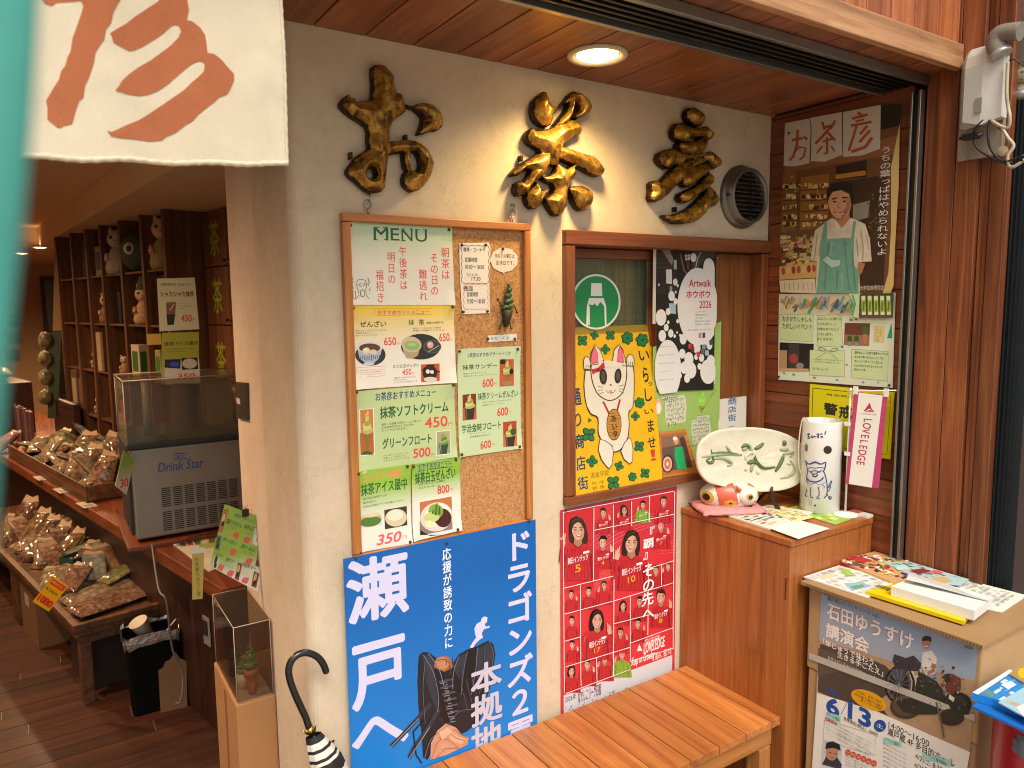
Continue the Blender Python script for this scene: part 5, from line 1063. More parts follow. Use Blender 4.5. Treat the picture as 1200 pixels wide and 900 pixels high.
# framed photograph
q = Plane(wallP(.0).at(*wallP(.0).uv(790, 556)), (1, -.10, 0), (0, .20, 1)); F = Flat(q, ZW)
F.base([(75, 580), (275, 558), (368, 862), (80, 905)], OAK_X, .012); F.poly([(105, 612), (262, 598), (325, 825), (118, 858)], ink('#5a4438'))
F.poly([(105, 612), (262, 598), (280, 660), (110, 690)], ink('#7a5a48')); F.poly([(230, 620), (265, 612), (320, 820), (285, 830)], ink('#4a2f28')); F.poly([(200, 684), (250, 680), (282, 835), (215, 842), (195, 740)], ink('#1f9a5c')); F.poly([(180, 690), (200, 684), (196, 740), (190, 780), (178, 730)], ink('#5a4a48')); F.poly([(250, 680), (262, 690), (275, 760), (268, 770)], ink('#5a4a48')); F.ell((207, 642), 18, 26, ink('#c98a70')); F.ell((200, 624), 16, 14, ink('#d8d2c8')); F.line([(195, 658), (215, 656)], 3, ink('#8a5040'))
F.ell((148, 800), 40, 62, ink('#2a2624')); F.ell((146, 802), 32, 52, ink('#c9a08c')); F.ell((146, 802), 22, 36, ink('#b0645a')); F.ell((146, 802), 10, 16, ink('#d8b8a0'))
F.build('framed_photo', 'small wooden framed photograph of a cook in a green apron on the window sill', 'picture frame')

# ------------------------------------------------------------------ side wall sheets
SPL = sideP(2.321)
F = Flat(SPL, (905, 120, 4)); F.base([(58, 98), (510, 10), (608, 5), (560, 905), (40, 890)], ink('#6a4628'), .0006)
F.poly([(58, 98), (512, 10), (508, 218), (330, 255), (185, 278), (52, 302)], ink('#4a2c18')); F.poly([(508, 14), (607, 6), (600, 110), (508, 130)], ink('#1f1a18')); F.poly([(60, 300), (600, 150), (592, 240), (60, 330)], ink('#8a5a34'))
NW = ink('#c9beb0')
F.poly([(60, 98), (176, 76), (184, 120), (176, 285), (110, 300), (54, 298)], NW); F.poly([(180, 74), (330, 46), (332, 246), (250, 278), (183, 276), (188, 120)], NW); F.poly([(336, 46), (512, 12), (508, 218), (420, 250), (336, 256)], NW)
BR = ink('#a8502c')
F.line([(95, 178), (145, 168)], 13, BR); F.line([(122, 130), (118, 200), (100, 255), (82, 272)], 13, BR); F.line([(100, 240), (130, 210), (160, 215), (150, 255), (130, 270)], 10, BR); F.line([(150, 160), (166, 175)], 12, BR)
F.line([(240, 120), (290, 108)], 12, BR); F.line([(238, 92), (250, 130)], 11, BR); F.line([(300, 85), (278, 125)], 11, BR); F.line([(275, 120), (240, 160), (205, 195)], 12, BR); F.line([(262, 140), (300, 180)], 10, BR); F.line([(240, 185), (285, 172)], 9, BR); F.line([(262, 165), (262, 240), (245, 240)], 11, BR); F.line([(238, 205), (212, 240)], 9, BR); F.line([(280, 205), (295, 230)], 9, BR)
F.line([(405, 48), (425, 62)], 14, BR); F.line([(378, 78), (452, 58)], 12, BR); F.line([(395, 90), (435, 80)], 10, BR); F.line([(372, 110), (470, 92)], 12, BR); F.line([(400, 110), (385, 160), (362, 228)], 12, BR); F.line([(450, 110), (415, 150)], 12, BR); F.line([(462, 132), (412, 188)], 13, BR); F.line([(472, 165), (440, 210), (375, 232)], 15, BR)
# shop in the photograph
F.poly([(50, 335), (115, 320), (110, 600), (40, 610)], ink('#8a5a32')); F.poly([(135, 350), (270, 335), (265, 590), (130, 600)], ink('#92602f')); F.poly([(300, 300), (445, 270), (445, 350), (300, 365)], ink('#2a1c14')); F.line([(300, 350), (440, 330)], 22, ink('#b87830'))
F.poly([(270, 380), (540, 340), (525, 860), (400, 860)], ink('#3a2618')); F.poly([(380, 480), (460, 460), (450, 540), (380, 560)], ink('#8a8470'))
rs = random.Random(21)
for k in range(150):
    x = rs.choice([rs.uniform(48, 105), rs.uniform(140, 258)]); y = rs.choice([400, 450, 500, 545, 580])+rs.uniform(-6, 6); F.rect((x, y-18), (x+rs.uniform(8, 18), y), ink(rs.choice(['#b08a40', '#d8b060', '#5a3a1c', '#e0c890', '#8a5430', '#b8b060', '#3a2414'])))
for y in (410, 460, 510, 555): F.line([(46, y+3), (108, y-2)], 3, ink('#2a160c')); F.line([(134, y+3), (265, y-4)], 3, ink('#2a160c'))
for k in range(12): F.ell((rs.uniform(60, 260), rs.uniform(345, 430)), 3, 3, ink('#f0d088'))
F.poly([(36, 610), (215, 590), (215, 760), (36, 780)], ink('#6a4a30'))
for k in range(130): x, y = rs.uniform(38, 190), rs.uniform(620, 755); F.rect((x, y), (x+rs.uniform(14, 30), y+rs.uniform(10, 20)), ink(rs.choice(['#c9b070', '#7a8a34', '#a8402c', '#d8c8a0', '#5a2c1c', '#b0983c', '#c9a27a'])))
F.poly([(36, 770), (218, 745), (218, 820), (36, 832)], ink('#c9a060')); F.poly([(36, 835), (205, 825), (205, 895), (42, 890)], ink('#d3c4a8'))
for k in range(7): F.ell((55+24*k, 790-2*k), 9, 18, ink(['#a8503a', '#d8b070', '#8a3a2c'][k % 3])); F.line([(60+22*k, 845), (62+22*k, 880)], 3, ink('#8a8a8a'))
for k in range(60): x, y = rs.uniform(450, 525), rs.uniform(430, 640); F.ell((x, y), 5, 5, ink(rs.choice(['#3c2c14', '#5a4018', '#2a2410', '#7a5a24'])))
# man in an apron, in the photograph
ink0 = ink; ink = lambda c: pink_(c, 34)
SH = ink('#d3c5ae'); F.poly([(205, 600), (285, 540), (385, 545), (440, 570), (462, 640), (470, 745), (410, 750), (415, 895), (205, 895), (215, 745), (182, 740)], SH); F.poly([(405, 750), (440, 755), (425, 800), (400, 820)], ink('#b07850'))
F.poly([(295, 500), (365, 500), (370, 560), (330, 590), (290, 555)], ink('#b98058')); F.poly([(268, 555), (295, 540), (330, 590), (375, 540), (395, 560), (340, 605)], ink('#dccfb8'))
AP = ink('#6fa08c'); F.poly([(250, 560), (262, 556), (262, 640), (375, 635), (385, 555), (398, 560), (388, 640), (385, 760), (410, 790), (408, 895), (210, 895), (228, 740), (235, 640)], AP); F.poly([(262, 600), (300, 590), (262, 640)], SH)
F.ell((322, 470), 54, 76, ink('#d39c76'), -4, 28); F.poly([(264, 470), (262, 410), (290, 380), (330, 370), (370, 385), (382, 440), (376, 475), (366, 430), (330, 412), (290, 420), (276, 440)], ink('#241c18')); F.line([(285, 455), (308, 448)], 6, ink('#241c18')); F.line([(332, 446), (358, 448)], 6, ink('#241c18')); F.ell((298, 466), 8, 4, ink('#241c18')); F.ell((344, 464), 8, 4, ink('#241c18')); F.line([(318, 468), (312, 492), (326, 496)], 4, ink('#a06a48')); F.line([(298, 514), (320, 522), (346, 512)], 5, ink('#8a4a38'))
F.poly([(358, 440), (374, 450), (372, 490), (350, 535), (325, 545), (350, 500)], ink('#b27a56')); F.poly([(275, 500), (290, 535), (322, 548), (345, 540), (322, 556), (288, 545)], ink('#9a6444')); F.line([(300, 500), (296, 515), (306, 526)], 3, ink('#a06a4a')); F.line([(345, 498), (352, 512), (346, 524)], 3, ink('#9a6242')); F.line([(305, 520), (322, 526), (342, 520)], 4, ink('#f0dccc'))
for pts in ([(215, 620), (206, 700), (200, 740)], [(420, 600), (432, 680), (428, 745)], [(400, 640), (408, 720)], [(232, 650), (224, 720)], [(445, 620), (456, 690)]): F.line(pts, 5, ink('#ab9c84'))
for pts in ([(270, 660), (258, 760), (248, 880)], [(345, 650), (352, 760), (366, 880)], [(310, 790), (306, 880)], [(380, 700), (388, 800), (396, 880)]): F.line(pts, 7, ink('#5a8a78'))
for pts in ([(285, 655), (278, 720)], [(330, 800), (334, 885)]): F.line(pts, 6, ink('#86b4a2'))
F.poly([(240, 740), (262, 720), (285, 738), (325, 740), (320, 765), (285, 775), (260, 755)], ink('#b4cfc0'))
ink = ink0; F.poly([(560, 300), (600, 100), (596, 400), (582, 640), (574, 860), (556, 902), (520, 896), (548, 800), (560, 600)], pm('#d8b878', .5, 0, .1, 12)); F.vtext('うちの葉っぱはやめられないよ', (508, 205), (544, 720), ink('#e6e0d2'), .005, .05); F.text('大学広告研究会', (415, 856), (528, 882), ink('#d8d0c0'))
F.build('shop_poster', 'tall photo poster of a shopkeeper in a green apron, top of the side wall', 'poster', pins=[(80, 145)], pinm=BLACK, bend=lambda u, v: .004*math.sin(u*3)*v+.028*max(0, u-.82)**1.6*max(0, 1.05-v)*3)
# notes sheet
F = Flat(SPL, (905, 340, 7.497)); F.base([(60, 36), (1085, 22), (1058, 858), (52, 785)], pm('#d6dcc8', .4, 0, .04, 7, .12, .15))
cols = ['#2f9a86', '#d08a4a', '#c46a9a', '#8a8fa8', '#6a7a44', '#e0b84a', '#4a5a6a', '#c8b090', '#7fb06a', '#b07a5a']
F.poly([(62, 40), (790, 28), (780, 245), (600, 215), (66, 205)], ink('#cfc6a8')); rc = random.Random(4)
for k in range(46):
    x = 70+15.5*k; y = 45+rc.uniform(0, 90); L = rc.uniform(40, 100); w_ = rc.uniform(9, 20); dx = rc.uniform(10, 40)
    if y+L > 205: L = 205-y
    F.poly([(x+dx, y), (x+dx+w_, y+8), (x+w_, y+L), (x-w_*.3, y+L-8)], ink(rc.choice(cols)))
F.poly([(690, 30), (790, 30), (780, 245), (705, 230), (740, 140)], ink('#bcd0a0')); F.line([(720, 40), (745, 120), (720, 225)], 14, ink('#3a9a86'))
photo(F, (785, 30), (1075, 245), '#3a4a2c', '#5a4a34')
for k in range(5): x = 800+55*k; F.poly([(x, 50), (x+34, 50), (x+40, 215), (x+4, 218)], ink('#d6d8b0')); F.poly([(x+3, 88), (x+36, 88), (x+40, 190), (x+6, 192)], ink('#9ab83a')); F.rect((x+14, 100), (x+26, 180), ink('#5a7a24'))
NG = pm('#c6d8a6', .5); GL = ink('#6a7a62')
def card(pts, w=3): F.poly(pts, NG); F.line(pts, w, GL, True)
card([(66, 212), (362, 212), (358, 455), (72, 435)]); F.text('おきかたしゃしん', (92, 228), (352, 280), BLK, .01); F.text('たのしいイベント', (92, 292), (350, 345), BLK, .01)
card([(395, 222), (608, 216), (622, 500), (398, 492)]); F.lines(['お父さんフロ屋さん', 'いつもおいしい', '抹茶をありがとう', 'ございます。', 'またきます。'], (404, 238), (604, 470), BLK, 0, .55)
photo(F, (638, 288), (852, 492), '#6a3a2c', '#9a6a5a')
for (x, y) in ((682, 430), (742, 430)): F.ell((x, y), 22, 34, DGRN); F.poly([(x-18, y+22), (x+18, y+22), (x+14, y+60), (x-14, y+60)], ink('#8a8a7a'))
F.ell((815, 350), 24, 40, ink('#3f6a34')); F.poly([(795, 388), (838, 388), (826, 470), (806, 470)], ink('#b07848'))
F.poly([(900, 318), (985, 322), (978, 462), (892, 455)], ink('#d8c888')); F.line([(900, 318), (985, 322), (978, 462), (892, 455)], 3, ink('#b0924a'), True); F.scribble((908, 335), (970, 450), 5, BLK, 6)
photo(F, (66, 458), (358, 715), '#1c1614', '#201814'); F.poly([(64, 525), (132, 530), (130, 690), (62, 690)], ink('#b08a6a')); F.poly([(145, 470), (240, 475), (235, 690), (140, 690)], ink('#3a3638')); F.ell((190, 602), 38, 42, ink('#a03c34')); F.ell((245, 665), 34, 28, ink('#8a8478')); F.poly([(64, 685), (322, 690), (322, 715), (62, 712)], ink('#c49a78'))
card([(332, 525), (638, 532), (635, 762), (330, 745)]); F.lines(['いつもおいしいアイスをありがとう', 'これからもずっと応援しています'], (362, 598), (608, 660), BLK, 0, .5); F.ell((440, 520), 36, 16, GL, 15); F.ell((545, 525), 36, 16, GL, -15); F.ell((440, 520), 28, 9, NG, 15); F.ell((545, 525), 28, 9, NG, -15); F.line([(490, 535), (390, 600)], 3, GL); F.line([(490, 535), (580, 605)], 3, GL); F.text('店長より', (350, 676), (490, 708), ink('#7a8a72'))
card([(700, 518), (1022, 540), (1015, 800), (695, 770)]); F.lines(['夏休みにここに来て抹茶のソフトを', 'はじめて食べました。とっても', 'おいしくてびっくりしました。', 'こんどはともだちといっしょに', 'きたいです。'], (728, 535), (1010, 745), BLK, .015, .6)
for (x, y, cc) in ((190, 742, '#2f8aa8'), (105, 730, '#8a9a7a'), (370, 770, '#b05050'), (570, 790, '#5a9ac0'), (800, 810, '#6aa0b8'), (930, 812, '#8ab0c8'), (616, 498, '#3a7a8a'), (655, 655, '#9a9a9a'), (695, 262, '#5a6a5a'), (738, 258, '#5a6a5a')): F.ell((x, y), 13, 9, ink(cc), 20)
F.poly([(1050, 280), (1055, 420), (1008, 425)], ink('#2f9a7a'))
F.build('notes_sheet', 'laminated sheet of photos and handwritten green cards below the shopkeeper poster', 'notice sheet', pins=[(62, 760), (1030, 836)], pinm=PINM)
# yellow warning sign
F = Flat(sideP(2.319), (925, 440, 5.296)); F.base([(130, 52), (655, 105), (628, 520), (118, 440)], pm('#d6cc10', .4, 0, .04, 8, .06), .0015)
F.line([(148, 78), (632, 128), (608, 490), (138, 420)], 4, OUT, True); F.text('自主防犯活動中', (234, 110), (560, 158), OUT, .015); F.text('警', (216, 166), (300, 252), OUT, .07); F.text('戒', (312, 180), (390, 275), OUT, .07); F.text('中', (405, 190), (480, 290), OUT, .07)
F.build('warning_sign', 'bright yellow warning sign with black characters behind the mini banner', 'sign')
# ------------------------------------------------------------------ cabinet and bench
CZ = .992
t = thing('side_cabinet', 'plain oak veneer cabinet with display things on top, in the porch corner', 'cabinet', (2.11, -.23, 0))
b = MB(); b.box(1.885, 2.319, -.455, -.006, 0, CZ-.022, OAK_V); world_part(b, 'carcass', t, bevel=.003)
b = MB(); b.box(1.882, 2.319, -.460, -.004, CZ-.0215, CZ, OAK_V); world_part(b, 'top', t, bevel=.003)
b = MB(); b.box(1.8835, 1.8848, -.444, -.440, .80, .87, pm('#5a2a14', .5)); world_part(b, 'finger_pull', t)
BZ = .413
t = thing('porch_bench', 'long varnished wooden bench with crosswise boards under the posters', 'bench', (1.32, -.23, 0))
b = MB(); x = .78
while x < 1.86:
    b.box(x+.0016, x+.1165, -.436, -.034, BZ-.026, BZ, BENCH_Y); x += .118
world_part(b, 'seat_boards', t, bevel=.0022)
b = MB(); b.box(.79, 1.86, -.425, -.398, BZ-.086, BZ-.0265, BENCH_X); world_part(b, 'front_rail', t, bevel=.003)
b = MB(); b.box(.79, 1.86, -.075, -.05, BZ-.086, BZ-.0265, BENCH_X); world_part(b, 'back_rail', t, bevel=.003)
for x in (1.80, .80):
    for y in (-.40, -.10):
        b = MB(); b.box(x, x+.052, y-.028, y+.024, 0, BZ-.0870 if y < -.2 else BZ-.0870, BENCH_Z); world_part(b, 'leg', t, bevel=.003)
# dark bags of things under the bench, half hidden
# ------------------------------------------------------------------ umbrella
UP = wallP(-.05)
def up(x, y, n=0): u, v = UP.uv(320+x/5.62, 740+y/5.62); p = UP.at(u, v, n); return p
tip = Vector((.745, -.20, .012)); hd = up(240, 635)
t = thing('umbrella', 'furled black and white striped umbrella with a black crook handle leaning on the plaster pillar', 'umbrella', tip)
b = MB(); hook = [(236, 630), (215, 565), (180, 490), (140, 400), (112, 320), (103, 255), (118, 200), (155, 158), (205, 140), (255, 148), (300, 175), (330, 215), (345, 250), (352, 272)]
H = [up(x, y)-tip for x, y in hook]; C = catmull(H, 5); b.tube(C, [.0088]*(len(C)-3)+[.0084, .008, .007], pm('#17171a', .32, 0, .1, 40, .1, .3), 16); b.build('crook_handle', t)
ax = (tip-hd).normalized()
b = MB(); b.tube([hd-tip-ax*.002, hd-tip+ax*.018], .0095, pm('#b89a4a', .3, 1.), 14); b.build('collar', t)
b = MB(); b.tube([hd-tip, Vector((0, 0, 0))], .004, METAL_D, 8); b.build('shaft', t)
L = (tip-hd).length; q = ax.to_track_quat('Z', 'Y').to_matrix().to_4x4(); mx = Matrix.Translation(hd-tip) @ q
m, n, l, bb = newmat('striped_cover'); v = coords(n, l); s_ = n.new('ShaderNodeSeparateXYZ'); tc = n.new('ShaderNodeUVMap')
# stripes are separate bands of cloth along the cover
SBLK = pm('#19181a', .7, 0, .1, 30, .2); SWHT = pm('#d8d0c4', .75, 0, .08, 30, .2); STAN = pm('#c9a58c', .75, 0, .08, 30, .2)
prof = []
def rad(s): 
    return .010+.030*min(1, s/.10)**.8*(1 if s < .35 else max(.22, 1-(s-.35)/.45))
b = MB(); SEG = 40; N = 80; Ls = L-.05; vs = []
for j in range(N+1):
    s = .022+(Ls-.022)*j/N
    for k in range(SEG):
        a = 2*math.pi*k/SEG; r = rad(s)*(1+.03*math.sin(a*8)+.03*math.sin(a*3)); vs.append((r*math.cos(a), r*math.sin(a), s+.004*math.sin(a+1)))
bands = [(.0, .035, SBLK), (.035, .05, SWHT), (.05, .06, SBLK), (.06, .075, SWHT), (.075, .084, SBLK), (.084, .096, SWHT), (.096, .112, SBLK), (.112, .116, SWHT), (.116, .122, SBLK), (.122, .30, SWHT), (.30, .34, STAN), (.34, .36, SBLK), (.36, 2, SWHT)]
for j in range(N):
    s = .022+(Ls-.022)*(j+.5)/N; m_ = [m for a, c, m in bands if a <= s < c][0]
    b.add(vs[j*SEG:(j+2)*SEG], [(k, (k+1) % SEG, SEG+(k+1) % SEG, SEG+k) for k in range(SEG)], m_, True, mx)
o = b.build('canopy', t, weld=True)
b = MB()
for k in range(8):
    a = 2*math.pi*k/8; b.tube([(.010*math.cos(a), .010*math.sin(a), .012), (.017*math.cos(a), .017*math.sin(a), .002), (.019*math.cos(a), .019*math.sin(a), -.004)], .0016, pm('#c9b068', .3, 1.), 6, mx=mx)
b.build('rib_tips', t)
b = MB(); b.tube([(.030, .004, .10), (.050, .006, .085), (.068, .008, .088)], .003, SBLK, 6, mx=mx); b.build('strap', t)

# ------------------------------------------------------------------ things on the cabinet
# oval plate on an easel
U = Vector((.40, -.15, 0)).normalized(); V = Vector((-.06, .16, 1.0)); c0 = Vector((2.06, -.165, 1.165))
PL = Plane(c0, U, V); z = (800, 480, 6.431)
outl = catmull([(95, 340), (110, 265), (160, 205), (240, 160), (350, 140), (500, 132), (640, 145), (760, 178), (850, 225), (905, 280), (925, 380), (905, 480), (870, 550), (800, 590), (700, 612), (560, 618), (400, 600), (260, 572), (170, 540), (115, 470), (95, 400)], 4)
t = thing('oval_plate', 'large off-white oval ceramic plate with green brushed characters on a small easel', 'plate', PL.at(0, -.11)); t.location.z = CZ
F = Flat(PL, z); CER = pm('#cdc7b4', .35, 0, .09, 22, .35, .3)
uvs = [PL.uv(p[0]/z[2]+z[0], p[1]/z[2]+z[1]) for p in outl]; cu = sum(p[0] for p in uvs)/len(uvs); cv = sum(p[1] for p in uvs)/len(uvs)
ringz = [(1.0, .006), (.99, .011), (.965, .012), (.9, .009), (.6, .006), (.3, .005)]; vs = []; fs = []; K = len(uvs)
for sc_, h in [(.93, -.012), (1.0, .0)]+ringz:
    for u, v in uvs: vs.append((cu+(u-cu)*sc_, cv+(v-cv)*sc_, h+.0015*mnoise.noise(Vector((u*30, v*30, 2)))))
nr = len(ringz)+2
for i in range(nr-1):
    for k in range(K): fs.append((i*K+k, i*K+(k+1) % K, (i+1)*K+(k+1) % K, (i+1)*K+k))
vs.append((cu, cv, .005)); fs += [((nr-1)*K+k, (nr-1)*K+(k+1) % K, len(vs)-1) for k in range(K)]
fs.append(list(range(K)))
F.mb.add(vs, fs, CER, True)
G1 = pm('#4d6436', .35, 0, .3, 70, .1); G2 = pm('#94a078', .4, 0, .25, 70, .1); G3 = pm('#c3c2a2', .4)
bms = MB()
def brush(pts, w, m, h=.007):
    C = catmull(pts, 4); Q = []
    for i, p in enumerate(C):
        u, v = PL.uv(p[0]/z[2]+z[0], p[1]/z[2]+z[1]); Q.append((u, v, .0088-w*.00026))
    w = 4+w*.42; ws = [w*.0006*(.5+.8*math.sin(math.pi*(i+.5)/len(C))) for i in range(len(C))]
    bms.tube(Q, ws, m, 8)
for pts, w, m in (([(120, 358), (210, 345), (330, 330), (440, 340)], 9, G2), ([(215, 330), (300, 326), (420, 336)], 7, G1), ([(208, 300), (215, 345), (222, 385), (195, 400), (172, 380), (200, 365)], 8, G1), ([(225, 372), (290, 365), (340, 385), (362, 405), (330, 425)], 8, G2), ([(318, 272), (340, 300), (355, 320)], 8, G2),
    ([(438, 288), (470, 268), (506, 292)], 14, G1), ([(536, 296), (572, 278), (602, 252)], 13, G1), ([(500, 262), (506, 300), (520, 318)], 8, G2), ([(440, 300), (480, 290)], 12, G2), ([(470, 380), (470, 350), (510, 320), (530, 340), (500, 380)], 10, G3), ([(530, 320), (540, 370), (565, 410), (610, 440), (690, 432)], 10, G1), ([(480, 400), (530, 395), (560, 400)], 15, G1), ([(520, 400), (512, 440), (508, 468)], 10, G2), ([(465, 440), (475, 455)], 12, G3), ([(545, 462), (565, 470), (550, 480)], 10, G3),
    ([(740, 240), (760, 250), (745, 270)], 22, G1), ([(725, 300), (770, 300), (790, 300)], 12, G2), ([(755, 335), (740, 380), (715, 430), (690, 465)], 13, G1), ([(750, 335), (800, 325), (822, 322), (800, 360)], 8, G2), ([(800, 380), (830, 430), (820, 475), (780, 505), (725, 518)], 9, G2), ([(775, 400), (810, 410)], 7, G3)):
    brush(pts, w, m)
def inparent(mb_, name, mw, parent):
    o = mb_.build(name, weld=False); o.matrix_world = mw; bpy.context.view_layer.update(); o.parent = parent; o.matrix_parent_inverse = parent.matrix_world.inverted(); return o
MW = PL.matrix(0, 0)
inparent(F.mb, 'ceramic_body', MW, t); inparent(bms, 'green_brushwork', MW, t)
b = MB()
for px_, y0 in ((452, 600), (650, 600)):
    u, v = PL.uv(px_/z[2]+z[0], 620/z[2]+z[1])
    f_ = PL.at(u, v-.004, .018); bk = PL.at(u, v+.05, -.03)
    b.tube([PL.at(u, v+.02, .020), f_, PL.at(u, v-.012, .012), Vector((f_.x+.012, f_.y-.02, CZ+.006)), ], [.004, .006, .008, .008], DARKWOOD, 8)
    b.tube([PL.at(u, v-.004, .02), PL.at(u, v-.004, -.02), Vector((bk.x+.03, bk.y+.05, CZ+.006))], .006, DARKWOOD, 8); b.tube([PL.at(u, v-.004, -.012), PL.at(u, v+.12, -.020)], .005, DARKWOOD, 8)
world_part(b, 'easel', t)
# cushion and papier mache cat
t = thing('pink_cushion', 'flat pink cushion at the left front edge of the cabinet top', 'cushion', (1.985, -.125, CZ))
CU = pm('#d08a8a', .85, 0, .12, 60, .4); mx = Matrix.Rotation(R(-28), 4, 'Z')
b = MB(); vs = []; N = 24
for j in range(N+1):
    for i in range(N+1):
        a, c = i/N*2-1, j/N*2-1; e = max(0, (1-a**4)*(1-c**4))**.45; vs.append((.118*a*(1-.10*c*c), .090*c*(1-.10*a*a), .012+.014*e+.0015*mnoise.noise(Vector((a*4, c*4, 1)))))
top = [(j*(N+1)+i, j*(N+1)+i+1, (j+1)*(N+1)+i+1, (j+1)*(N+1)+i) for j in range(N) for i in range(N)]
b.add(vs, top, CU, True, mx); b.add([(x, y, .024-z_ if z_ > .012 else z_) for x, y, z_ in [(v[0], v[1], min(v[2]*1.0, .0235)) for v in vs]], [f[::-1] for f in top], CU, True, mx); b.build('cover', t, weld=True)
b = MB()
for sx in (-1, 1):
    for sy in (-1, 1): b.ell((sx*.108, sy*.082, .012), (.010, .008, .006), CU, 10, 8, mx)
b.build('corner_tuft', t)
t = thing('cat_figure', 'papier mache sleeping cat in white, orange and black, lying on the pink cushion', 'cat figurine', (1.985, -.125, CZ+.0245), R(-38))
WH = pm('#d3cbbd', .45, 0, .08, 40, .15, .3); OR_ = pm('#c4553a', .45, 0, .1, 40, .1, .3); YE = pm('#d09a2c', .45, 0, .1, 40, .1, .2); BK = pm('#211c1a', .4)
b = MB(); RX, RY, RZ = .096, .058, .056
vs = []; fs = {}; SG, RG = 110, 80
def cat_m(d):
    # painted patches: orange saddle, spots
    if -.46 < d.x+.12*d.z < .22 and d.z > -.45+.5*(d.x+.2)**2:
        if (d.x+.02)**2+(d.y+.80)**2+(d.z+.25)**2 < .03: return BK
        if (d.x+.02)**2+(d.y+.80)**2+(d.z+.25)**2 < .07: return YE
        if (d.x+.25)**2+(d.y+.1)**2+(d.z-.95)**2 < .02: return YE
        return OR_
    if (d.x+.80)**2+(d.y+.50)**2+(d.z-.0)**2 < .05: return BK
    if (d.x+.78)**2+(d.y+.50)**2+(d.z-.0)**2 < .13: return YE
    if (d.x-.42)**2+(d.y-.2)**2+(d.z-.9)**2 < .05: return BK
    return WH
for i in range(RG+1):
    th = math.pi*i/RG
    for k in range(SG):
        a = 2*math.pi*k/SG; d = Vector((math.cos(th), math.sin(th)*math.cos(a), math.sin(th)*math.sin(a)))
        vs.append((d.x*RX, d.y*RY, max(RZ*.55+d.z*RZ, .0)))
for i in range(RG):
    for k in range(SG):
        th = math.pi*(i+.5)/RG; a = 2*math.pi*(k+.5)/SG; d = Vector((math.cos(th), math.sin(th)*math.cos(a), math.sin(th)*math.sin(a)))
        fs.setdefault(cat_m(d), []).append((i*SG+k, (i+1)*SG+k, (i+1)*SG+(k+1) % SG, i*SG+(k+1) % SG))
for m_, ff in fs.items(): b.add(vs, ff, m_, True)
b.build('body', t, weld=True)
b = MB(); hc = Vector((.052, -.022, .036)); b.ell(hc, (.046, .041, .036), WH, 28, 20); h = b.build('head', t)
for ex, ey in ((.024, -.044), (.074, -.006)):
    b = MB(); e0 = Vector((ex, ey, .058)); tp = e0+Vector((-.010, -.004, .026)); b.tube([e0, tp], [.015, .0015], WH, 12); b.tube([e0+Vector((.001, -.006, .001)), tp+Vector((.001, -.006, -.005))], [.010, .001], OR_, 10); b.build('ear', t)
b = MB()
for (dx, dz, r, m_) in ((.020, .004, .0125, YE), (.022, .004, .008, BK)):
    b.ell(hc+Vector((dx-.012, -.0385+(-.002 if m_ is BK else 0), dz)), (r, .005, r), m_, 16, 10)
for (dx, dz, r, m_) in ((.036, .006, .010, YE), (.037, .006, .0065, BK)):
    b.ell(hc+Vector((dx, -.014+(-.002 if m_ is BK else 0), dz)), (.005, r, r), m_, 16, 10)
b.ell(hc+Vector((.026, -.030, -.012)), (.004, .003, .003), OR_, 10, 8)
for k in range(3): b.tube([hc+Vector((-.012, -.036, -.006-.004*k)), hc+Vector((-.030, -.032, -.004-.006*k))], .0006, BK, 5)
b.build('painted_face', t)
# white ceramic lamp cylinder with blue drawing
cx, cy, cr, ch = 2.246, -.305, .0655, .318
t = thing('ceramic_lantern', 'tall white ceramic cylinder with a blue cat drawing and round holes on the cabinet', 'ceramic lantern', (cx, cy, CZ))
PORC = pm('#cfcfca', .2, 0, .05, 12, .08, .5)
b = MB(); b.lathe([(0, .001), (cr-.004, .001), (cr, .006), (cr, ch-.004), (cr-.002, ch), (cr-.006, ch-.002), (cr-.007, .02), (0, .018)], PORC, 64); b.build('cylinder', t)
BLU = pm('#1d3a7a', .25); CYL0 = math.atan2(CAM.y-cy, CAM.x-cx)
zz_ = (925, 440, 5.296)
def oncyl(x, y, off=.0006):
    d = ray(x/zz_[2]+zz_[0], y/zz_[2]+zz_[1]); o = CAM-Vector((cx, cy, 0)); A = d.x**2+d.y**2; B = 2*(o.x*d.x+o.y*d.y); Cc = o.x**2+o.y**2-(cr+off)**2; D = B*B-4*A*Cc
    tt = (-B-math.sqrt(max(D, 0)))/(2*A); p = CAM+d*tt; return p-Vector((cx, cy, CZ))
b = MB()
def cyl_line(pts, w):
    C = catmull([Vector((p[0], p[1])) for p in pts], 3) if len(pts) > 2 else [Vector(p) for p in pts]
    b.tube([oncyl(p[0], p[1], .0002) for p in C], w*.00026, BLU, 6)
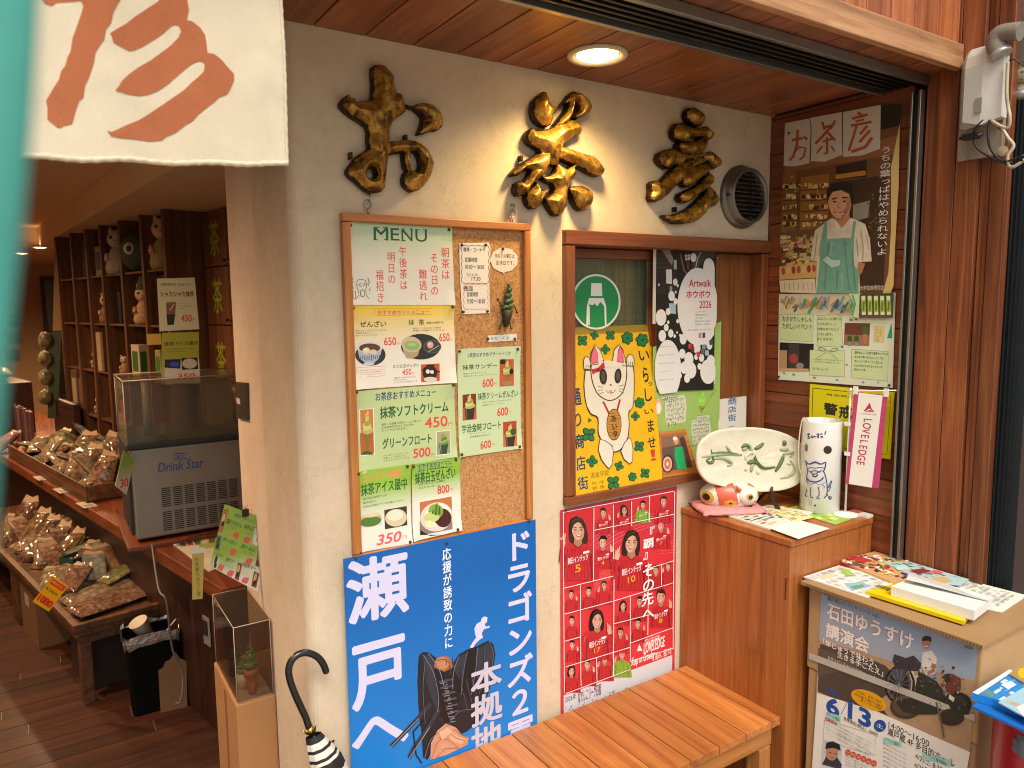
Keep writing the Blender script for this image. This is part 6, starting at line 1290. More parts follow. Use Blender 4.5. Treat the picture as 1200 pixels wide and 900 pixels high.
for pts, w in (([(100, 528), (108, 560), (112, 600), (108, 640), (110, 700), (98, 745)], 6), ([(100, 528), (122, 550), (160, 535), (195, 550), (225, 538), (222, 570), (210, 600)], 8), ([(128, 550), (160, 538), (190, 548)], 10), ([(115, 580), (130, 572), (160, 575), (190, 570), (215, 575)], 5), ([(118, 590), (140, 605), (158, 612), (180, 600), (205, 588)], 6), ([(150, 612), (145, 622), (165, 628), (176, 614)], 9), ([(130, 600), (160, 590), (190, 602)], 6), ([(112, 640), (130, 655), (165, 660), (195, 650), (212, 632)], 9), ([(106, 650), (130, 675), (160, 668), (190, 680), (222, 662)], 3), ([(135, 690), (130, 730), (135, 758), (150, 755)], 5), ([(180, 690), (185, 740), (170, 760), (190, 765)], 6), ([(216, 600), (228, 640), (235, 690), (232, 740), (215, 762)], 7), ([(240, 700), (258, 655), (262, 665), (250, 690), (258, 692), (242, 720)], 6), ([(235, 735), (250, 770), (262, 755), (248, 752), (258, 768)], 5), ([(205, 680), (218, 690), (212, 700)], 4), ([(98, 740), (110, 755)], 7)): cyl_line(pts, w)
for pts in ([(112, 365), (128, 362)], [(115, 375), (128, 388), (114, 390)], [(120, 358), (122, 385)], [(136, 372), (142, 388), (150, 374)], [(155, 380), (165, 378)], [(170, 366), (184, 362), (176, 384)], [(172, 376), (186, 386)], [(192, 364), (206, 362)], [(194, 376), (208, 380), (200, 386)], [(226, 345), (220, 366)]): cyl_line(pts, 7)
b.build('blue_drawing', t)
b = MB()
def disc(x, y, rx, ry, m_):
    c = oncyl(x, y, .0008); pts = [oncyl(x+rx*math.cos(R(a)), y+ry*math.sin(R(a)), .0008) for a in range(0, 360, 15)]
    b.add([c]+pts, [(0, k+1, (k+1) % 24+1) for k in range(24)], m_)
disc(238, 462, 26, 25, pm('#2e1a12', .6)); disc(105, 448, 10, 25, pm('#6a6460', .6)); disc(159, 807, 6, 6, BLACK)
b.build('round_hole', t)
b = MB(); pts = [oncyl(x, y, .004) for x, y in ((225, 275), (195, 258), (150, 262))]; cd_ = [Vector((-.02, .03, ch-.02)), Vector((-.045, .045, ch+.004)), Vector((-.085, .03, ch-.08)), Vector((-.105, .01, ch-.16)), Vector((-.085, .0, .12)), Vector((-.075, -.01, .06)), Vector((-.068, -.012, .03))]
b.tube(catmull(cd_, 5), .0022, pm('#b0a48c', .5), 8); b.build('cord', t)
# mini banner stand
t = thing('banner_stand', 'small white plastic banner stand with a magenta edged LOVELEDGE pennant', 'banner stand', (2.262, -.392, CZ))
WP_ = pm('#e4e2de', .3, 0, .02)
b = MB(); b.lathe([(0, .012), (.012, .012), (.02, .010), (.038, .006), (.040, .002), (.040, .0005), (0, .0005)], WP_, 36); b.build('base', t)
b = MB(); b.tube([(0, 0, .01), (.004, 0, .435)], [.0035, .003], WP_, 10); b.build('pole', t)
BN = Plane(Vector((2.262, -.392, 0)), (.12, -.52, 0), (0, 0, 1)); BN = Plane(BN.O+BN.N*.006, BN.U, BN.V)
b = MB(); p0 = BN.at(-.008, CZ+.424)-t.location; u1, v1 = BN.uv(925+664/5.296, 440+93/5.296); p1 = BN.at(u1, v1)-t.location; b.tube([p0, p1], .0022, WP_, 8); b.build('cross_arm', t)
for y in (300, 485):
    b = MB(); u, v = BN.uv(925+355/5.296, 440+y/5.296); p = BN.at(u, v)-t.location; b.box(p.x-.004, p.x+.004, p.y-.012, p.y+.006, p.z-.006, p.z+.006, WP_); b.build('clip', t)
for x, y in ((412, 75), (602, 90)):
    b = MB(); u, v = BN.uv(925+x/5.296, 440+y/5.296); p = BN.at(u, v)-t.location; b.box(p.x-.003, p.x+.003, p.y-.007, p.y+.007, p.z-.022, p.z+.004, WP_); b.build('clip', t)
F = Flat(BN, zz_); F.base([(402, 100), (610, 122), (556, 702), (350, 672)], pm('#b03a68', .6, 0, .05, 20), .0008); F.poly([(432, 106), (580, 124), (512, 696), (370, 672)], pm('#dcd9d4', .6, 0, .03, 20))
LG = ink('#a82c40'); F.poly([(462, 222), (500, 168), (512, 208), (528, 222)], LG); F.poly([(466, 226), (496, 206), (532, 228)], WHT) ; F.poly([(460, 222), (505, 214), (530, 226)], LG); F.text('LOVELEDGE', (446, 232), (540, 248), LG, .02)
for i, ch_ in enumerate('LOVELEDGE'):
    y = 266+33*i; u, v = F.uv((490-5.6*i-2, y+14)); vs_, fs_, bb_ = glyphs(ch_)
    F.smear([(u+(yy-.35)*.036, v-(xx-(bb_[0]+bb_[2])/2)*.025) for xx, yy in vs_], fs_, ink('#a8324e'), .0006)
F.build('pennant', parent=t)
# leaflets on the cabinet
def leaflet(name, label, pts, z_, m, deco=None, thick=.003, zoom=(790, 430, 3.915), group=None, cat='leaflet'):
    F = Flat(topP(z_), zoom); F.base(pts, m, thick)
    if deco: deco(F)
    return F.build(name, label, cat, group)
def bits(F, quad, n, cols, seed, sz=.09, box=(.05, .05, .92, .92)):
    """a printed page seen from afar: many small picture and text blocks, set in rows along the page"""
    rb_ = random.Random(seed); P4 = [Vector(p) for p in quad]
    def at(a, c): return tuple(P4[0].lerp(P4[1], a).lerp(P4[3].lerp(P4[2], a), c))
    rows = max(3, int(n**.5)); 
    for j in range(rows):
        c0 = box[1]+(box[3]-box[1])*j/rows; a = box[0]
        while a < box[2]:
            wd = rb_.uniform(.4, 1.6)*sz; hh = (box[3]-box[1])/rows*rb_.uniform(.45, .85)
            if rb_.random() < .8: F.poly([at(a, c0), at(min(a+wd, .96), c0), at(min(a+wd, .96), c0+hh), at(a, c0+hh)], ink(rb_.choice(cols)))
            a += wd*1.15
MIX = ['#5a6a58', '#a8563c', '#b8a088', '#44504a', '#c9c4b8', '#8aa0b0', '#d0b878', '#7a8a5a', '#c8c8c4', '#b0b4b4']; PAL = ['#b8bcc0', '#9aa4ac', '#c8c4bc', '#a8b0a0', '#c0b0a8', '#d0d0cc']
def d1(F):
    bits(F, [(250, 690), (430, 640), (640, 672), (440, 752)], 60, MIX, 4, .07, (.04, .1, .9, .9)); return
    for k in range(7): x = 300+36*k; F.poly([(x, 690-8*k+rd.uniform(-8, 8)), (x+50, 682-8*k), (x+62, 702-4*k), (x+18, 712-6*k)], ink(['#5a6a58', '#a8563c', '#b8a088', '#44504a'][k % 4]))
leaflet('leaflet_stack', 'white printed leaflets in a stack beside the pink cushion', [(250, 690), (430, 640), (640, 672), (440, 752)], CZ+.0008, paper(), d1, .006)
leaflet('leaflet', 'white leaflet with small grey lettering on the cabinet front corner', [(440, 742), (560, 700), (712, 742), (570, 790)], CZ+.0074, paper('#e6e4de'), lambda F: (F.scribble((560, 722), (640, 748), 2, GRY, 3), F.text('ま', (600, 745), (625, 760), ink('#5a7aa0'))), .0012)
leaflet('leaflet', 'pale yellow leaflet between the cushion and the green leaflet', [(415, 655), (500, 640), (640, 690), (560, 712)], CZ+.0076, paper('#dcd8a8'), lambda F: bits(F, [(415, 655), (500, 640), (640, 690), (560, 712)], 30, ['#c8b878', '#d8d0a0', '#c98a5a', '#8aa05a', '#b0a468', '#e0d8b8'], 6, .1), .0012)
leaflet('leaflet', 'lime green leaflet before the ceramic cylinder', [(510, 655), (575, 632), (830, 692), (740, 726)], CZ+.0008, pm('#9cb84a', .4, 0, .05), lambda F: bits(F, [(510, 655), (575, 632), (830, 692), (740, 726)], 30, ['#a8c45a', '#8aa83c', '#b8cc6a', '#c8d890', '#6a8a34'], 7, .12), .002)
t = thing('leaflet', 'small red and white card beside the banner stand base on the cabinet', 'card', (2.30, -.425, CZ)); b = MB(); b.box(-.018, .015, -.035, .035, .0005, .010, paper('#dad6d0')); b.box(-.017, .014, .0, .034, .0102, .0125, ink('#b05048')); b.build('card_stack', t)

# ------------------------------------------------------------------ cardboard box of leaflets
BX0, BX1, BY0, BY1, BT = 1.948, 2.312, -.975, -.478, .862
CARD = pm('#b08d63', .85, 0, .08, 8, .25, 0); CARD2 = pm('#9c7a52', .85, 0, .08, 8, .2)
t = thing('cardboard_box', 'tall kraft cardboard box with a lecture poster taped on, heaped with leaflets, before the cabinet', 'cardboard box', ((BX0+BX1)/2, (BY0+BY1)/2, 0))
b = MB(); b.box(BX0, BX1, BY0, BY1, .58, BT-.012, CARD); b.box(BX0+.004, BX1-.004, BY0+.004, BY1-.004, 0, .579, CARD); world_part(b, 'carton', t, bevel=.006, seg=3)
b = MB(); b.box(BX0-.030, BX1+.004, BY0-.012, BY1+.008, BT-.0115, BT, CARD2); 
for k in range(60): y = BY0-.011+.0083*k; b.box(BX0-.0312, BX0-.0301, y, y+.004, BT-.010, BT-.002, pm('#6f5434', .9))
world_part(b, 'lid_board', t, bevel=.0015)
b = MB(); b.box(BX0-.004, BX0-.0022, BY0-.003, BY1+.003, .700, .716, pm('#b9b4a6', .35, 0, .03)) if False else None
# lecture poster on the box's left face
z = (930, 630, 3.3333); LP = sideP(BX0-.0008); F = Flat(LP, z)
SKY = gradient_print('#b39a86', '#8fa6bf', 1, .28, .6); F.base([(108, 218), (721, 414), (680, 900), (640, 1100), (72, 950)], SKY, .0005)
DES = ink('#a08468'); F.poly([(100, 400), (250, 440), (400, 490), (712, 560), (690, 830), (98, 640)], pink_('#b0906e', 30)); F.poly([(104, 415), (220, 440), (360, 500), (420, 570), (330, 640), (400, 740), (95, 600)], pink_('#4c443a', 26)); F.poly([(98, 430), (300, 500), (95, 540)], ink('#5a5044'))
F.poly([(92, 606), (330, 680), (690, 838), (640, 1100), (66, 1000)], WHT)
HAL = ink('#8a4a38'); NV = ink('#1f4f9c')
F.text('瀬戸蔵ひとづくりノート vol.1', (130, 232), (336, 312), ink('#2f3a48')) if False else None
def skew_text(F, t_, tl, tr, h, m, bold=0.):
    """lettering that follows the photographed baseline: top-left and top-right corners and height (zoom px)"""
    u0, v0 = F.uv(tl); u1, v1 = F.uv(tr); _, vb = F.uv((tl[0], tl[1]+h)); F.textuv(t_, u0, (v0+v1)/2, u1, (v0+v1)/2-(v0-vb), m, bold)
def hal_text(t_, tl, tr, h, b0, b1):
    skew_text(F, t_, tl, tr, h, HAL, b1); skew_text(F, t_, tl, tr, h, ink('#ece6e0'), b0)
skew_text(F, '瀬戸蔵ひとづくりノート vol.1', (132, 234), (336, 292), 18, ink('#2f3a48'), .01)
hal_text('石田ゆうすけ', (132, 268), (472, 362), 60, .05, .09); hal_text('講演会', (128, 338), (298, 386), 58, .05, .09)
skew_text(F, '「体じゅうで味わう、', (116, 404), (328, 468), 26, ink('#ece6e0'), .03); skew_text(F, '生きる手ごたえ」', (172, 452), (352, 505), 26, ink('#ece6e0'), .03); skew_text(F, '世界９万５千キロ自転車ひとり旅', (134, 474), (322, 530), 12, ink('#d8d0c4'))
# traveller with loaded bicycle (printed)
ink0 = ink; ink = lambda c: pink_(c, 60)
PK = ['#33363c', '#4a4640', '#2a2e2a', '#5a3a2c', '#3c4434', '#6a4a38']
F.poly([(505, 448), (540, 440), (560, 470), (556, 520), (540, 560), (520, 540), (500, 500)], ink('#d8d4cc')); F.poly([(540, 490), (558, 495), (552, 525), (525, 535), (522, 524), (540, 515)], ink('#a8704c')); F.ell((519, 410), 16, 24, ink('#b07a58')); F.poly([(502, 404), (505, 388), (520, 382), (538, 388), (540, 408), (528, 402)], ink('#26262a')); F.line([(512, 424), (526, 424)], 3, ink('#f0e8e0')); F.poly([(520, 535), (560, 530), (565, 560), (530, 570)], ink('#8a96a8'))
F.ell((415, 575), 60, 76, ink('#1c1c1c')); F.ell((415, 575), 51, 66, ink('#5a5650')); F.ell((412, 572), 40, 56, ink('#26262a')); F.line([(460, 510), (480, 560), (476, 600), (455, 640)], 6, ink('#cfcac4')); F.line([(448, 515), (464, 560), (460, 605), (440, 640)], 4, ink('#b8b4ae'))
F.ell((440, 660), 62, 48, ink('#4a3a2c')); F.ell((440, 655), 52, 40, ink('#5c4c3a')); F.poly([(395, 455), (440, 470), (470, 460), (500, 490), (495, 520), (450, 520), (400, 510), (388, 480)], ink('#34363e')); F.poly([(385, 510), (440, 520), (430, 560), (390, 550)], ink('#48505c'))
F.poly([(490, 520), (560, 560), (590, 600), (600, 650), (560, 690), (480, 690), (430, 680), (400, 640), (470, 620)], ink('#2e3228')); F.poly([(580, 540), (620, 530), (655, 550), (655, 590), (640, 620), (600, 600)], ink('#6a3a2c')); F.poly([(590, 535), (610, 528), (612, 560), (595, 570)], ink('#33302c')); F.ell((640, 650), 58, 48, ink('#23241f')); F.ell((640, 650), 40, 34, ink('#343a2c')); F.ell((620, 700), 50, 34, ink('#3a3026')); F.poly([(590, 620), (650, 630), (680, 660), (690, 690), (630, 690)], ink('#2b3026'))
rk = random.Random(5)
for k in range(46): x, y = rk.uniform(430, 650), rk.uniform(500, 660); F.poly([(x, y), (x+rk.uniform(4, 16), y+rk.uniform(-3, 6)), (x+rk.uniform(0, 10), y+rk.uniform(6, 16))], ink(rk.choice(PK+['#9a4a38', '#5a6a8a', '#c8c0b4', '#8a3a30'])))
F.line([(560, 640), (580, 720), (590, 780)], 7, ink('#6a5a48')); F.poly([(612, 610), (632, 625), (628, 640), (608, 626)], ink('#d8d4ce'))
for k in range(40): x, y = rk.uniform(350, 690), rk.uniform(690, 800); F.rect((x, y), (x+3, y+2), ink('#8a7054')) if (y < 690+(x-330)*.35) else None
for k in range(14):
    a_ = R(26*k); F.line([(415, 575), (415+52*math.cos(a_), 575+67*math.sin(a_))], 1.4, ink('#8a8a8a'))
for k in range(60): x, y = rk.uniform(400, 680), rk.uniform(470, 690); F.line([(x, y), (x+rk.uniform(-14, 14), y+rk.uniform(-10, 14))], rk.uniform(1.2, 3), ink(rk.choice(['#8a8a84', '#1a1a1a', '#5a4a3a', '#3a4a3a', '#a89a88', '#6a2a24']))) if abs(y-(560+(x-540)*.35)) < 85 else None
F.ell((684, 428), 20, 7, ink('#6a8a5a'), 16)
ink = ink0; skew_text(F, '2026', (128, 585), (182, 598), 22, NV, .05)
for t_, a_, c_, h_ in (('6', (130, 618), (182, 634), 70), ('13', (214, 642), (306, 672), 70)): skew_text(F, t_, a_, c_, h_, ink('#dfe6f0'), .13); skew_text(F, t_, a_, c_, h_, NV, .075)
F.line([(212, 640), (186, 690)], 3, ink('#6a8ab8')); F.ell((338, 735), 24, 24, NV); F.text('土', (324, 720), (352, 750), WHT, .03)
F.ell((295, 635), 74, 34, ink('#dca018'), 24, 28); skew_text(F, '石田氏、世界一周の', (248, 600), (345, 632), 11, ink('#8a3020')); skew_text(F, '旅を経て瀬戸で語る', (240, 612), (350, 648), 11, ink('#8a3020')); skew_text(F, '旅と人生の物語', (262, 632), (345, 660), 11, ink('#8a3020'))
TE_ = ink('#9fd0c6'); F.poly([(128, 680), (186, 696), (184, 722), (126, 706)], TE_); skew_text(F, 'チケット料金', (132, 686), (180, 700), 12, BLK); skew_text(F, '全席自由(税込)　500円', (196, 706), (330, 752), 18, BLK, .01)
skew_text(F, '14:00〜16:00', (372, 728), (532, 782), 24, BLK, .01); skew_text(F, '瀬戸蔵 4F 多目的ホール', (368, 758), (632, 846), 32, BLK, .015); F.poly([(352, 778), (424, 798), (422, 820), (350, 800)], TE_); skew_text(F, 'チケット販売', (362, 784), (412, 798), 13, BLK); skew_text(F, '4/25土 8:30〜', (476, 852), (606, 890), 24, BLK, .01); F.poly([(505, 840), (618, 872), (614, 894), (502, 862)], TE_); skew_text(F, 'チケット発売開始', (515, 846), (600, 870), 13, BLK); skew_text(F, '4/26日 9:00〜', (472, 886), (600, 926), 24, BLK, .01)
F.line([(122, 712), (322, 768), (320, 850), (118, 792)], 1.6, GRY, True)
skew_text(F, '応募要項', (124, 702), (172, 716), 14, ink('#c8443a'), .03)
for k in range(5): skew_text(F, 'チケットは瀬戸蔵窓口にて販売します。', (128, 730+12*k), (312-8*(k % 3), 780+12*k), 7, GRY)
for k in range(6): skew_text(F, '瀬戸蔵 窓口 0561-97-1555', (350, 808+17*k), (440, 834+17*k), 8, GRY)
F.poly([(118, 786), (192, 808), (188, 905), (112, 882)], ink('#c9ccd0')); F.poly([(122, 868), (135, 842), (168, 850), (190, 885), (188, 905), (112, 884)], ink('#3c3f48')); F.ell((152, 838), 24, 32, ink('#c08a6c')); F.poly([(126, 824), (130, 800), (155, 794), (182, 806), (186, 832), (160, 820)], ink('#26262a')); F.line([(142, 838), (150, 840)], 3, BLK); F.line([(162, 842), (170, 844)], 3, BLK); F.line([(148, 858), (160, 860)], 3, ink('#8a4a3a'))
for k, ch_ in enumerate('プロフィール'): F.ell((214+20.5*k, 838+8.5*k), 11, 12, ink('#d05a34')); F.text(ch_, (207+20.5*k, 831+8.5*k), (221+20.5*k, 846+8.5*k), WHT)
for k in range(4): skew_text(F, '世界を旅した経験を本に綴る作家。講演多数。', (202, 862+11*k), (318, 896+11*k), 7, GRY)
tp = [(60, 452), (200, 492), (430, 560), (708, 690)]
F.build('lecture_poster', parent=t)
F = Flat(sideP(BX0-.0035), z); F.base([(60, 448), (708, 692), (708, 718), (60, 474)], pm('#b4b0a6', .3, 0, .03), .0004); F.build('packing_tape', parent=t)
# leaflets on the box
Zb = BT+.0008
def boxleaf(label, pts, dz, m, deco=None, thick=.003, cat='leaflet', name='leaflet'): return leaflet(name, label, pts, Zb+dz, m, deco, thick, (930, 640, 4.093), cat=cat)
def dA(F):
    bits(F, [(48, 152), (215, 98), (560, 190), (350, 250)], 60, PAL+['#c8c8c0']*3, 8, .06); F.poly([(215, 110), (260, 118), (300, 150), (250, 148)], ink('#9ac05a')); F.poly([(240, 185), (330, 178), (372, 200), (280, 222)], ink('#8fb4d0')); F.poly([(270, 200), (330, 190), (340, 202), (290, 214)], ink('#6a9a6a')); F.poly([(120, 150), (180, 135), (200, 150), (150, 165)], ink('#d8cfa8')); F.scribble((180, 160), (300, 178), 1, GRY, 3)
boxleaf('white leaflet with small map pictures at the left end of the cardboard box', [(48, 152), (215, 98), (560, 190), (350, 250)], 0, paper('#dfe2de'), dA, .004)
def dB(F):
    rj = random.Random(3)
    for k in range(150):
        x = rj.uniform(225, 560); lo = 62+(x-225)*.18 if x < 420 else 50+(x-300)*.22; y = rj.uniform(max(48, 44+(x-380)*.2), 82+(x-225)*.27)
        F.poly([(x, y), (x+rj.uniform(10, 34), y+rj.uniform(2, 8)), (x+rj.uniform(8, 26), y+rj.uniform(8, 16)), (x-5, y+8)], ink(rj.choice(['#d8803a', '#3a3450', '#c23c34', '#e0c060', '#d8d4d0', '#7a3a5a', '#3a6a4a', '#e8e0d4'])))
    F.text('新商品大特集', (250, 62), (380, 92), ink('#c23c34'), .05)
boxleaf('glossy colourful magazine lying at the back of the cardboard box', [(218, 78), (405, 30), (610, 110), (545, 190), (460, 178)], .004, paper('#c9a06a'), dB, .007, 'magazine', 'magazine')
boxleaf('red covered booklet peeking out under the colourful magazine', [(205, 95), (390, 45), (600, 110), (470, 186)], .0005, ink('#b03038'), None, .003, 'booklet', 'booklet')
def dC(F):
    bits(F, [(430, 80), (560, 78), (842, 162), (690, 186)], 50, MIX+['#a9c9cc']*4, 9, .06); F.poly([(560, 118), (620, 112), (662, 124), (600, 140)], ink('#7a2c34')); F.poly([(480, 100), (540, 96), (560, 116), (500, 120)], ink('#b8d4dc')); F.poly([(640, 160), (720, 150), (760, 172), (690, 188)], ink('#c9a468')); F.poly([(665, 120), (700, 122), (712, 140), (680, 138)], ink('#d85a5a')); F.scribble((720, 165), (800, 185), 2, GRY, 2)
boxleaf('pale blue leaflet with small photos at the back right of the cardboard box', [(430, 80), (560, 78), (842, 162), (800, 190), (640, 178)], .011, paper('#a9c9cc'), dC, .002)
boxleaf('large white leaflet under the others at the right end of the cardboard box', [(760, 180), (850, 170), (1120, 240), (1000, 320), (900, 300)], 0, paper('#dde2d6'), lambda F: bits(F, [(780, 185), (850, 172), (1110, 240), (1000, 312)], 70, PAL+['#c9a8a0', '#b0c0a0'], 10, .06), .0025)
YEL = pm('#e0c400', .4, 0, .04, 10)
def dY(F): F.text('LIBRA', (380, 200), (480, 228), ink('#5a4a10'), .03)
boxleaf('stack of bright yellow leaflets along the front edge of the cardboard box', [(345, 232), (520, 185), (900, 290), (815, 378)], .0045, YEL, dY, .010)
def dP(F): F.scribble((560, 210), (800, 262), 6, ink('#9a9aa0'), 9, .8, .12)
boxleaf('thick pile of white printed sheets on top of the yellow leaflets', [(466, 236), (580, 186), (952, 290), (864, 358)], .0152, paper('#dfe0de'), dP, .027)
def sheetbend():
    F = Flat(topP(Zb+.0428), (930, 640, 4.093)); F.base([(540, 180), (560, 135), (880, 222), (945, 270)], paper('#c9ccca'), .0006); return F.build('leaflet', 'single loose sheet curling up from the pile of white printed sheets', 'leaflet', bend=lambda u, v: .018*max(0, v-.2)*(1-.5*u)+.004*math.sin(u*5))
sheetbend()

# ------------------------------------------------------------------ tin and blue leaflets at lower right
tx, ty = onY(1226, 880, -1.12).x, -1.12
t = thing('flower_tin', 'round red tin with white flower pattern at the lower right corner, under blue leaflets', 'tin', (tx, ty, 0))
TR = .11; tz = onY(1205, 850, -1.12).z
RDT = pm('#a8182c', .3, 0, .08, 8, .05, .4); SIL = pm('#a8aab0', .3, .8, .1, 20)
b = MB(); b.lathe([(0, 0), (TR, .0), (TR+.003, .004), (TR, .010), (TR, tz-.01), (TR+.003, tz-.004), (TR-.002, tz), (0, tz)], RDT, 56); b.build('body', t)
b = MB(); rf = random.Random(9)
for k in range(26):
    a0 = R(150+rf.uniform(0, 190)); zc = rf.uniform(tz*.45, tz-.03); r0 = rf.uniform(.018, .03); mm = pm(rf.choice(['#d8d4d4', '#b8bcc4', '#d8a0a8', '#5a6068']), .35)
    n_ = 5; pts = []
    for i in range(40):
        a = 2*math.pi*i/40; rr_ = r0*(.62+.38*abs(math.cos(a*2.5))); aa = a0+rr_*math.cos(a)/TR; pts.append(((TR+.0012+.0002*k)*math.cos(aa), (TR+.0012+.0002*k)*math.sin(aa), zc+rr_*math.sin(a)))
    c_ = ((TR+.0014+.0002*k)*math.cos(a0), (TR+.0014+.0002*k)*math.sin(a0), zc)
    b.add([c_]+pts, [(0, i+1, (i+1) % 40+1) for i in range(40)], mm)
b.build('flower_pattern', t)
b = MB(); hh = [( (TR+.006)*math.cos(R(a)), (TR+.006)*math.sin(R(a)), tz-.16-.05*math.sin(R(a-180)*1)) for a in range(180, 301, 10)]; b.tube(hh, .003, pm('#8a8c90', .35, .8), 8); b.build('handle', t)
t0 = tz; bz = (1060, 690, 4.2857)
BLF = gradient_print('#1f7fd0', '#8fc4e6', 0, -.15, .15)
t = thing('tray', 'blue plastic tray holding leaflets on the red flower tin', 'tray', (tx, ty, t0)); F = Flat(topP(t0+.001), bz); F.base([(338, 600), (520, 470), (760, 620), (640, 740)], ink('#1a6ac0'), .006); F.build('tray_board', parent=t)
def leaf2(label, pts, dz, m, deco=None, thick=.003): return leaflet('leaflet', label, pts, t0+dz, m, deco, thick, bz)
leaf2('stack of blue leaflets with white edges at the left of the blue tray', [(334, 560), (525, 440), (720, 540), (560, 640), (440, 590)], .008, pm('#1f80cc', .35, 0, .12, 9), lambda F: (bits(F, [(365, 572), (545, 452), (715, 540), (560, 632)], 40, ['#2a8ad4', '#1f78c0', '#4aa0dc', '#cfe2ee', '#5a8a8a', '#1a6ab4'], 11, .12), F.poly([(480, 520), (530, 500), (560, 520), (520, 545)], ink('#cfe2ee')), F.poly([(400, 540), (450, 560), (440, 580), (390, 565)], ink('#5a8a8a')), F.poly([(340, 560), (525, 442), (545, 452), (365, 572)], WHT)), .02)
leaf2('pale blue leaflet with white lettering on top of the blue tray', [(470, 575), (600, 500), (800, 600), (680, 690)], .0288, pm('#9cc4d8', .35, 0, .1, 9), lambda F: (F.text('瀬戸の', (505, 560), (600, 610), ink('#c8a878'), .05), F.poly([(560, 600), (640, 570), (680, 620), (600, 650)], WHT)), .003)
leaf2('brown leaflet with a yellow round mark at the back of the blue tray', [(525, 435), (580, 390), (760, 470), (700, 540)], .0288, pm('#a88a5c', .4, 0, .1, 9), lambda F: F.ell((598, 430), 30, 26, ink('#e0b81c')), .004)

# ------------------------------------------------------------------ electric meter cover, pole and cables
SX = 2.322
MBW = pm('#c9c6bc', .5, .1, .1, 14, .15); OLDW = wood('old_board', '#6a604e', '#8f8470', '#a89c86', 2, 1., .8, .1)
y0, y1 = -.655, -.775; zt, zb = 2.40, 2.10
t = thing('meter_box', 'weathered white metal cable cover on a grey wooden board, on the upright boarding', 'junction box', (SX, -.71, zb))
b = MB(); b.box(SX-.018, SX-.001, -.792, -.672, 2.118, 2.40, OLDW); world_part(b, 'backing_board', t, bevel=.003)
prof = [(-.690, SX-.019), (-.690, SX-.046), (-.704, SX-.062), (-.752, SX-.064), (-.800, SX-.052), (-.800, SX-.019)]
b = MB(); vs = []; lv = [(2.212, 1.), (2.216, 1.), (2.365, 1.), (2.395, .88), (2.416, .62), (2.42, .45)]
for z_, s_ in lv:
    for y_, x_ in prof: vs.append((SX-.019-(SX-.019-x_)*s_, y_ if s_ == 1. else -.735+(y_+.735)*(.6+.4*s_), z_-(.012*math.sin(y_*90) if z_ < 2.214 else 0)))
K = len(prof); fs = [(i*K+k, i*K+(k+1) % K, (i+1)*K+(k+1) % K, (i+1)*K+k) for i in range(len(lv)-1) for k in range(K)]; fs += [list(range((len(lv)-1)*K, len(lv)*K)), list(range(K))[::-1]]
b.add(vs, fs, MBW); world_part(b, 'metal_cover', t, bevel=.006, seg=3)
b = MB(); b.box(SX-.0672, SX-.0642, -.755, -.738, 2.235, 2.275, pm('#9a968c', .4, .3)); b.box(SX-.022, SX-.0185, -.688, -.676, 2.37, 2.384, METAL_L); world_part(b, 'latch', t)
P = lambda x, y, Y=None: onX(1040+x/4.094, y/4.094, SX-.06)
t2 = thing('conduit_elbow', 'dusty grey pipe elbow with a bright collar above the white cable cover', 'pipe', P(520, 200))
b = MB(); pth = [P(545, 262), P(528, 235), P(520, 200), P(535, 170), P(565, 158), P(640, 150)]
C = catmull(pth, 5); b.tube(C, .024, pm('#7f7669', .75, 0, .15, 30, .2), 20); world_part(b, 'elbow', t2)
b = MB(); b.tube([P(548, 268), P(538, 250)], .0275, pm('#b8b8b8', .35, .7), 20); world_part(b, 'collar', t2)
pc = Vector((2.405, -.79, 0)); pr = .052
t = thing('utility_pole', 'black ribbed sheathing round a slim utility pole at the right edge of the photo', 'pole', pc)
RB = pm('#14181b', .7, 0, .25, 20, .3); RB.node_tree.nodes['Principled BSDF'].inputs['Specular IOR Level'].default_value = .2
b = MB(); vs = []; SG = 96
for z_ in (0, .8, 1.6, 2.27):
    for k in range(SG): a = 2*math.pi*k/SG; r = pr+(.0028 if k % 3 == 0 else -.0016 if k % 3 == 1 else 0); vs.append((r*math.cos(a+z_*.05), r*math.sin(a+z_*.05), z_))
b.add(vs, [(i*SG+k, i*SG+(k+1) % SG, (i+1)*SG+(k+1) % SG, (i+1)*SG+k) for i in range(3) for k in range(SG)], RB); b.build('ribbed_sheath', t)
b = MB(); b.lathe([(pr-.006, 2.2), (pr-.006, 2.37)], pm('#a89c86', .8, 0, .1, 20), 32); b.lathe([(pr-.004, 2.37), (pr+.004, 2.372), (pr+.004, 3.7)], pm('#8a8883', .6, .1, .1, 10), 32); b.build('pole_shaft', t)
b = MB(); b.lathe([(pr, 2.275), (pr+.003, 2.278), (pr+.003, 2.292), (pr, 2.295)], METAL_L, 32)
for z_ in (2.325, 2.345):
    for k in range(16): a = 2*math.pi*k/16; b.ell(((pr-.004)*math.cos(a), (pr-.004)*math.sin(a), z_), (.007, .007, .005), pm('#5a5040', .7), 8, 6)
b.lathe([(pr-.003, 2.315), (pr+.001, 2.318), (pr+.001, 2.352), (pr-.003, 2.355)], pm('#8a7a62', .6, .3), 32)
b.build('pole_band', t)
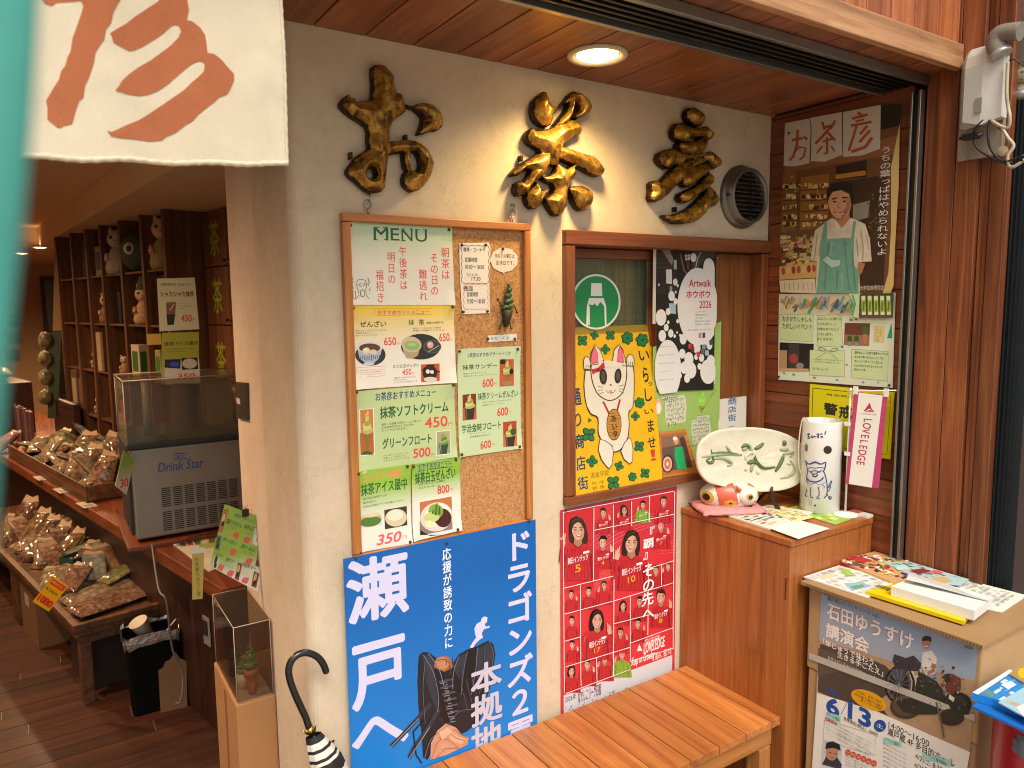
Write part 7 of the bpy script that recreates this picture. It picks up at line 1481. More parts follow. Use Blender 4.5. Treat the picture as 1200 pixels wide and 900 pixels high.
cab = [('black cable hanging in a loop below the white cable cover', '#17171a', [(490, 575), (485, 650), (500, 720), (560, 775), (655, 745)], .0035), ('black cable drooping from the cable cover to the pole, lower of the two', '#1a1a1c', [(440, 600), (415, 660), (440, 720), (540, 775), (600, 785), (655, 770)], .003),
       ('beige cable with red tape curling beside the pole', '#b5a68c', [(500, 580), (545, 605), (580, 610), (590, 560), (578, 510), (575, 440), (578, 300)], .0045), ('beige cable bent sharply down the pole side', '#b8ab94', [(545, 605), (580, 660), (605, 700), (580, 750), (585, 795), (610, 800), (660, 765)], .0045),
       ('short black cable joining the board clip', '#17171a', [(460, 575), (430, 610), (400, 650), (370, 650)], .003), ('thin dark wire leaving the pole band', '#2a2a2a', [(585, 290), (610, 285), (640, 305), (660, 320)], .002)]
for lab, c_, pts, r_ in cab:
    b = MB(); Q = [P(*p)+Vector((-.004*(i % 2), 0, 0)) for i, p in enumerate(pts)]; C = catmull(Q, 6); b.tube([p-C[0] for p in C], r_, pm(c_, .45), 10); o = b.build('cable', None, C[0]); tag(o, lab, 'cable', 'cables by the utility pole')
b = MB(); b.tube([P(538, 612), P(558, 612)], .0062, pm('#a02838', .5), 10); q0 = P(548, 612); o = tag(b.build('red_tape', None), 'red tape wound round the beige cable', 'tape'); o.data.transform(Matrix.Translation(-q0)); o.location = q0
b = MB(); q0 = P(552, 725); b.lathe([(0, -.001), (.0135, -.001), (.0145, 0), (.0135, .001), (0, .001)], pm('#b8a684', .6, 0, .1, 60), 28, mx=Matrix.Rotation(R(90), 4, 'Y')); b.tube([(0, 0, .013), (.001, -.002, .05)], .0008, METAL_L, 6); o = tag(b.build('round_tag', None, q0), 'small round wooden tag hanging from the cables beside the pole', 'tag')
b = MB(); q0 = P(400, 655); b.box(-.012, .012, -.02, .02, -.008, .008, BLACK); b.tube([(-.0, -.03, 0), (0, .03, .0)], .004, BLACK); tag(b.build('cable_clip', None, q0), 'black clamp gripping the cables on the grey wooden board', 'clamp')
# ------------------------------------------------------------------ counter
DV = Vector((-.215, .977, 0)).normalized(); PV = Vector((DV.y, -DV.x, 0))          # along the shelf row / away from the aisle
A0 = Vector((.475, .806, 0))
def row(s, off, z=0): return A0 + DV*s + PV*off + Vector((0, 0, z))
ROT = math.atan2(DV.y, DV.x)-math.pi/2                                            # rotation that turns +Y along the row
CT = .75
t = thing('shop_counter', 'long reddish wooden counter running back into the shop from the entrance pillar', 'counter', row(1.5, .2))
def q2(p): return (p.x, p.y)
b = MB(); b.prism([q2(row(-.02, 0)), q2(row(6.3, 0)), q2(row(6.3, .70)), q2(row(1.0, .70)), (1.3, 1.2), (1.3, .806)], CT-.055, CT, COUNTER_W); world_part(b, 'counter_top', t, bevel=.004)
b = MB(); b.prism([q2(row(.12, .12)), q2(row(6.2, .12)), q2(row(6.2, .16)), q2(row(.12, .16))], 0, CT-.056, DARKWOOD); b.prism([q2(row(.04, .02)), q2(row(.04, .70)), q2(row(.10, .70)), q2(row(.10, .02))], .42, CT-.056, COUNTER_W); b.prism([q2(row(.10, .125)), q2(row(.10, .70)), q2(row(.119, .70)), q2(row(.119, .125))], 0, CT-.056, COUNTER_W)
world_part(b, 'base_panel', t, bevel=.003)
op = row(.42, .118); b = MB(); mx = Matrix.Translation((op.x, op.y, .42)) @ Matrix.Rotation(ROT, 4, 'Z')
b.box(-.006, 0, -.03, .03, -.06, .06, pm('#8a857a', .4)); b.box(-.012, -.0062, -.018, .018, -.015, .045, pm('#26241f', .5)); o = world_part(MB(), 'x', t) if False else None
b2 = MB(); b2.v = [tuple(mx @ Vector(v)) for v in b.v]; b2.f = b.f; b2.m = b.m; b2.mats = b.mats; b2.sm = b.sm; world_part(b2, 'power_socket', t, bevel=.002)

# ------------------------------------------------------------------ drink dispenser
MX0, MY0 = .285, 1.43
z0 = CT+.022
t = thing('wooden_board', 'thin wooden board under the grey drink dispenser', 'board', (MX0+.2, MY0+.18, CT)); b = MB(); b.box(-.235, .26, -.215, .2, .0005, .020, COUNTER_W); b.build('plank', t, bevel=.003)
t = thing('drink_dispenser', 'grey metal drink dispenser with louvred front and clear tank on the counter', 'drink dispenser', (MX0+.22, MY0+.18, z0))
FZ = onY(152, 528, MY0).z - z0; TZ = onY(148, 446, MY0+.02).z - z0
STEEL = pm('#8c887f', .42, .6, .06, 10, .03); STD = pm('#2a2a2a', .5, .2)
b = MB(); b.box(-.22, .24, -.18, .18, .012, FZ, STEEL); b.build('metal_body', t, bevel=.008, seg=3)
b = MB(); b.box(-.232, -.221, -.16, .17, .03, FZ-.02, STD)
for k in range(14):
    for j in range(8): b.ell((-.2325, -.14+.02*j, .05+.017*k), (.002, .006, .005), BLACK, 6, 4)
b.build('side_grille', t)
b = MB(); 
for cxx in range(7):
    for r_ in range(22):
        if r_ in (10, 11): continue
        x_ = -.118+.044*cxx; zz = .035+r_*.0083; b.box(x_, x_+.034, -.1815, -.1803, zz, zz+.004, BLACK)
b.build('louvre_slots', t)
DP = wallP(MY0-.001); F = Flat(DP, (130, 400, 3)); BLI = ink('#2a4a8a'); F.text('Drink Star', (162, 418), (328, 452), BLI, .02, .25); F.line([(222, 396), (268, 392), (268, 412), (222, 416)], 3, BLI, True); F.text('富士', (230, 397), (262, 412), BLI, .03); F.build('maker_lettering', parent=t)
b = MB(); b.box(-.235, .245, -.185, .185, FZ+.0005, FZ+.022, STD); b.build('black_rim', t, bevel=.004)
tk = glassy('clear_tank', '#efe9de', opac=.04)
b = MB()
for (x0_, x1_, y0_, y1_) in ((-.228, .235, -.178, -.174), (-.228, .235, .172, .176), (-.228, -.224, -.1735, .1715), (.231, .235, -.1735, .1715)): b.box(x0_, x1_, y0_, y1_, FZ+.0225, TZ-.01, tk)
b.box(-.232, .239, -.182, .180, TZ-.0095, TZ, tk); b.build('clear_tank', t)
b = MB(); te = pm('#b8a890', .25, 0, .05)  # pale edge tubes stand in for highlights on the clear tank
for x_, y_ in ((-.230, -.180), (.237, -.180), (-.230, .178)): b.tube([(x_, y_, FZ+.0225), (x_, y_, TZ)], .0022, te, 6)
for a_, c_ in (((-.230, -.180), (.237, -.180)), ((-.230, -.180), (-.230, .178)), ((-.230, .178), (.237, .178))): b.tube([(a_[0], a_[1], TZ), (c_[0], c_[1], TZ)], .0026, te, 6)
b.build('tank_edge_highlight', t)
b = MB(); b.box(-.215, .22, -.16, .16, FZ+.0225, FZ+.05, pm('#3c4a20', .15, 0, .2)); b.build('green_tea', t)
b = MB(); b.lathe([(.05, FZ+.051), (.05, TZ-.012)], pm('#4a3a2c', .35), 24, mx=Matrix.Translation((.02, .0, 0))); b.tube([(-.13, 0, FZ+.051), (-.13, 0, TZ-.012)], .018, pm('#a8a090', .25), 12); b.box(.1, .2, -.05, .08, FZ+.051, TZ-.03, pm('#8a7a5a', .3, 0, .2, 20)); b.build('agitator', t)
# cards on the dispenser
def cardstand(name, label, tl, tr, br, bl, plane, m, deco, zoom, cat='menu card', thick=.002):
    F = Flat(plane, zoom); F.base([tl, tr, br, bl], m, thick); deco(F); return F.build(name, label, cat)
zk = (130, 180, 3.752)
def dsha(F):
    F.text('お茶屋が本気で作る　ふるふるドリンク', (218, 568), (352, 582), GRN, .01); F.text('シャカシャカ抹茶', (216, 604), (366, 630), BLK, .035); F.poly([(242, 655), (286, 652), (282, 706), (244, 708)], ink('#8a5a44')); F.poly([(244, 708), (282, 706), (276, 752), (248, 754)], ink('#1f1c18')); F.line([(258, 690), (278, 660)], 4, ink('#d8c8b8'))
    F.lines(['シェイカーでよく', '振ってお召し上がり', 'ください。'], (296, 656), (350, 688), BLK, 0, .5); F.text('450', (306, 708), (356, 740), REDT, .05); F.text('円', (358, 724), (370, 736), REDT)
cardstand('menu_card', 'cream upright card priced 450 standing on the drink dispenser, upper of two', (202, 550), (368, 545), (388, 772), (214, 782), wallP(MY0+.030), paper('#d8d0a8'), dsha, zk)
def dice(F):
    F.text('抹茶アイス最中', (234, 822), (384, 846), ink('#2a4a1c'), .03); F.lines(['最中の皮に抹茶アイスをはさんで', 'ひんやり楽しめます。'], (246, 852), (375, 880), BLK, 0, .5)
    F.z = (130, 400, 3); F.rect((186, 60), (314, 150), paper('#d8d0bc')); F.poly([(188, 64), (245, 62), (243, 96), (188, 92)], DRK); F.poly([(210, 72), (240, 74), (236, 92), (206, 86)], ink('#2a50c8')); F.rect((247, 56), (306, 100), DRK); F.ell((276, 78), 26, 18, ink('#cdbfa4')); F.text('350', (230, 110), (296, 134), REDT, .06, .15); F.text('円', (298, 122), (308, 132), REDT)
cardstand('menu_card', 'yellow-green card priced 350 standing on the drink dispenser, in front of the cream card', (224, 788), (386, 784), (388, 1012), (222, 1010), wallP(MY0+.012), gradient_print('#b8b070', '#a8a828', 1, .02, .12), dice, zk)
t = thing('price_flag', 'little yellow paper price tag on the shelf divider left of the cream card', 'price tag', wallP(1.9).at(*wallP(1.9).uv(181, 404))); b = MB(); b.box(-.03, .03, -.001, .001, 0, .05, pm('#c9a24a', .6)); b.build('paper_tag', t)
# small hanging card clipped to the machine's left
cardstand('menu_card', 'small green and white card hanging at the left corner of the drink dispenser', (500, 512), (545, 545), (512, 692), (466, 655), Plane(wallP(MY0-.06).at(*wallP(MY0-.06).uv(145, 560)), (.8, .5, 0), (.05, -.03, 1)), gradient_print('#d0c8b4', '#8aa848', 1, .04, .12), lambda F: F.text('30', (485, 620), (520, 665), REDT, .05), (0, 380, 3.4615))
t = thing('payment_card', 'small white and red payment card standing by the inner wall', 'card', onZ(273, 600, CT)+Vector((0, .06, 0))); b = MB(); b.box(-.025, .025, -.002, .002, 0, .14, paper('#d6d0c8')); b.box(-.025, .025, -.0028, -.0021, .04, .10, ink('#b83038')); b.box(-.018, .018, -.0036, -.0029, .05, .09, WHT); b.build('card_stock', t)
# menus lying on the counter
F = Flat(topP(CT+.0008), (130, 400, 3)); F.base([(205, 705), (300, 685), (405, 680), (370, 800), (345, 812)], paper('#cfc8b4'), .003); F.poly([(290, 692), (400, 686), (392, 720), (320, 735)], ink('#9aa860'))
for k in range(5): F.poly([(235+28*k, 706-3*k), (255+28*k, 704-3*k), (268+24*k, 722-3*k), (248+24*k, 724-3*k)], ink(['#6a5a3c', '#a8402c', '#4a6a34', '#c9b890'][k % 4]))
F.build('menu_leaflet', 'menu leaflets lying flat on the counter before the dispenser', 'leaflet')
# tilted menu hung by a clip on the inner wall
HP = Plane(wallP(.62).at(*wallP(.62).uv(280, 640)), (.97, -.24, .0), (0, .10, 1)); z = (235, 580, 7.5)
F = Flat(HP, z); F.base([(212, 80), (570, 212), (585, 480), (500, 850), (82, 625)], gradient_print('#ded8c6', '#8fae34', 1, .06, .13), .0008)
ang = math.atan2(HP.uv(235+570/7.5, 580+212/7.5)[1]-HP.uv(235+212/7.5, 580+80/7.5)[1], HP.uv(235+570/7.5, 580+212/7.5)[0]-HP.uv(235+212/7.5, 580+80/7.5)[0])
def rtext(F, t_, x, y, w, h, m, bold=0.):
    u0, v0 = F.uv((x, y)); u1, _ = F.uv((x+w, y)); _, v1 = F.uv((x, y+h)); vs_, fs_, (a, b_, c_, d_) = glyphs(t_); kx = (u1-u0)/(c_-a); ky = (v0-v1)/max(d_-b_, .3); ca, sa = math.cos(ang), math.sin(ang)
    F.smear([(u0+(X-a)*kx*ca-(Y-d_)*ky*sa, v0+(X-a)*kx*sa+(Y-d_)*ky*ca) for X, Y in vs_], fs_, m, bold*.62*ky)
rtext(F, 'お茶彦おすすめメニュー', 305, 155, 190, 34, NAVY, .02); rtext(F, '抹茶ソフトクリーム', 240, 205, 145, 44, GRN, .04); rtext(F, '抹茶白玉', 395, 255, 90, 38, GRN, .03); rtext(F, 'グリーンフロート', 208, 368, 130, 42, GRN, .04); rtext(F, '抹茶クリームぜんざい', 368, 428, 130, 38, GRN, .03); rtext(F, 'ミニ白玉ぜんざい', 122, 495, 95, 24, GRN, .02); rtext(F, '抹茶サンデー', 232, 545, 90, 36, GRN, .03); rtext(F, '宇治金時フロート', 378, 590, 130, 36, GRN, .03)
for (t_, x, y) in (('450', 300, 322), ('800', 396, 364), ('500', 272, 470), ('600', 415, 548), ('450', 165, 605), ('600', 252, 655), ('600', 382, 716)): rtext(F, t_, x, y, 50, 52, REDT, .06)
for (x, y, w) in ((238, 258, 80), (392, 305, 70), (190, 440, 70), (385, 486, 90), (208, 588, 90), (370, 670, 70)):
    for k in range(3): rtext(F, 'なつかしい甘さの一品', x, y+12*k, w, 7, BLK)
for (pts, cols_) in (([(212, 118), (250, 130), (190, 330), (155, 318)], ('#a8682c', '#c8b060')), ([(150, 350), (190, 362), (165, 490), (120, 478)], ('#6a7a4a', '#2f4a2c')), ([(508, 485), (558, 502), (532, 640), (480, 622)], ('#7a2c1c', '#c8a850')), ([(118, 540), (165, 555), (155, 640), (105, 622)], ('#c8c0b0', '#2a2420')), ([(330, 590), (368, 604), (335, 752), (300, 735)], ('#8a3a22', '#c8b060')), ([(470, 668), (518, 690), (488, 818), (445, 800)], ('#8a3020', '#c8a850'))):
    F.poly(pts, ink(cols_[0])); c_ = (sum(p[0] for p in pts)/4, sum(p[1] for p in pts)/4); F.ell((c_[0], c_[1]-20), 13, 38, ink(cols_[1]), 15); F.ell((c_[0]-6, c_[1]+28), 12, 24, DRK, 15)
F.poly([(480, 290), (575, 320), (560, 470), (450, 430)], ink('#cfc4b0')); F.ell((515, 395), 50, 52, ink('#e0d8c8')); F.ell((525, 390), 34, 36, ink('#4a1c18')); F.ell((520, 355), 18, 42, ink('#5f8a3a'), 10)
F.build('hanging_menu', 'tilted green and white menu sheet clipped to the inner wall above the counter end', 'menu sheet')
t = thing('bulldog_clip', 'small black clip holding the tilted menu sheet', 'clip', HP.at(*HP.uv(235+395/7.5, 580+160/7.5), .004)); b = MB(); b.box(-.010, .010, -.006, .004, -.010, .014, BLACK); b.tube([(0, -.004, .014), (-.006, -.006, .026), (.006, -.006, .026), (0, -.004, .014)], .0012, METAL_L, 6); b.build('clip_body', t)
# intercom on the inner wall
IP = Plane((.5622, 0, 0), (0, -1, 0), (0, 0, 1)); F = Flat(IP, (130, 400, 3)); F.base([(450, 142), (484, 146), (487, 276), (453, 268)], pm('#4a4238', .4, .3), .012); F.rect((454, 196), (468, 222), ink('#cfc8bc')); F.build('intercom', 'flat dark intercom panel on the pinkish inner wall beside the dispenser', 'intercom')
# strip label hanging from the counter edge
SP_ = Plane(wallP(.80).at(*wallP(.80).uv(231, 680)), (1, -.2, 0), (0, 0, 1)); F = Flat(SP_, (130, 400, 3)); F.base([(285, 745), (328, 742), (322, 905), (286, 908)], pm('#b8a24a', .6), .0006); F.vtext('お茶屋のほうじ茶', (292, 755), (318, 900), BLK, .01); F.poly([(282, 728), (330, 722), (328, 742), (284, 748)], pm('#d8d0bc', .6)); F.build('hanging_label', 'narrow yellow paper strip with upright writing hung from the counter edge', 'label')

# ------------------------------------------------------------------ acrylic case on a cardboard stand
sx0, sx1, sy0, sy1, sz = .432, .559, .455, .72, .505
fc = onY(277, 828, .45); sx0 = fc.x; sz = fc.z
t = thing('cardboard_stand', 'tall plain brown cardboard carton holding the clear sample case by the pillar', 'cardboard box', (sx0+.06, .58, 0)); b = MB(); b.box(sx0, .5605, .452, .79, 0, sz, pm('#a9794a', .85, 0, .08, 8, .2)); world_part(b, 'carton', t, bevel=.004); b = MB(); b.box(sx0-.0012, sx0-.0002, .60, .63, 0, sz-.02, pm('#8a6238', .6)); world_part(b, 'tape_strip', t)
cz1 = onY(279, 735, .46).z
t = thing('sample_case', 'clear acrylic case with plastic soft cream samples on the cardboard carton', 'display case', (sx0+.06, .60, sz+.001)); ac = glassy('acrylic', '#f2e6d6', opac=.012)
b = MB(); X0_, X1_, Y0_, Y1_, T_ = sx0+.006, .555, .462, .775, .003
b.box(X0_, X1_, Y0_, Y0_+T_, sz+.004, cz1-T_-.0005, ac); b.box(X0_, X1_, Y1_-T_, Y1_, sz+.004, cz1-T_-.0005, ac); b.box(X0_, X0_+T_, Y0_+T_+.0005, Y1_-T_-.0005, sz+.004, cz1-T_-.0005, ac); b.box(X1_-T_, X1_, Y0_+T_+.0005, Y1_-T_-.0005, sz+.004, cz1-T_-.0005, ac); b.box(X0_, X1_, Y0_, Y1_, cz1-T_, cz1, ac); world_part(b, 'acrylic_box', t, bevel=.0015)
b = MB(); ed = pm('#c9b49c', .3, 0, .05); e = .0012
for p0_, p1_ in (((X0_, Y0_), (X0_, Y0_)), ((X1_, Y0_), (X1_, Y0_)), ((X0_, Y1_), (X0_, Y1_))): b.tube([(p0_[0], p0_[1], sz+.004), (p0_[0], p0_[1], cz1)], e, ed, 6)
for a_, c_ in (((X0_, Y0_), (X1_, Y0_)), ((X0_, Y0_), (X0_, Y1_)), ((X0_, Y1_), (X1_, Y1_))): b.tube([(a_[0], a_[1], cz1), (c_[0], c_[1], cz1)], e, ed, 6)
world_part(b, 'polished_edge', t)
b = MB(); b.box(X0_+.003, X1_-.003, Y0_+.003, Y1_-.003, sz+.0012, sz+.0038, pm('#a89c98', .3, 0, .1)); world_part(b, 'base_plate', t)
def softserve(b, c, r, h, m, turns=4.2):
    path = []; rs_ = []
    for k in range(70):
        f_ = k/69; a = f_*turns*2*math.pi; rr_ = r*.62*(1-f_)**.8; path.append((c[0]+rr_*math.cos(a), c[1]+rr_*math.sin(a), c[2]+h*f_)); rs_.append(max(r*.42*(1-f_)**.75, .001))
    b.tube(path, rs_, m, 10); b.ell((c[0], c[1], c[2]+h*.3), (r*.6, r*.6, h*.35), m, 12, 8)
GT = pm('#4d7a34', .35, 0, .2, 60, .15, .3); GT2 = pm('#3c4a2c', .45, 0, .2, 60, .1)
ZB = sz+.0045
t = thing('ice_cream_sample', 'plastic sample of green soft cream in a brown wafer cone, tallest in the clear case', 'food sample', (sx0+.058, .475+.02, ZB)); b = MB(); b.lathe([(0, 0), (.011, 0), (.015, .03), (.017, .06), (.022, .062), (.023, .085), (.020, .085), (0, .082)], pm('#a8683a', .5, 0, .15, 60, .2), 24); b.build('cone', t); b = MB(); softserve(b, (0, 0, .085), .026, .085, GT); b.build('swirl', t)
t = thing('ice_cream_sample', 'plastic sample of green soft cream in a small white cup in the clear case', 'food sample', (sx0+.045, .555, ZB)); b = MB(); b.lathe([(0, 0), (.018, 0), (.024, .05), (.022, .05), (.0, .045)], pm('#cfc8bc', .4), 24); b.build('cup', t); b = MB(); softserve(b, (0, 0, .048), .022, .055, GT); b.build('swirl', t)
t = thing('ice_cream_sample', 'dark plastic green tea sample at the back of the clear case', 'food sample', (sx0+.040, .65, ZB)); b = MB(); b.lathe([(0, 0), (.017, 0), (.022, .06), (.020, .06), (0, .055)], pm('#5a4a3c', .3), 24); b.build('cup', t); b = MB(); softserve(b, (0, 0, .058), .024, .05, GT2); b.build('swirl', t)

# ------------------------------------------------------------------ bin, cup, flap, cord
fl = onZ(152, 842, 0); bw = .20
t = thing('waste_bin', 'tall black waste bin lined with a crinkled silver bag, under the counter edge', 'waste bin', (fl.x+.105, fl.y+.07, 0)); bh = onY(150, 752, fl.y).z
BKB = pm('#0a0908', .85, 0, .1, 10, .05); BKB.node_tree.nodes['Principled BSDF'].inputs['Specular IOR Level'].default_value = .08
b = MB(); prof = [(.085, 0), (.1, bh)]
def rbox(x, y, r_): return [(sx*(x-r_)+r_*math.cos(R(a)), sy*(y-r_)+r_*math.sin(R(a))) for sx, sy, a0 in ((1, 1, 0), (-1, 1, 90), (-1, -1, 180), (1, -1, 270)) for a in range(a0, a0+91, 30)]
p0_ = rbox(.088, .075, .02); p1_ = rbox(.105, .088, .02); K = len(p0_); vs = [(x, y, 0) for x, y in p0_]+[(x, y, bh) for x, y in p1_]+[(x*.95, y*.95, bh) for x, y in p1_]+[(x*.93, y*.93, bh-.10) for x, y in p1_]
b.add(vs, [(i*K+k, i*K+(k+1) % K, (i+1)*K+(k+1) % K, (i+1)*K+k) for i in range(3) for k in range(K)]+[list(range(K))[::-1], list(range(3*K, 4*K))], BKB); b.build('bin_body', t, bevel=.002)
b = MB(); FOIL = pm('#b0aca4', .22, .9, .15, 30, .6); N = 60; vs = []; rn = random.Random(6)
for j, (sc_, zz) in enumerate(((.95, bh-.09), (.98, bh-.01), (1.03, bh+.012), (1.05, bh-.005), (1.04, bh-.035))):
    for k in range(N):
        i_ = k*K/N; p = Vector(p1_[int(i_) % K]).lerp(Vector(p1_[(int(i_)+1) % K]), i_-int(i_)); vs.append((p.x*sc_, p.y*sc_, zz+rn.uniform(-.012, .014)))
b.add(vs, [(j*N+k, j*N+(k+1) % N, (j+1)*N+(k+1) % N, (j+1)*N+k) for j in range(4) for k in range(N)], FOIL); b.add(vs[:N], [list(range(N))], FOIL); b.build('foil_liner', t)
t = thing('paper_cup', 'white paper cup thrown on top of the silver-lined waste bin', 'paper cup', (fl.x+.095, fl.y+.055, bh-.02)); b = MB(); mx = Matrix.Rotation(R(-24), 4, 'Y') @ Matrix.Rotation(R(10), 4, 'X'); b.lathe([(0, .0), (.026, .0), (.037, .088), (.039, .090), (.0365, .091), (.026, .006), (0, .005)], pm('#c9bda6', .6, 0, .05), 28, mx=mx); b.build('cup_wall', t)
t = thing('drinking_straw', 'white drinking straw sticking out of the waste bin', 'straw', (fl.x+.15, fl.y+.05, bh-.03)); b = MB(); b.tube([(0, 0, 0), (.07, .01, .07)], .003, pm('#cfc8bc', .4), 8); b.build('tube', t)
t = thing('cardboard_piece', 'torn flat piece of brown cardboard leaning on the waste bin', 'cardboard', (fl.x+.165, fl.y-.03, 0)); b = MB(); b.prism([(-.05, 0), (.055, 0), (.062, .20), (.04, .215), (.02, .25), (.0, .22), (-.02, .215), (-.03, .19), (-.048, .185)], 0, .004, pm('#6a4a2a', .85, 0, .1, 10, .2), Matrix.Rotation(R(90), 4, 'X') @ Matrix.Identity(4)); o = b.build('sheet', t); o.rotation_euler = (R(-4), 0, R(-8))
cp = [onY(178, 638, 1.40), onY(186, 690, 1.25)-Vector((0, 0, 0)), onY(195, 705, 1.2), onY(202, 760, 1.3), onY(214, 790, 1.34), onY(212, 820, 1.34), onY(206, 824, 1.36)]
C = catmull(cp, 6); b = MB(); b.tube([p-C[0] for p in C], .004, pm('#6f6a62', .5), 10); tag(b.build('power_cord', None, C[0]), 'grey power cord dropping from the dispenser over the counter edge', 'cord')
fw = onZ(240, 838, 0)

# ------------------------------------------------------------------ low display table with snack bags
tz = .43
t0_ = onY(92, 738, 1.735); tz = t0_.z
TV = DV; TX = Vector((.985, .17, 0)); tA = Vector((.055, 1.715, 0))
t = thing('display_table', 'low worn wooden display table under the counter heaped with bags of sweets', 'display table', tA+TV*1.2)
def tp_(s, o, z=0): return tA+TV*s+TX*o+Vector((0, 0, z))
TW = wood('table_wood', '#2f1a0e', '#553319', '#724a2a', 1, 1., .5, .15)
b = MB(); b.prism([q2(tp_(0, 0)), q2(tp_(0, .42)), q2(tp_(2.6, .42)), q2(tp_(2.6, 0))], tz-.03, tz, TW); world_part(b, 'table_top', t, bevel=.004)
b = MB(); b.prism([q2(tp_(-.008, -.008)), q2(tp_(-.008, .43)), q2(tp_(.02, .43)), q2(tp_(.02, .02)), q2(tp_(2.6, .02)), q2(tp_(2.6, -.008))], tz+.0005, tz+.03, TW); world_part(b, 'rim', t, bevel=.003)
b = MB(); b.prism([q2(tp_(.02, .02)), q2(tp_(.02, .40)), q2(tp_(2.55, .40)), q2(tp_(2.55, .02))], tz-.07, tz-.0305, TW); world_part(b, 'apron', t)
for s, o_ in ((.03, .02), (.03, .36), (1.2, .02), (1.28, .02), (2.2, .02)):
    b = MB(); b.prism([q2(tp_(s, o_)), q2(tp_(s, o_+.045)), q2(tp_(s+.045, o_+.045)), q2(tp_(s+.045, o_))], 0, tz-.0705, TW); world_part(b, 'leg', t, bevel=.003)
t = thing('storage_box', 'dark storage crate with a white label under the display table', 'crate', tp_(.25, .22)); b = MB(); mx = Matrix.Rotation(ROT, 4, 'Z'); b.box(-.14, .14, -.1, .2, .0, .26, pm('#2a1c14', .6), mx=mx); b.box(-.146, -.1402, .0, .06, .17, .2, paper(), mx=mx); b.build('crate_body', t, bevel=.004)
t = thing('storage_box', 'brown cardboard box at the aisle side under the display table', 'cardboard box', tp_(.95, .14)); b = MB(); b.box(-.12, .12, -.16, .16, 0, .30, pm('#6a4626', .8), mx=mx); b.box(-.1215, -.1202, -.02, .06, .18, .24, paper('#a8a090'), mx=mx); b.build('carton', t, bevel=.004)
def bagmat(cols, scale=60):
    k = ('bag',)+tuple(cols)
    if k in _M: return _M[k]
    m, n, l, b = newmat('snack_bag'); v = coords(n, l); vo = n.new('ShaderNodeTexVoronoi'); vo.inputs['Scale'].default_value = scale; l.new(v, vo.inputs['Vector'])
    s_ = n.new('ShaderNodeSeparateXYZ'); l.new(vo.outputs['Color'], s_.inputs[0])
    c = ramp(n, l, s_.outputs[0], [(i/(len(cols)-1), c_) for i, c_ in enumerate(cols)])
    dd = ramp(n, l, vo.outputs['Distance'], [(.0, '#ffffff'), (.8, '#a0a0a0')]); mxr = n.new('ShaderNodeMix'); mxr.data_type = 'RGBA'; mxr.blend_type = 'MULTIPLY'; mxr.inputs[0].default_value = 1.
    l.new(c, mxr.inputs[6]); l.new(dd, mxr.inputs[7]); l.new(mxr.outputs[2], b.inputs['Base Color'])
    t = noise_node(n, l, 42, 6, .75, v, 2.2); bump(n, l, b, t.outputs[0], 1., .03)
    b.inputs['Roughness'].default_value = .5; b.inputs['Coat Weight'].default_value = 1.; b.inputs['Coat Roughness'].default_value = .08
    _M[k] = m; return m
BAGS = [bagmat(['#8a5c34', '#c09458', '#a8784a'], 40), bagmat(['#d8bc94', '#c0986c', '#e8d4b4'], 35), bagmat(['#6a3c28', '#98603c', '#c8a488'], 55), bagmat(['#c8b060', '#8a9a4c', '#e0d49c'], 40), bagmat(['#b87850', '#d8a884', '#8a5034'], 60), bagmat(['#c8c8bc', '#a0a098', '#e4e0d6'], 26)]
CLEARTAB = pm('#a8917a', .25, 0, .15, 30, .3, .8)
def snackbag(loc, L, Wd, H, rz, m, label, tilt=(0, 0), seed=0, tab=True, cat='snack bag', group=None):
    t = thing('snack_bag', label, cat, loc, rz, group)
    b = MB(); N1, N2 = 20, 14; vs = []
    for side in (1, -1):
        for i in range(N1+1):
            for j in range(N2+1):
                a, c = i/N1*2-1, j/N2*2-1; e = (max(0, 1-abs(a)**2.6)*max(0, 1-abs(c)**2.4))**.55
                w_ = mnoise.noise(Vector((a*3+seed, c*3, side*2.)))*.25+mnoise.noise(Vector((a*8+seed, c*7, side*5.)))*.10
                vs.append((c*Wd/2*(1-.06*abs(a)), a*L/2, H*.5+side*H*.5*e*(1+w_)*(1 if side > 0 else .9)+.002*side))
    K = (N1+1)*(N2+1); fs = []
    for sd in (0, 1):
        for i in range(N1):
            for j in range(N2):
                q = (sd*K+i*(N2+1)+j, sd*K+i*(N2+1)+j+1, sd*K+(i+1)*(N2+1)+j+1, sd*K+(i+1)*(N2+1)+j); fs.append(q[::-1] if sd == 0 else q)
    rot = Matrix.Rotation(R(tilt[0]), 4, 'X') @ Matrix.Rotation(R(tilt[1]), 4, 'Y')
    b.add(vs, fs, m, True, rot); o = b.build('pouch', t)
    if tab:
        b = MB(); b.add([(-Wd*.46, L*.47, H*.5), (Wd*.46, L*.47, H*.5), (Wd*.30, L*.64, H*.62), (0, L*.60, H*.52), (-Wd*.34, L*.66, H*.60)], [(0, 1, 2, 3, 4)], CLEARTAB, False, rot); b.build('sealed_end', t)
    lo = min((rot @ Vector(v)).z for v in vs); t.location.z -= lo; return t
ra = -math.pi/2+ROT
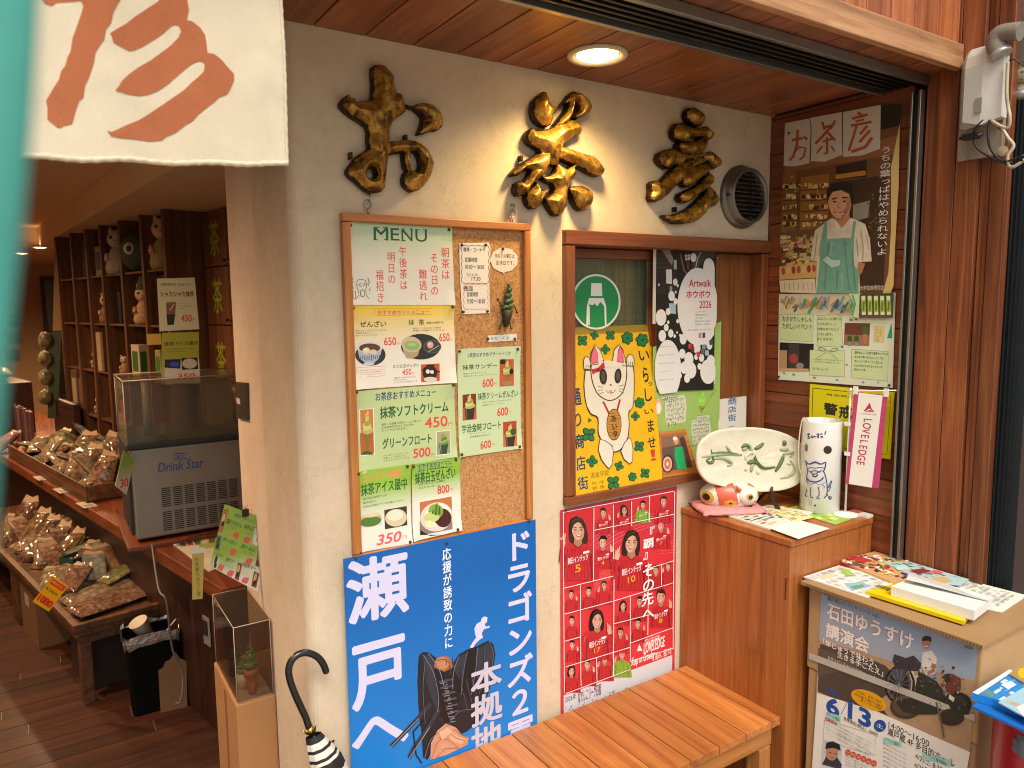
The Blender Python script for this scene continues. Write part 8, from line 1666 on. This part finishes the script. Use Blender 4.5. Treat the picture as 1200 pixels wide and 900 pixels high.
for (s, o_, L, Wd, H, rz, mi, lab, tl) in (
    (.20, .20, .34, .16, .055, -80, 4, 'long pinkish snack bag nearest the front edge of the display table', (0, 4)), (.36, .20, .32, .14, .06, -84, 1, 'bag of pale round crackers second from the front on the display table', (4, 6)), (.52, .22, .30, .13, .055, -78, 2, 'bag of dark red snacks third from the front on the display table', (6, 4)),
    (.64, .08, .16, .12, .09, -20, 3, 'bag of yellow and green sweets at the aisle side of the display table', (20, 0)), (.92, .20, .26, .10, .07, -62, 0, 'upright glossy brown snack bag behind the teal basket', (38, 0)), (1.06, .18, .26, .10, .07, -58, 4, 'orange brown snack bag leaning second in the upright row', (42, 0)), (1.22, .17, .26, .10, .07, -55, 2, 'dark snack bag leaning third in the upright row', (44, 0)), (1.40, .17, .26, .11, .07, -55, 0, 'brown snack bag leaning fourth in the upright row', (46, 0)), (1.60, .16, .28, .12, .08, -50, 2, 'large dark snack bag at the far end of the display table', (52, 0))):
    p = tp_(s, o_, tz+.003); snackbag(p, L, Wd, H*.72, R(rz)+ROT, BAGS[mi], lab, tl, s*7, True, group='bags of sweets on the display table')
def basket(loc, rz, label, c, w=.13, h=.10, d=.24):
    t = thing('plastic_basket', label, 'basket', loc, rz); m = pm(c, .45, 0, .08); b = MB(); T_ = .004
    for y_ in (-d/2, d/2-T_): b.box(-w/2, w/2, y_, y_+T_, 0, h, m)
    b.box(-w/2, w/2, -d/2+T_, d/2-T_, 0, .004, m)
    x_ = w/2
    b.box(x_-T_, x_, -d/2+T_+.0005, d/2-T_-.0005, .0045, h, m)
    b.build('walls', t)
    b = MB()   # pierced side facing the aisle
    x_ = -w/2; b.box(x_, x_+T_, -d/2, d/2, 0, .02, m); b.box(x_, x_+T_, -d/2, d/2, h-.018, h, m)
    for k in range(7): y_ = -d/2+k*(d-.012)/6; b.box(x_, x_+T_, y_, y_+.012, .0205, h-.0185, m)
    for k in range(3): z_ = .032+.018*k; b.box(x_+.0002, x_+T_+.0002, -d/2+.0005, d/2-.0005, z_, z_+.005, m)
    b.build('pierced_side', t); return t
basket(tp_(.70, .24, tz+.001), ROT+R(-68), 'dark teal plastic basket with square holes among the snack bags', '#123a3a', .10, .13, .22)
# price tag on the table edge
TP = Plane(tp_(.06, -.012, tz+.01), (.80, -.58, .25), (-.25, .05, 1)); F = Flat(TP, (0, 540, 4.5)); F.base([(282, 606), (362, 660), (258, 795), (172, 742)], pm('#d8a010', .5, 0, .05), .0008)
pa = F.uv((282, 606)); pb_ = F.uv((362, 660)); ang = math.atan2(pb_[1]-pa[1], pb_[0]-pa[0]); F.poly([(278, 618), (350, 664), (330, 690), (260, 645)], ink('#c8401c')); rtext(F, 'お茶のおとも', 278, 626, 66, 16, ink('#e0c060'), .02); rtext(F, '米こうせんべい', 250, 660, 70, 20, BLK, .03); rtext(F, '1080', 218, 700, 78, 44, ink('#c0281c'), .05); F.build('price_tag', 'yellow and red paper price tag reading 1080 on the display table edge', 'price tag')

# ------------------------------------------------------------------ goods on the counter
ck = CT+.001
basket(row(1.36, .20, ck), ROT+R(-20), 'deep blue plastic basket beside the drink dispenser', '#123a6a', .11, .19, .13)
tr = thing('wooden_tray', 'long shallow wooden tray of sweets along the counter edge', 'tray', row(2.35, .22, ck), ROT); b = MB()
b.box(-.20, .22, -.78, .9, 0, .008, DARKWOOD_Y); b.box(-.20, -.192, -.78, .9, .0085, .085, TW); b.box(-.1915, .2115, -.78, -.772, .0085, .085, TW); b.box(.212, .22, -.78, .9, .0085, .085, TW); b.build('tray_walls', tr, bevel=.002)
for (s, o_, L, Wd, H, rz, mi, lab, tl) in (
    (1.72, .20, .20, .14, .11, -70, 4, 'plump clear bag of nuts standing nearest the blue basket', (70, 0)), (1.84, .34, .24, .16, .10, -60, 4, 'clear twisted bag of orange brown crackers behind the bag of nuts', (65, 0)), (2.02, .18, .22, .14, .09, -66, 0, 'clear bag of brown rice crackers in the tray', (55, 0)), (2.18, .34, .24, .15, .09, -60, 2, 'dark clear bag at the back of the tray', (60, 0)), (2.38, .16, .20, .13, .07, -70, 1, 'flat bag of pale sweets in the middle of the tray', (30, 0)), (2.58, .30, .22, .14, .08, -58, 0, 'brown bag leaning in the far half of the tray', (50, 0)), (2.80, .18, .20, .13, .06, -70, 4, 'flat reddish bag near the far end of the tray', (22, 0))):
    snackbag(row(s, o_, ck+.009), L, Wd, H, R(rz)+ROT, BAGS[mi], lab, tl, s*5, True, group='bags of sweets on the counter')
for k in range(3):
    p = row(1.55+.42*k, -.005, CT); mx = Matrix.Rotation(ROT, 4, 'Z'); t = thing('price_slip', ['white price slip on the counter edge nearest the dispenser', 'white price slip on the counter edge below the tray', 'white price slip on the counter edge farthest into the shop'][k], 'price tag', p, ROT, 'price slips along the counter edge'); b = MB(); b.box(-.012, .05, -.07, .07, .0006, .002, paper('#b8b0a0')); b.box(-.0002, .04, -.05, -.01, .0022, .0028, GRY); b.build('slip', t)
for k in range(26):
    s_ = 1.76+.054*k; snackbag(row(s_, (.12, .28, .40)[k % 3], ck+.055+.02*(k % 2)), .15, .10, .038, R(-70+37*(k % 5))+ROT, BAGS[(k*2+1) % 6], 'small clear packet of sweets heaped in the long wooden tray', (18+9*(k % 4), 8*(k % 3)), k*1.3, True, group='packets heaped in the wooden tray')
for k in range(24):
    s_ = .40+.056*k; snackbag(tp_(s_, (.30, .12, .22)[k % 3], tz+.05), .17, .11, .034, R(-74+29*(k % 4))+ROT, BAGS[(k+3) % 6], 'small clear packet of sweets heaped on the low display table', (14+8*(k % 4), 6*(k % 3)), k*2.1, True, group='packets heaped on the low table')
# bread loaves, pink wrapped goods and packets farther along
LOAF = pm('#8a5424', .6, 0, .2, 30, .3)
for k in range(4):
    snackbag(row(3.16+.07*k, .10+.055*k, CT+.004), .13, .08, .07, ROT+R(-40), LOAF, ['first', 'second', 'third', 'fourth'][k]+' round brown bun of the row in the far tray', (0, 0), k*3., False, 'bun', 'buns in the far tray')
PK_ = pm('#7a4a44', .5, 0, .2, 40, .4, .5)
snackbag(row(3.5, .06, CT+.01), .22, .10, .06, ROT+R(-50), PK_, 'pink wrapped packet lying beyond the buns', (25, 0), 3, True, 'packet')
t = thing('packet_rack', 'rack of narrow dark tea packets standing in rows on the counter', 'packet rack', row(3.55, .30, CT), ROT)
b = MB(); b.box(-.16, .17, -.26, .26, 0, .02, DARKWOOD_Y); b.box(.13, .17, -.26, .26, .0205, .30, DARKWOOD_Y); b.build('rack_base', t)
rq = random.Random(2)
for k in range(12):
    y_ = -.24+.041*k; b = MB(); c_ = rq.choice(['#5a3a3c', '#6a4a50', '#4a3438', '#705058']); b.box(-.13+.01*rq.random(), -.11, y_, y_+.034, .0205, .27+.02*rq.random(), pm(c_, .4, 0, .3, 90)); b.build('tea_packet', t)
# stepped shelf with wrapped rolls at the far left, plastic bags on it
t = thing('stepped_stand', 'stepped stand with two slanted rows of wrapped cakes at the far left of the shop', 'display stand', row(4.6, .10, CT), ROT)
b = MB(); b.box(-.30, .30, -.35, .4, 0, .22, DARKWOOD_Y); b.box(-.10, .30, -.35, .4, .2205, .40, DARKWOOD_Y); b.build('steps', t)
for r_ in range(2):
    for k in range(7):
        b = MB(); mx = Matrix.Translation((-.20+.20*r_, -.3+.1*k, .27+.18*r_)) @ Matrix.Rotation(R(35), 4, 'Y') @ Matrix.Rotation(R(90), 4, 'Y'); b.lathe([(0, -.09), (.032, -.085), (.034, 0), (.032, .085), (0, .09)], pm('#8a6040', .3, 0, .2, 20, .3, .8), 14, mx=mx); b.build('wrapped_cake', t)
for k in range(4): snackbag(row(4.45+.16*k, .22, CT+.41), .2, .16, .10, ROT+k, bagmat(['#a89a80', '#c8b898', '#887858'], 20), ['pale clear bag first on top of the stepped stand', 'pale clear bag second on top of the stepped stand', 'pale clear bag third on top of the stepped stand', 'pale clear bag last on top of the stepped stand'][k], (10*k, 0), k, True, group='bags on top of the stepped stand')
# strip of hanging bags and the narrow paper strip
hb = Plane(row(3.78, .36), (1, -.2, 0), (0, 0, 1))
t = thing('hanging_strip', 'green backed strip of clear bags hanging at the far end of the shelves', 'hanging bags', hb.at(*hb.uv(55, 480)))
def hp(x, y, n=0): u, v = hb.uv(x, y); return hb.at(u, v, n)-t.location
b = MB(); b.add([hp(58, 390), hp(72, 388), hp(68, 490), hp(56, 490)], [(0, 1, 2, 3)], pm('#2f3a18', .5)); o = b.build('green_backing', t); so = o.modifiers.new('thick', 'SOLIDIFY'); so.thickness = .004
for k, y in enumerate((398, 420, 442, 465)):
    b = MB(); c_ = hp(54, y, .03); b.ell(c_, (.045, .03, .058), bagmat(['#a08c50', '#c0ac70', '#786838'], 25), 16, 12, fn=lambda d: 1+.12*mnoise.noise(d*3+Vector((k*3., 0, 0)))); b.build('clear_bag', t)
F = Flat(Plane(row(3.85, .40), (1, -.2, 0), (0, 0, 1)), (0, 220, 4.5)); F.base([(288, 350), (328, 350), (322, 752), (278, 756)], pm('#9a7a54', .7, 0, .1), .002); F.rect((290, 352), (330, 420), ink('#3a4024')); F.vtext('銘茶ほうじ茶', (294, 430), (322, 640), BLK, .02); F.build('paper_banner', 'long narrow paper strip with a green top hanging at the far end of the shelves', 'paper strip')

# ------------------------------------------------------------------ shelf wall with deep dividers
SO = .50
def sh(s, o_, z=0): return row(s, SO+o_, z)
t = thing('divided_shelf', 'tall dark wooden shelf wall with deep upright dividers behind the counter', 'shelf', sh(2.6, .15))
DW = wood('shelf_wood', '#3c2416', '#5f3c26', '#7c5234', 2, 1., .4, .15)
ss = [1.64, 1.97, 2.33, 2.69, 2.99, 3.32, 3.70]; tops = 2.239
for i, s in enumerate(ss):
    b = MB(); w_ = .034; b.prism([q2(sh(s, 0)), q2(sh(s+w_, 0)), q2(sh(s+w_, .22)), q2(sh(s, .22))], CT+.001, tops, DW); world_part(b, 'divider', t, bevel=.002)
b = MB(); b.prism([q2(sh(1.64, .2205)), q2(sh(4.2, .2205)), q2(sh(4.2, .24)), q2(sh(1.64, .24))], CT+.001, tops, pm('#3a2014', .6, 0, .15, 4)); world_part(b, 'back_panel', t)
def shelfz(px, py, s): return row(s, SO).z
levels = []
for zz in (1.93, 1.62, 1.30, .98):
    b = MB()
    for i in range(len(ss)-1): b.prism([q2(sh(ss[i]+.0345, .015)), q2(sh(ss[i+1]-.0005, .015)), q2(sh(ss[i+1]-.0005, .22)), q2(sh(ss[i]+.0345, .22))], zz-.012, zz, DW)
    world_part(b, 'shelf_board', t, bevel=.001)
# figures in the bays
def catdoll(label, s, z_, h, base, cloth, hat=None, spots=False, off=.10):
    t = thing('cat_doll', label, 'cat figurine', sh(s, off, z_), ROT-R(38)); m = pm(base, .5, 0, .12, 40, .15, .1); mc = pm(cloth, .8, 0, .5 if spots else .2, 60, .2)
    b = MB(); b.lathe([(0, 0), (.26*h, .0), (.29*h, .12*h), (.25*h, .36*h), (.15*h, .55*h), (.10*h, .6*h)], mc, 24); b.build('body', t)
    b = MB(); b.ell((0, 0, .74*h), (.23*h, .20*h, .21*h), m, 20, 14); b.ell((0, -.17*h, .68*h), (.09*h, .06*h, .06*h), m, 12, 8)
    for s_ in (-1, 1): b.tube([(s_*.13*h, 0, .88*h), (s_*.17*h, 0, 1.0*h)], [.07*h, .005], m, 10)
    b.build('head', t)
    b = MB()
    for s_ in (-1, 1): b.ell((s_*.09*h, -.185*h, .77*h), (.035*h, .02*h, .035*h), BLACK, 10, 8)
    b.ell((0, -.228*h, .70*h), (.018*h, .01*h, .014*h), pm('#7a3a34', .4), 8, 6); b.build('face', t)
    b = MB(); b.tube([(.18*h, -.10*h, .40*h), (.26*h, -.18*h, .58*h), (.22*h, -.2*h, .72*h)], [.06*h, .06*h, .05*h], m, 10); b.build('paw', t); b = MB(); b.tube([(-.2*h, -.12*h, .4*h), (-.18*h, -.24*h, .28*h)], [.06*h, .05*h], m, 10); b.build('paw', t)
    if hat: b = MB(); b.lathe([(.20*h, .86*h), (.16*h, 1.0*h), (.08*h, 1.25*h), (.0, 1.42*h)], pm(hat, .8, 0, .4, 40), 20); b.build('hat', t)
    return t
catdoll('white and black speckled cat doll with dotted robe on the top shelf', 2.57, 1.931, .29, '#a89a86', '#8a8478', None, True, .07)
t = thing('round_doll', 'round dark green doll with one big eye on the top shelf', 'doll', sh(2.20, .07, 1.931), ROT-R(38)); b = MB(); b.ell((0, 0, .115), (.115, .10, .115), pm('#2c3a1c', .7, 0, .3, 30, .2), 24, 16); b.build('body', t)
b = MB(); b.ell((-.03, -.088, .13), (.034, .02, .036), pm('#b8ae98', .5), 16, 10); b.ell((-.03, -.105, .13), (.016, .01, .018), BLACK, 12, 8); b.build('eye', t)
catdoll('pink eared white cat doll with striped green bundle on the top shelf, nearest', 1.84, 1.931, .30, '#c09a78', '#8a7a44', None, True, .08)
catdoll('white cat doll wearing a tall green hat on the second shelf', 2.21, 1.621, .24, '#b08c6c', '#a88460', '#2f3c20', True, .08)
catdoll('small white cat doll on the second shelf, far bay', 2.90, 1.621, .20, '#b09070', '#8a5a3c', None, True, .08)
catdoll('tiny white cat figure on the third shelf, farthest bay', 3.22, 1.301, .13, '#b09070', '#8a6a50', None, False, .08); catdoll('tiny white cat figure on the lowest shelf, farthest bay', 3.22, .981, .13, '#b09070', '#8a6a50', None, False, .08)
catdoll('tiny pale cat figure on the third shelf, middle bay', 2.58, 1.301, .12, '#a88868', '#8a6a50', None, False, .06)
def pack(label, s, z_, w_, d_, h_, c_, name='tea_pack', cat='packet', dec=None, off=.08):
    t = thing(name, label, cat, sh(s, off, z_), ROT); b = MB(); b.box(-d_/2, d_/2, -w_/2, w_/2, 0, h_, pm(c_, .4, 0, .2, 40, .1, .3)); b.build('packet_body', t, bevel=.003)
    if dec: b = MB(); b.box(-d_/2-.001, -d_/2-.0002, -w_*.35, w_*.35, h_*.2, h_*.8, ink(dec)); b.box(-d_*.35, d_*.35, -w_/2-.001, -w_/2-.0002, h_*.2, h_*.8, ink(dec)); b.build('label', t)
pack('clear topped boxed sweet on the top shelf, far bay', 2.88, 1.931, .12, .09, .19, '#8a7458', dec='#2a1c14'); pack('dark bottle-like packet on the top shelf, farthest bay', 3.24, 1.931, .07, .06, .26, '#15181c'); pack('dark narrow packet on the second shelf', 2.60, 1.621, .05, .05, .20, '#14161c')
pack('black standing case on the second shelf, nearest bay', 1.86, 1.621, .10, .05, .28, '#120f10', 'standing_case', 'case'); pack('pale pink box beside the black case on the second shelf', 1.78, 1.621, .04, .04, .22, '#b08a74', off=.03); pack('pink folded paper on the second shelf, middle bay', 2.52, 1.621, .12, .03, .17, '#a8785c', off=.12)
pack('white tea packet with a green picture on the counter shelf', 2.22, 1.301, .13, .05, .20, '#b8a890', dec='#2c5a1c', off=.03); pack('slim green tea packet next to the black dispenser cards', 1.86, 1.301, .08, .05, .18, '#8a8a5a', dec='#3a6a24', off=.03); pack('tall paper figure on the third shelf, far bay', 2.92, 1.301, .08, .02, .26, '#a08a6c', off=.02); pack('upright wrapped box low on the far shelf', 3.5, .982, .14, .06, .3, '#5a3a2c', dec='#8a7a64', off=.03)
# tea cupboards with the green character, set back behind the nearest divider
t = thing('tea_cupboard', 'dark wooden wall cupboard with a green 茶 character on each door', 'cupboard', sh(1.0, .30))
cb = .205; CPZ = [2.236, 1.935, 1.62, 1.25]
b = MB(); b.prism([q2(sh(.2, cb+.02)), q2(sh(1.637, cb+.02)), q2(sh(1.637, cb+.3)), q2(sh(.2, cb+.3))], CT+.001, 2.238, DARKWOOD); world_part(b, 'cupboard_case', t)
CUP = Plane(sh(0, cb-.0012), -DV, (0, 0, 1)); CG = ink('#8f9a20'); CDW = wood('cupboard_door', '#4a2a16', '#6e4226', '#845634', 2, 1., .4, .15)
edges = [1.634, 1.345, 1.065, .79, .51, .23]
for r_ in range(3):
    for c_ in range(5):
        s1, s0 = edges[c_], edges[c_+1]; b = MB(); b.prism([q2(sh(s0+.003, cb)), q2(sh(s1-.003, cb)), q2(sh(s1-.003, cb+.0195)), q2(sh(s0+.003, cb+.0195))], CPZ[r_+1]+.003, CPZ[r_]-.003, CDW); d_ = world_part(b, 'cupboard_door', t, bevel=.002)
        F = Flat(CUP); uc = -(s0+s1)/2; vc = (CPZ[r_]+CPZ[r_+1])/2; F.textuv('茶', uc-.065, vc+.095, uc+.065, vc-.095, CG, .02); o = F.build('green_character', parent=d_)
        b = MB(); k0 = sh(s0+.03 if c_ % 2 == 0 else s1-.03, cb-.008, CPZ[r_+1]+.03); b.ell(k0, (.008, .008, .008), METAL_D, 10, 8); world_part(b, 'knob', d_)
b = MB(); b.prism([q2(sh(.2, cb-.10)), q2(sh(1.637, cb-.10)), q2(sh(1.637, cb+.018)), q2(sh(.2, cb+.018))], 1.20, 1.235, DARKWOOD_Y); world_part(b, 'ledge', t)
b = MB(); b.prism([q2(sh(.2, cb)), q2(sh(1.634, cb)), q2(sh(1.634, cb+.0195)), q2(sh(.2, cb+.0195))], CT+.001, 1.199, DARKWOOD); world_part(b, 'lower_panel', t)
pack('pale folded paper bag on the ledge below the tea cupboard', 1.35, 1.236, .12, .03, .12, '#9a8a5c', off=.14); pack('cream box on the ledge below the tea cupboard', 1.12, 1.236, .1, .05, .09, '#b09a6c', off=.14)
# far wall: mirror frame and framed sheets
t = thing('wall_mirror', 'narrow dark framed mirror on the far tan wall', 'mirror', (-.02, 8.95, .8)); mp = wallP(8.97); u0, v0 = mp.uv(46, 324); u1, v1 = mp.uv(63, 420)
b = MB(); b.box(u0, u1+.3, 8.95, 8.985, v1-.5, v0, DARKWOOD); world_part(b, 'mirror_frame', t); b = MB(); b.box(u0+.05, u1+.25, 8.945, 8.949, v1-.45, v0-.05, pm('#6a6450', .15, .7, .3, 2)); world_part(b, 'mirror_glass', t)
for k, (x, y) in enumerate(((14, 376), (16, 396), (14, 416))):
    u, v = mp.uv(x, y); t = thing('framed_sheet', ['topmost pale framed sheet on the far tan wall', 'middle pale framed sheet on the far tan wall', 'lowest pale framed sheet on the far tan wall'][k], 'framed print', (u, 8.98, v-.07)); b = MB(); b.box(-.08, .08, -.012, .012, 0, .15, pm('#8a8474', .5)); b.box(-.06, .06, -.014, -.0125, .02, .13, ink('#5a6a5c')); b.build('print', t)
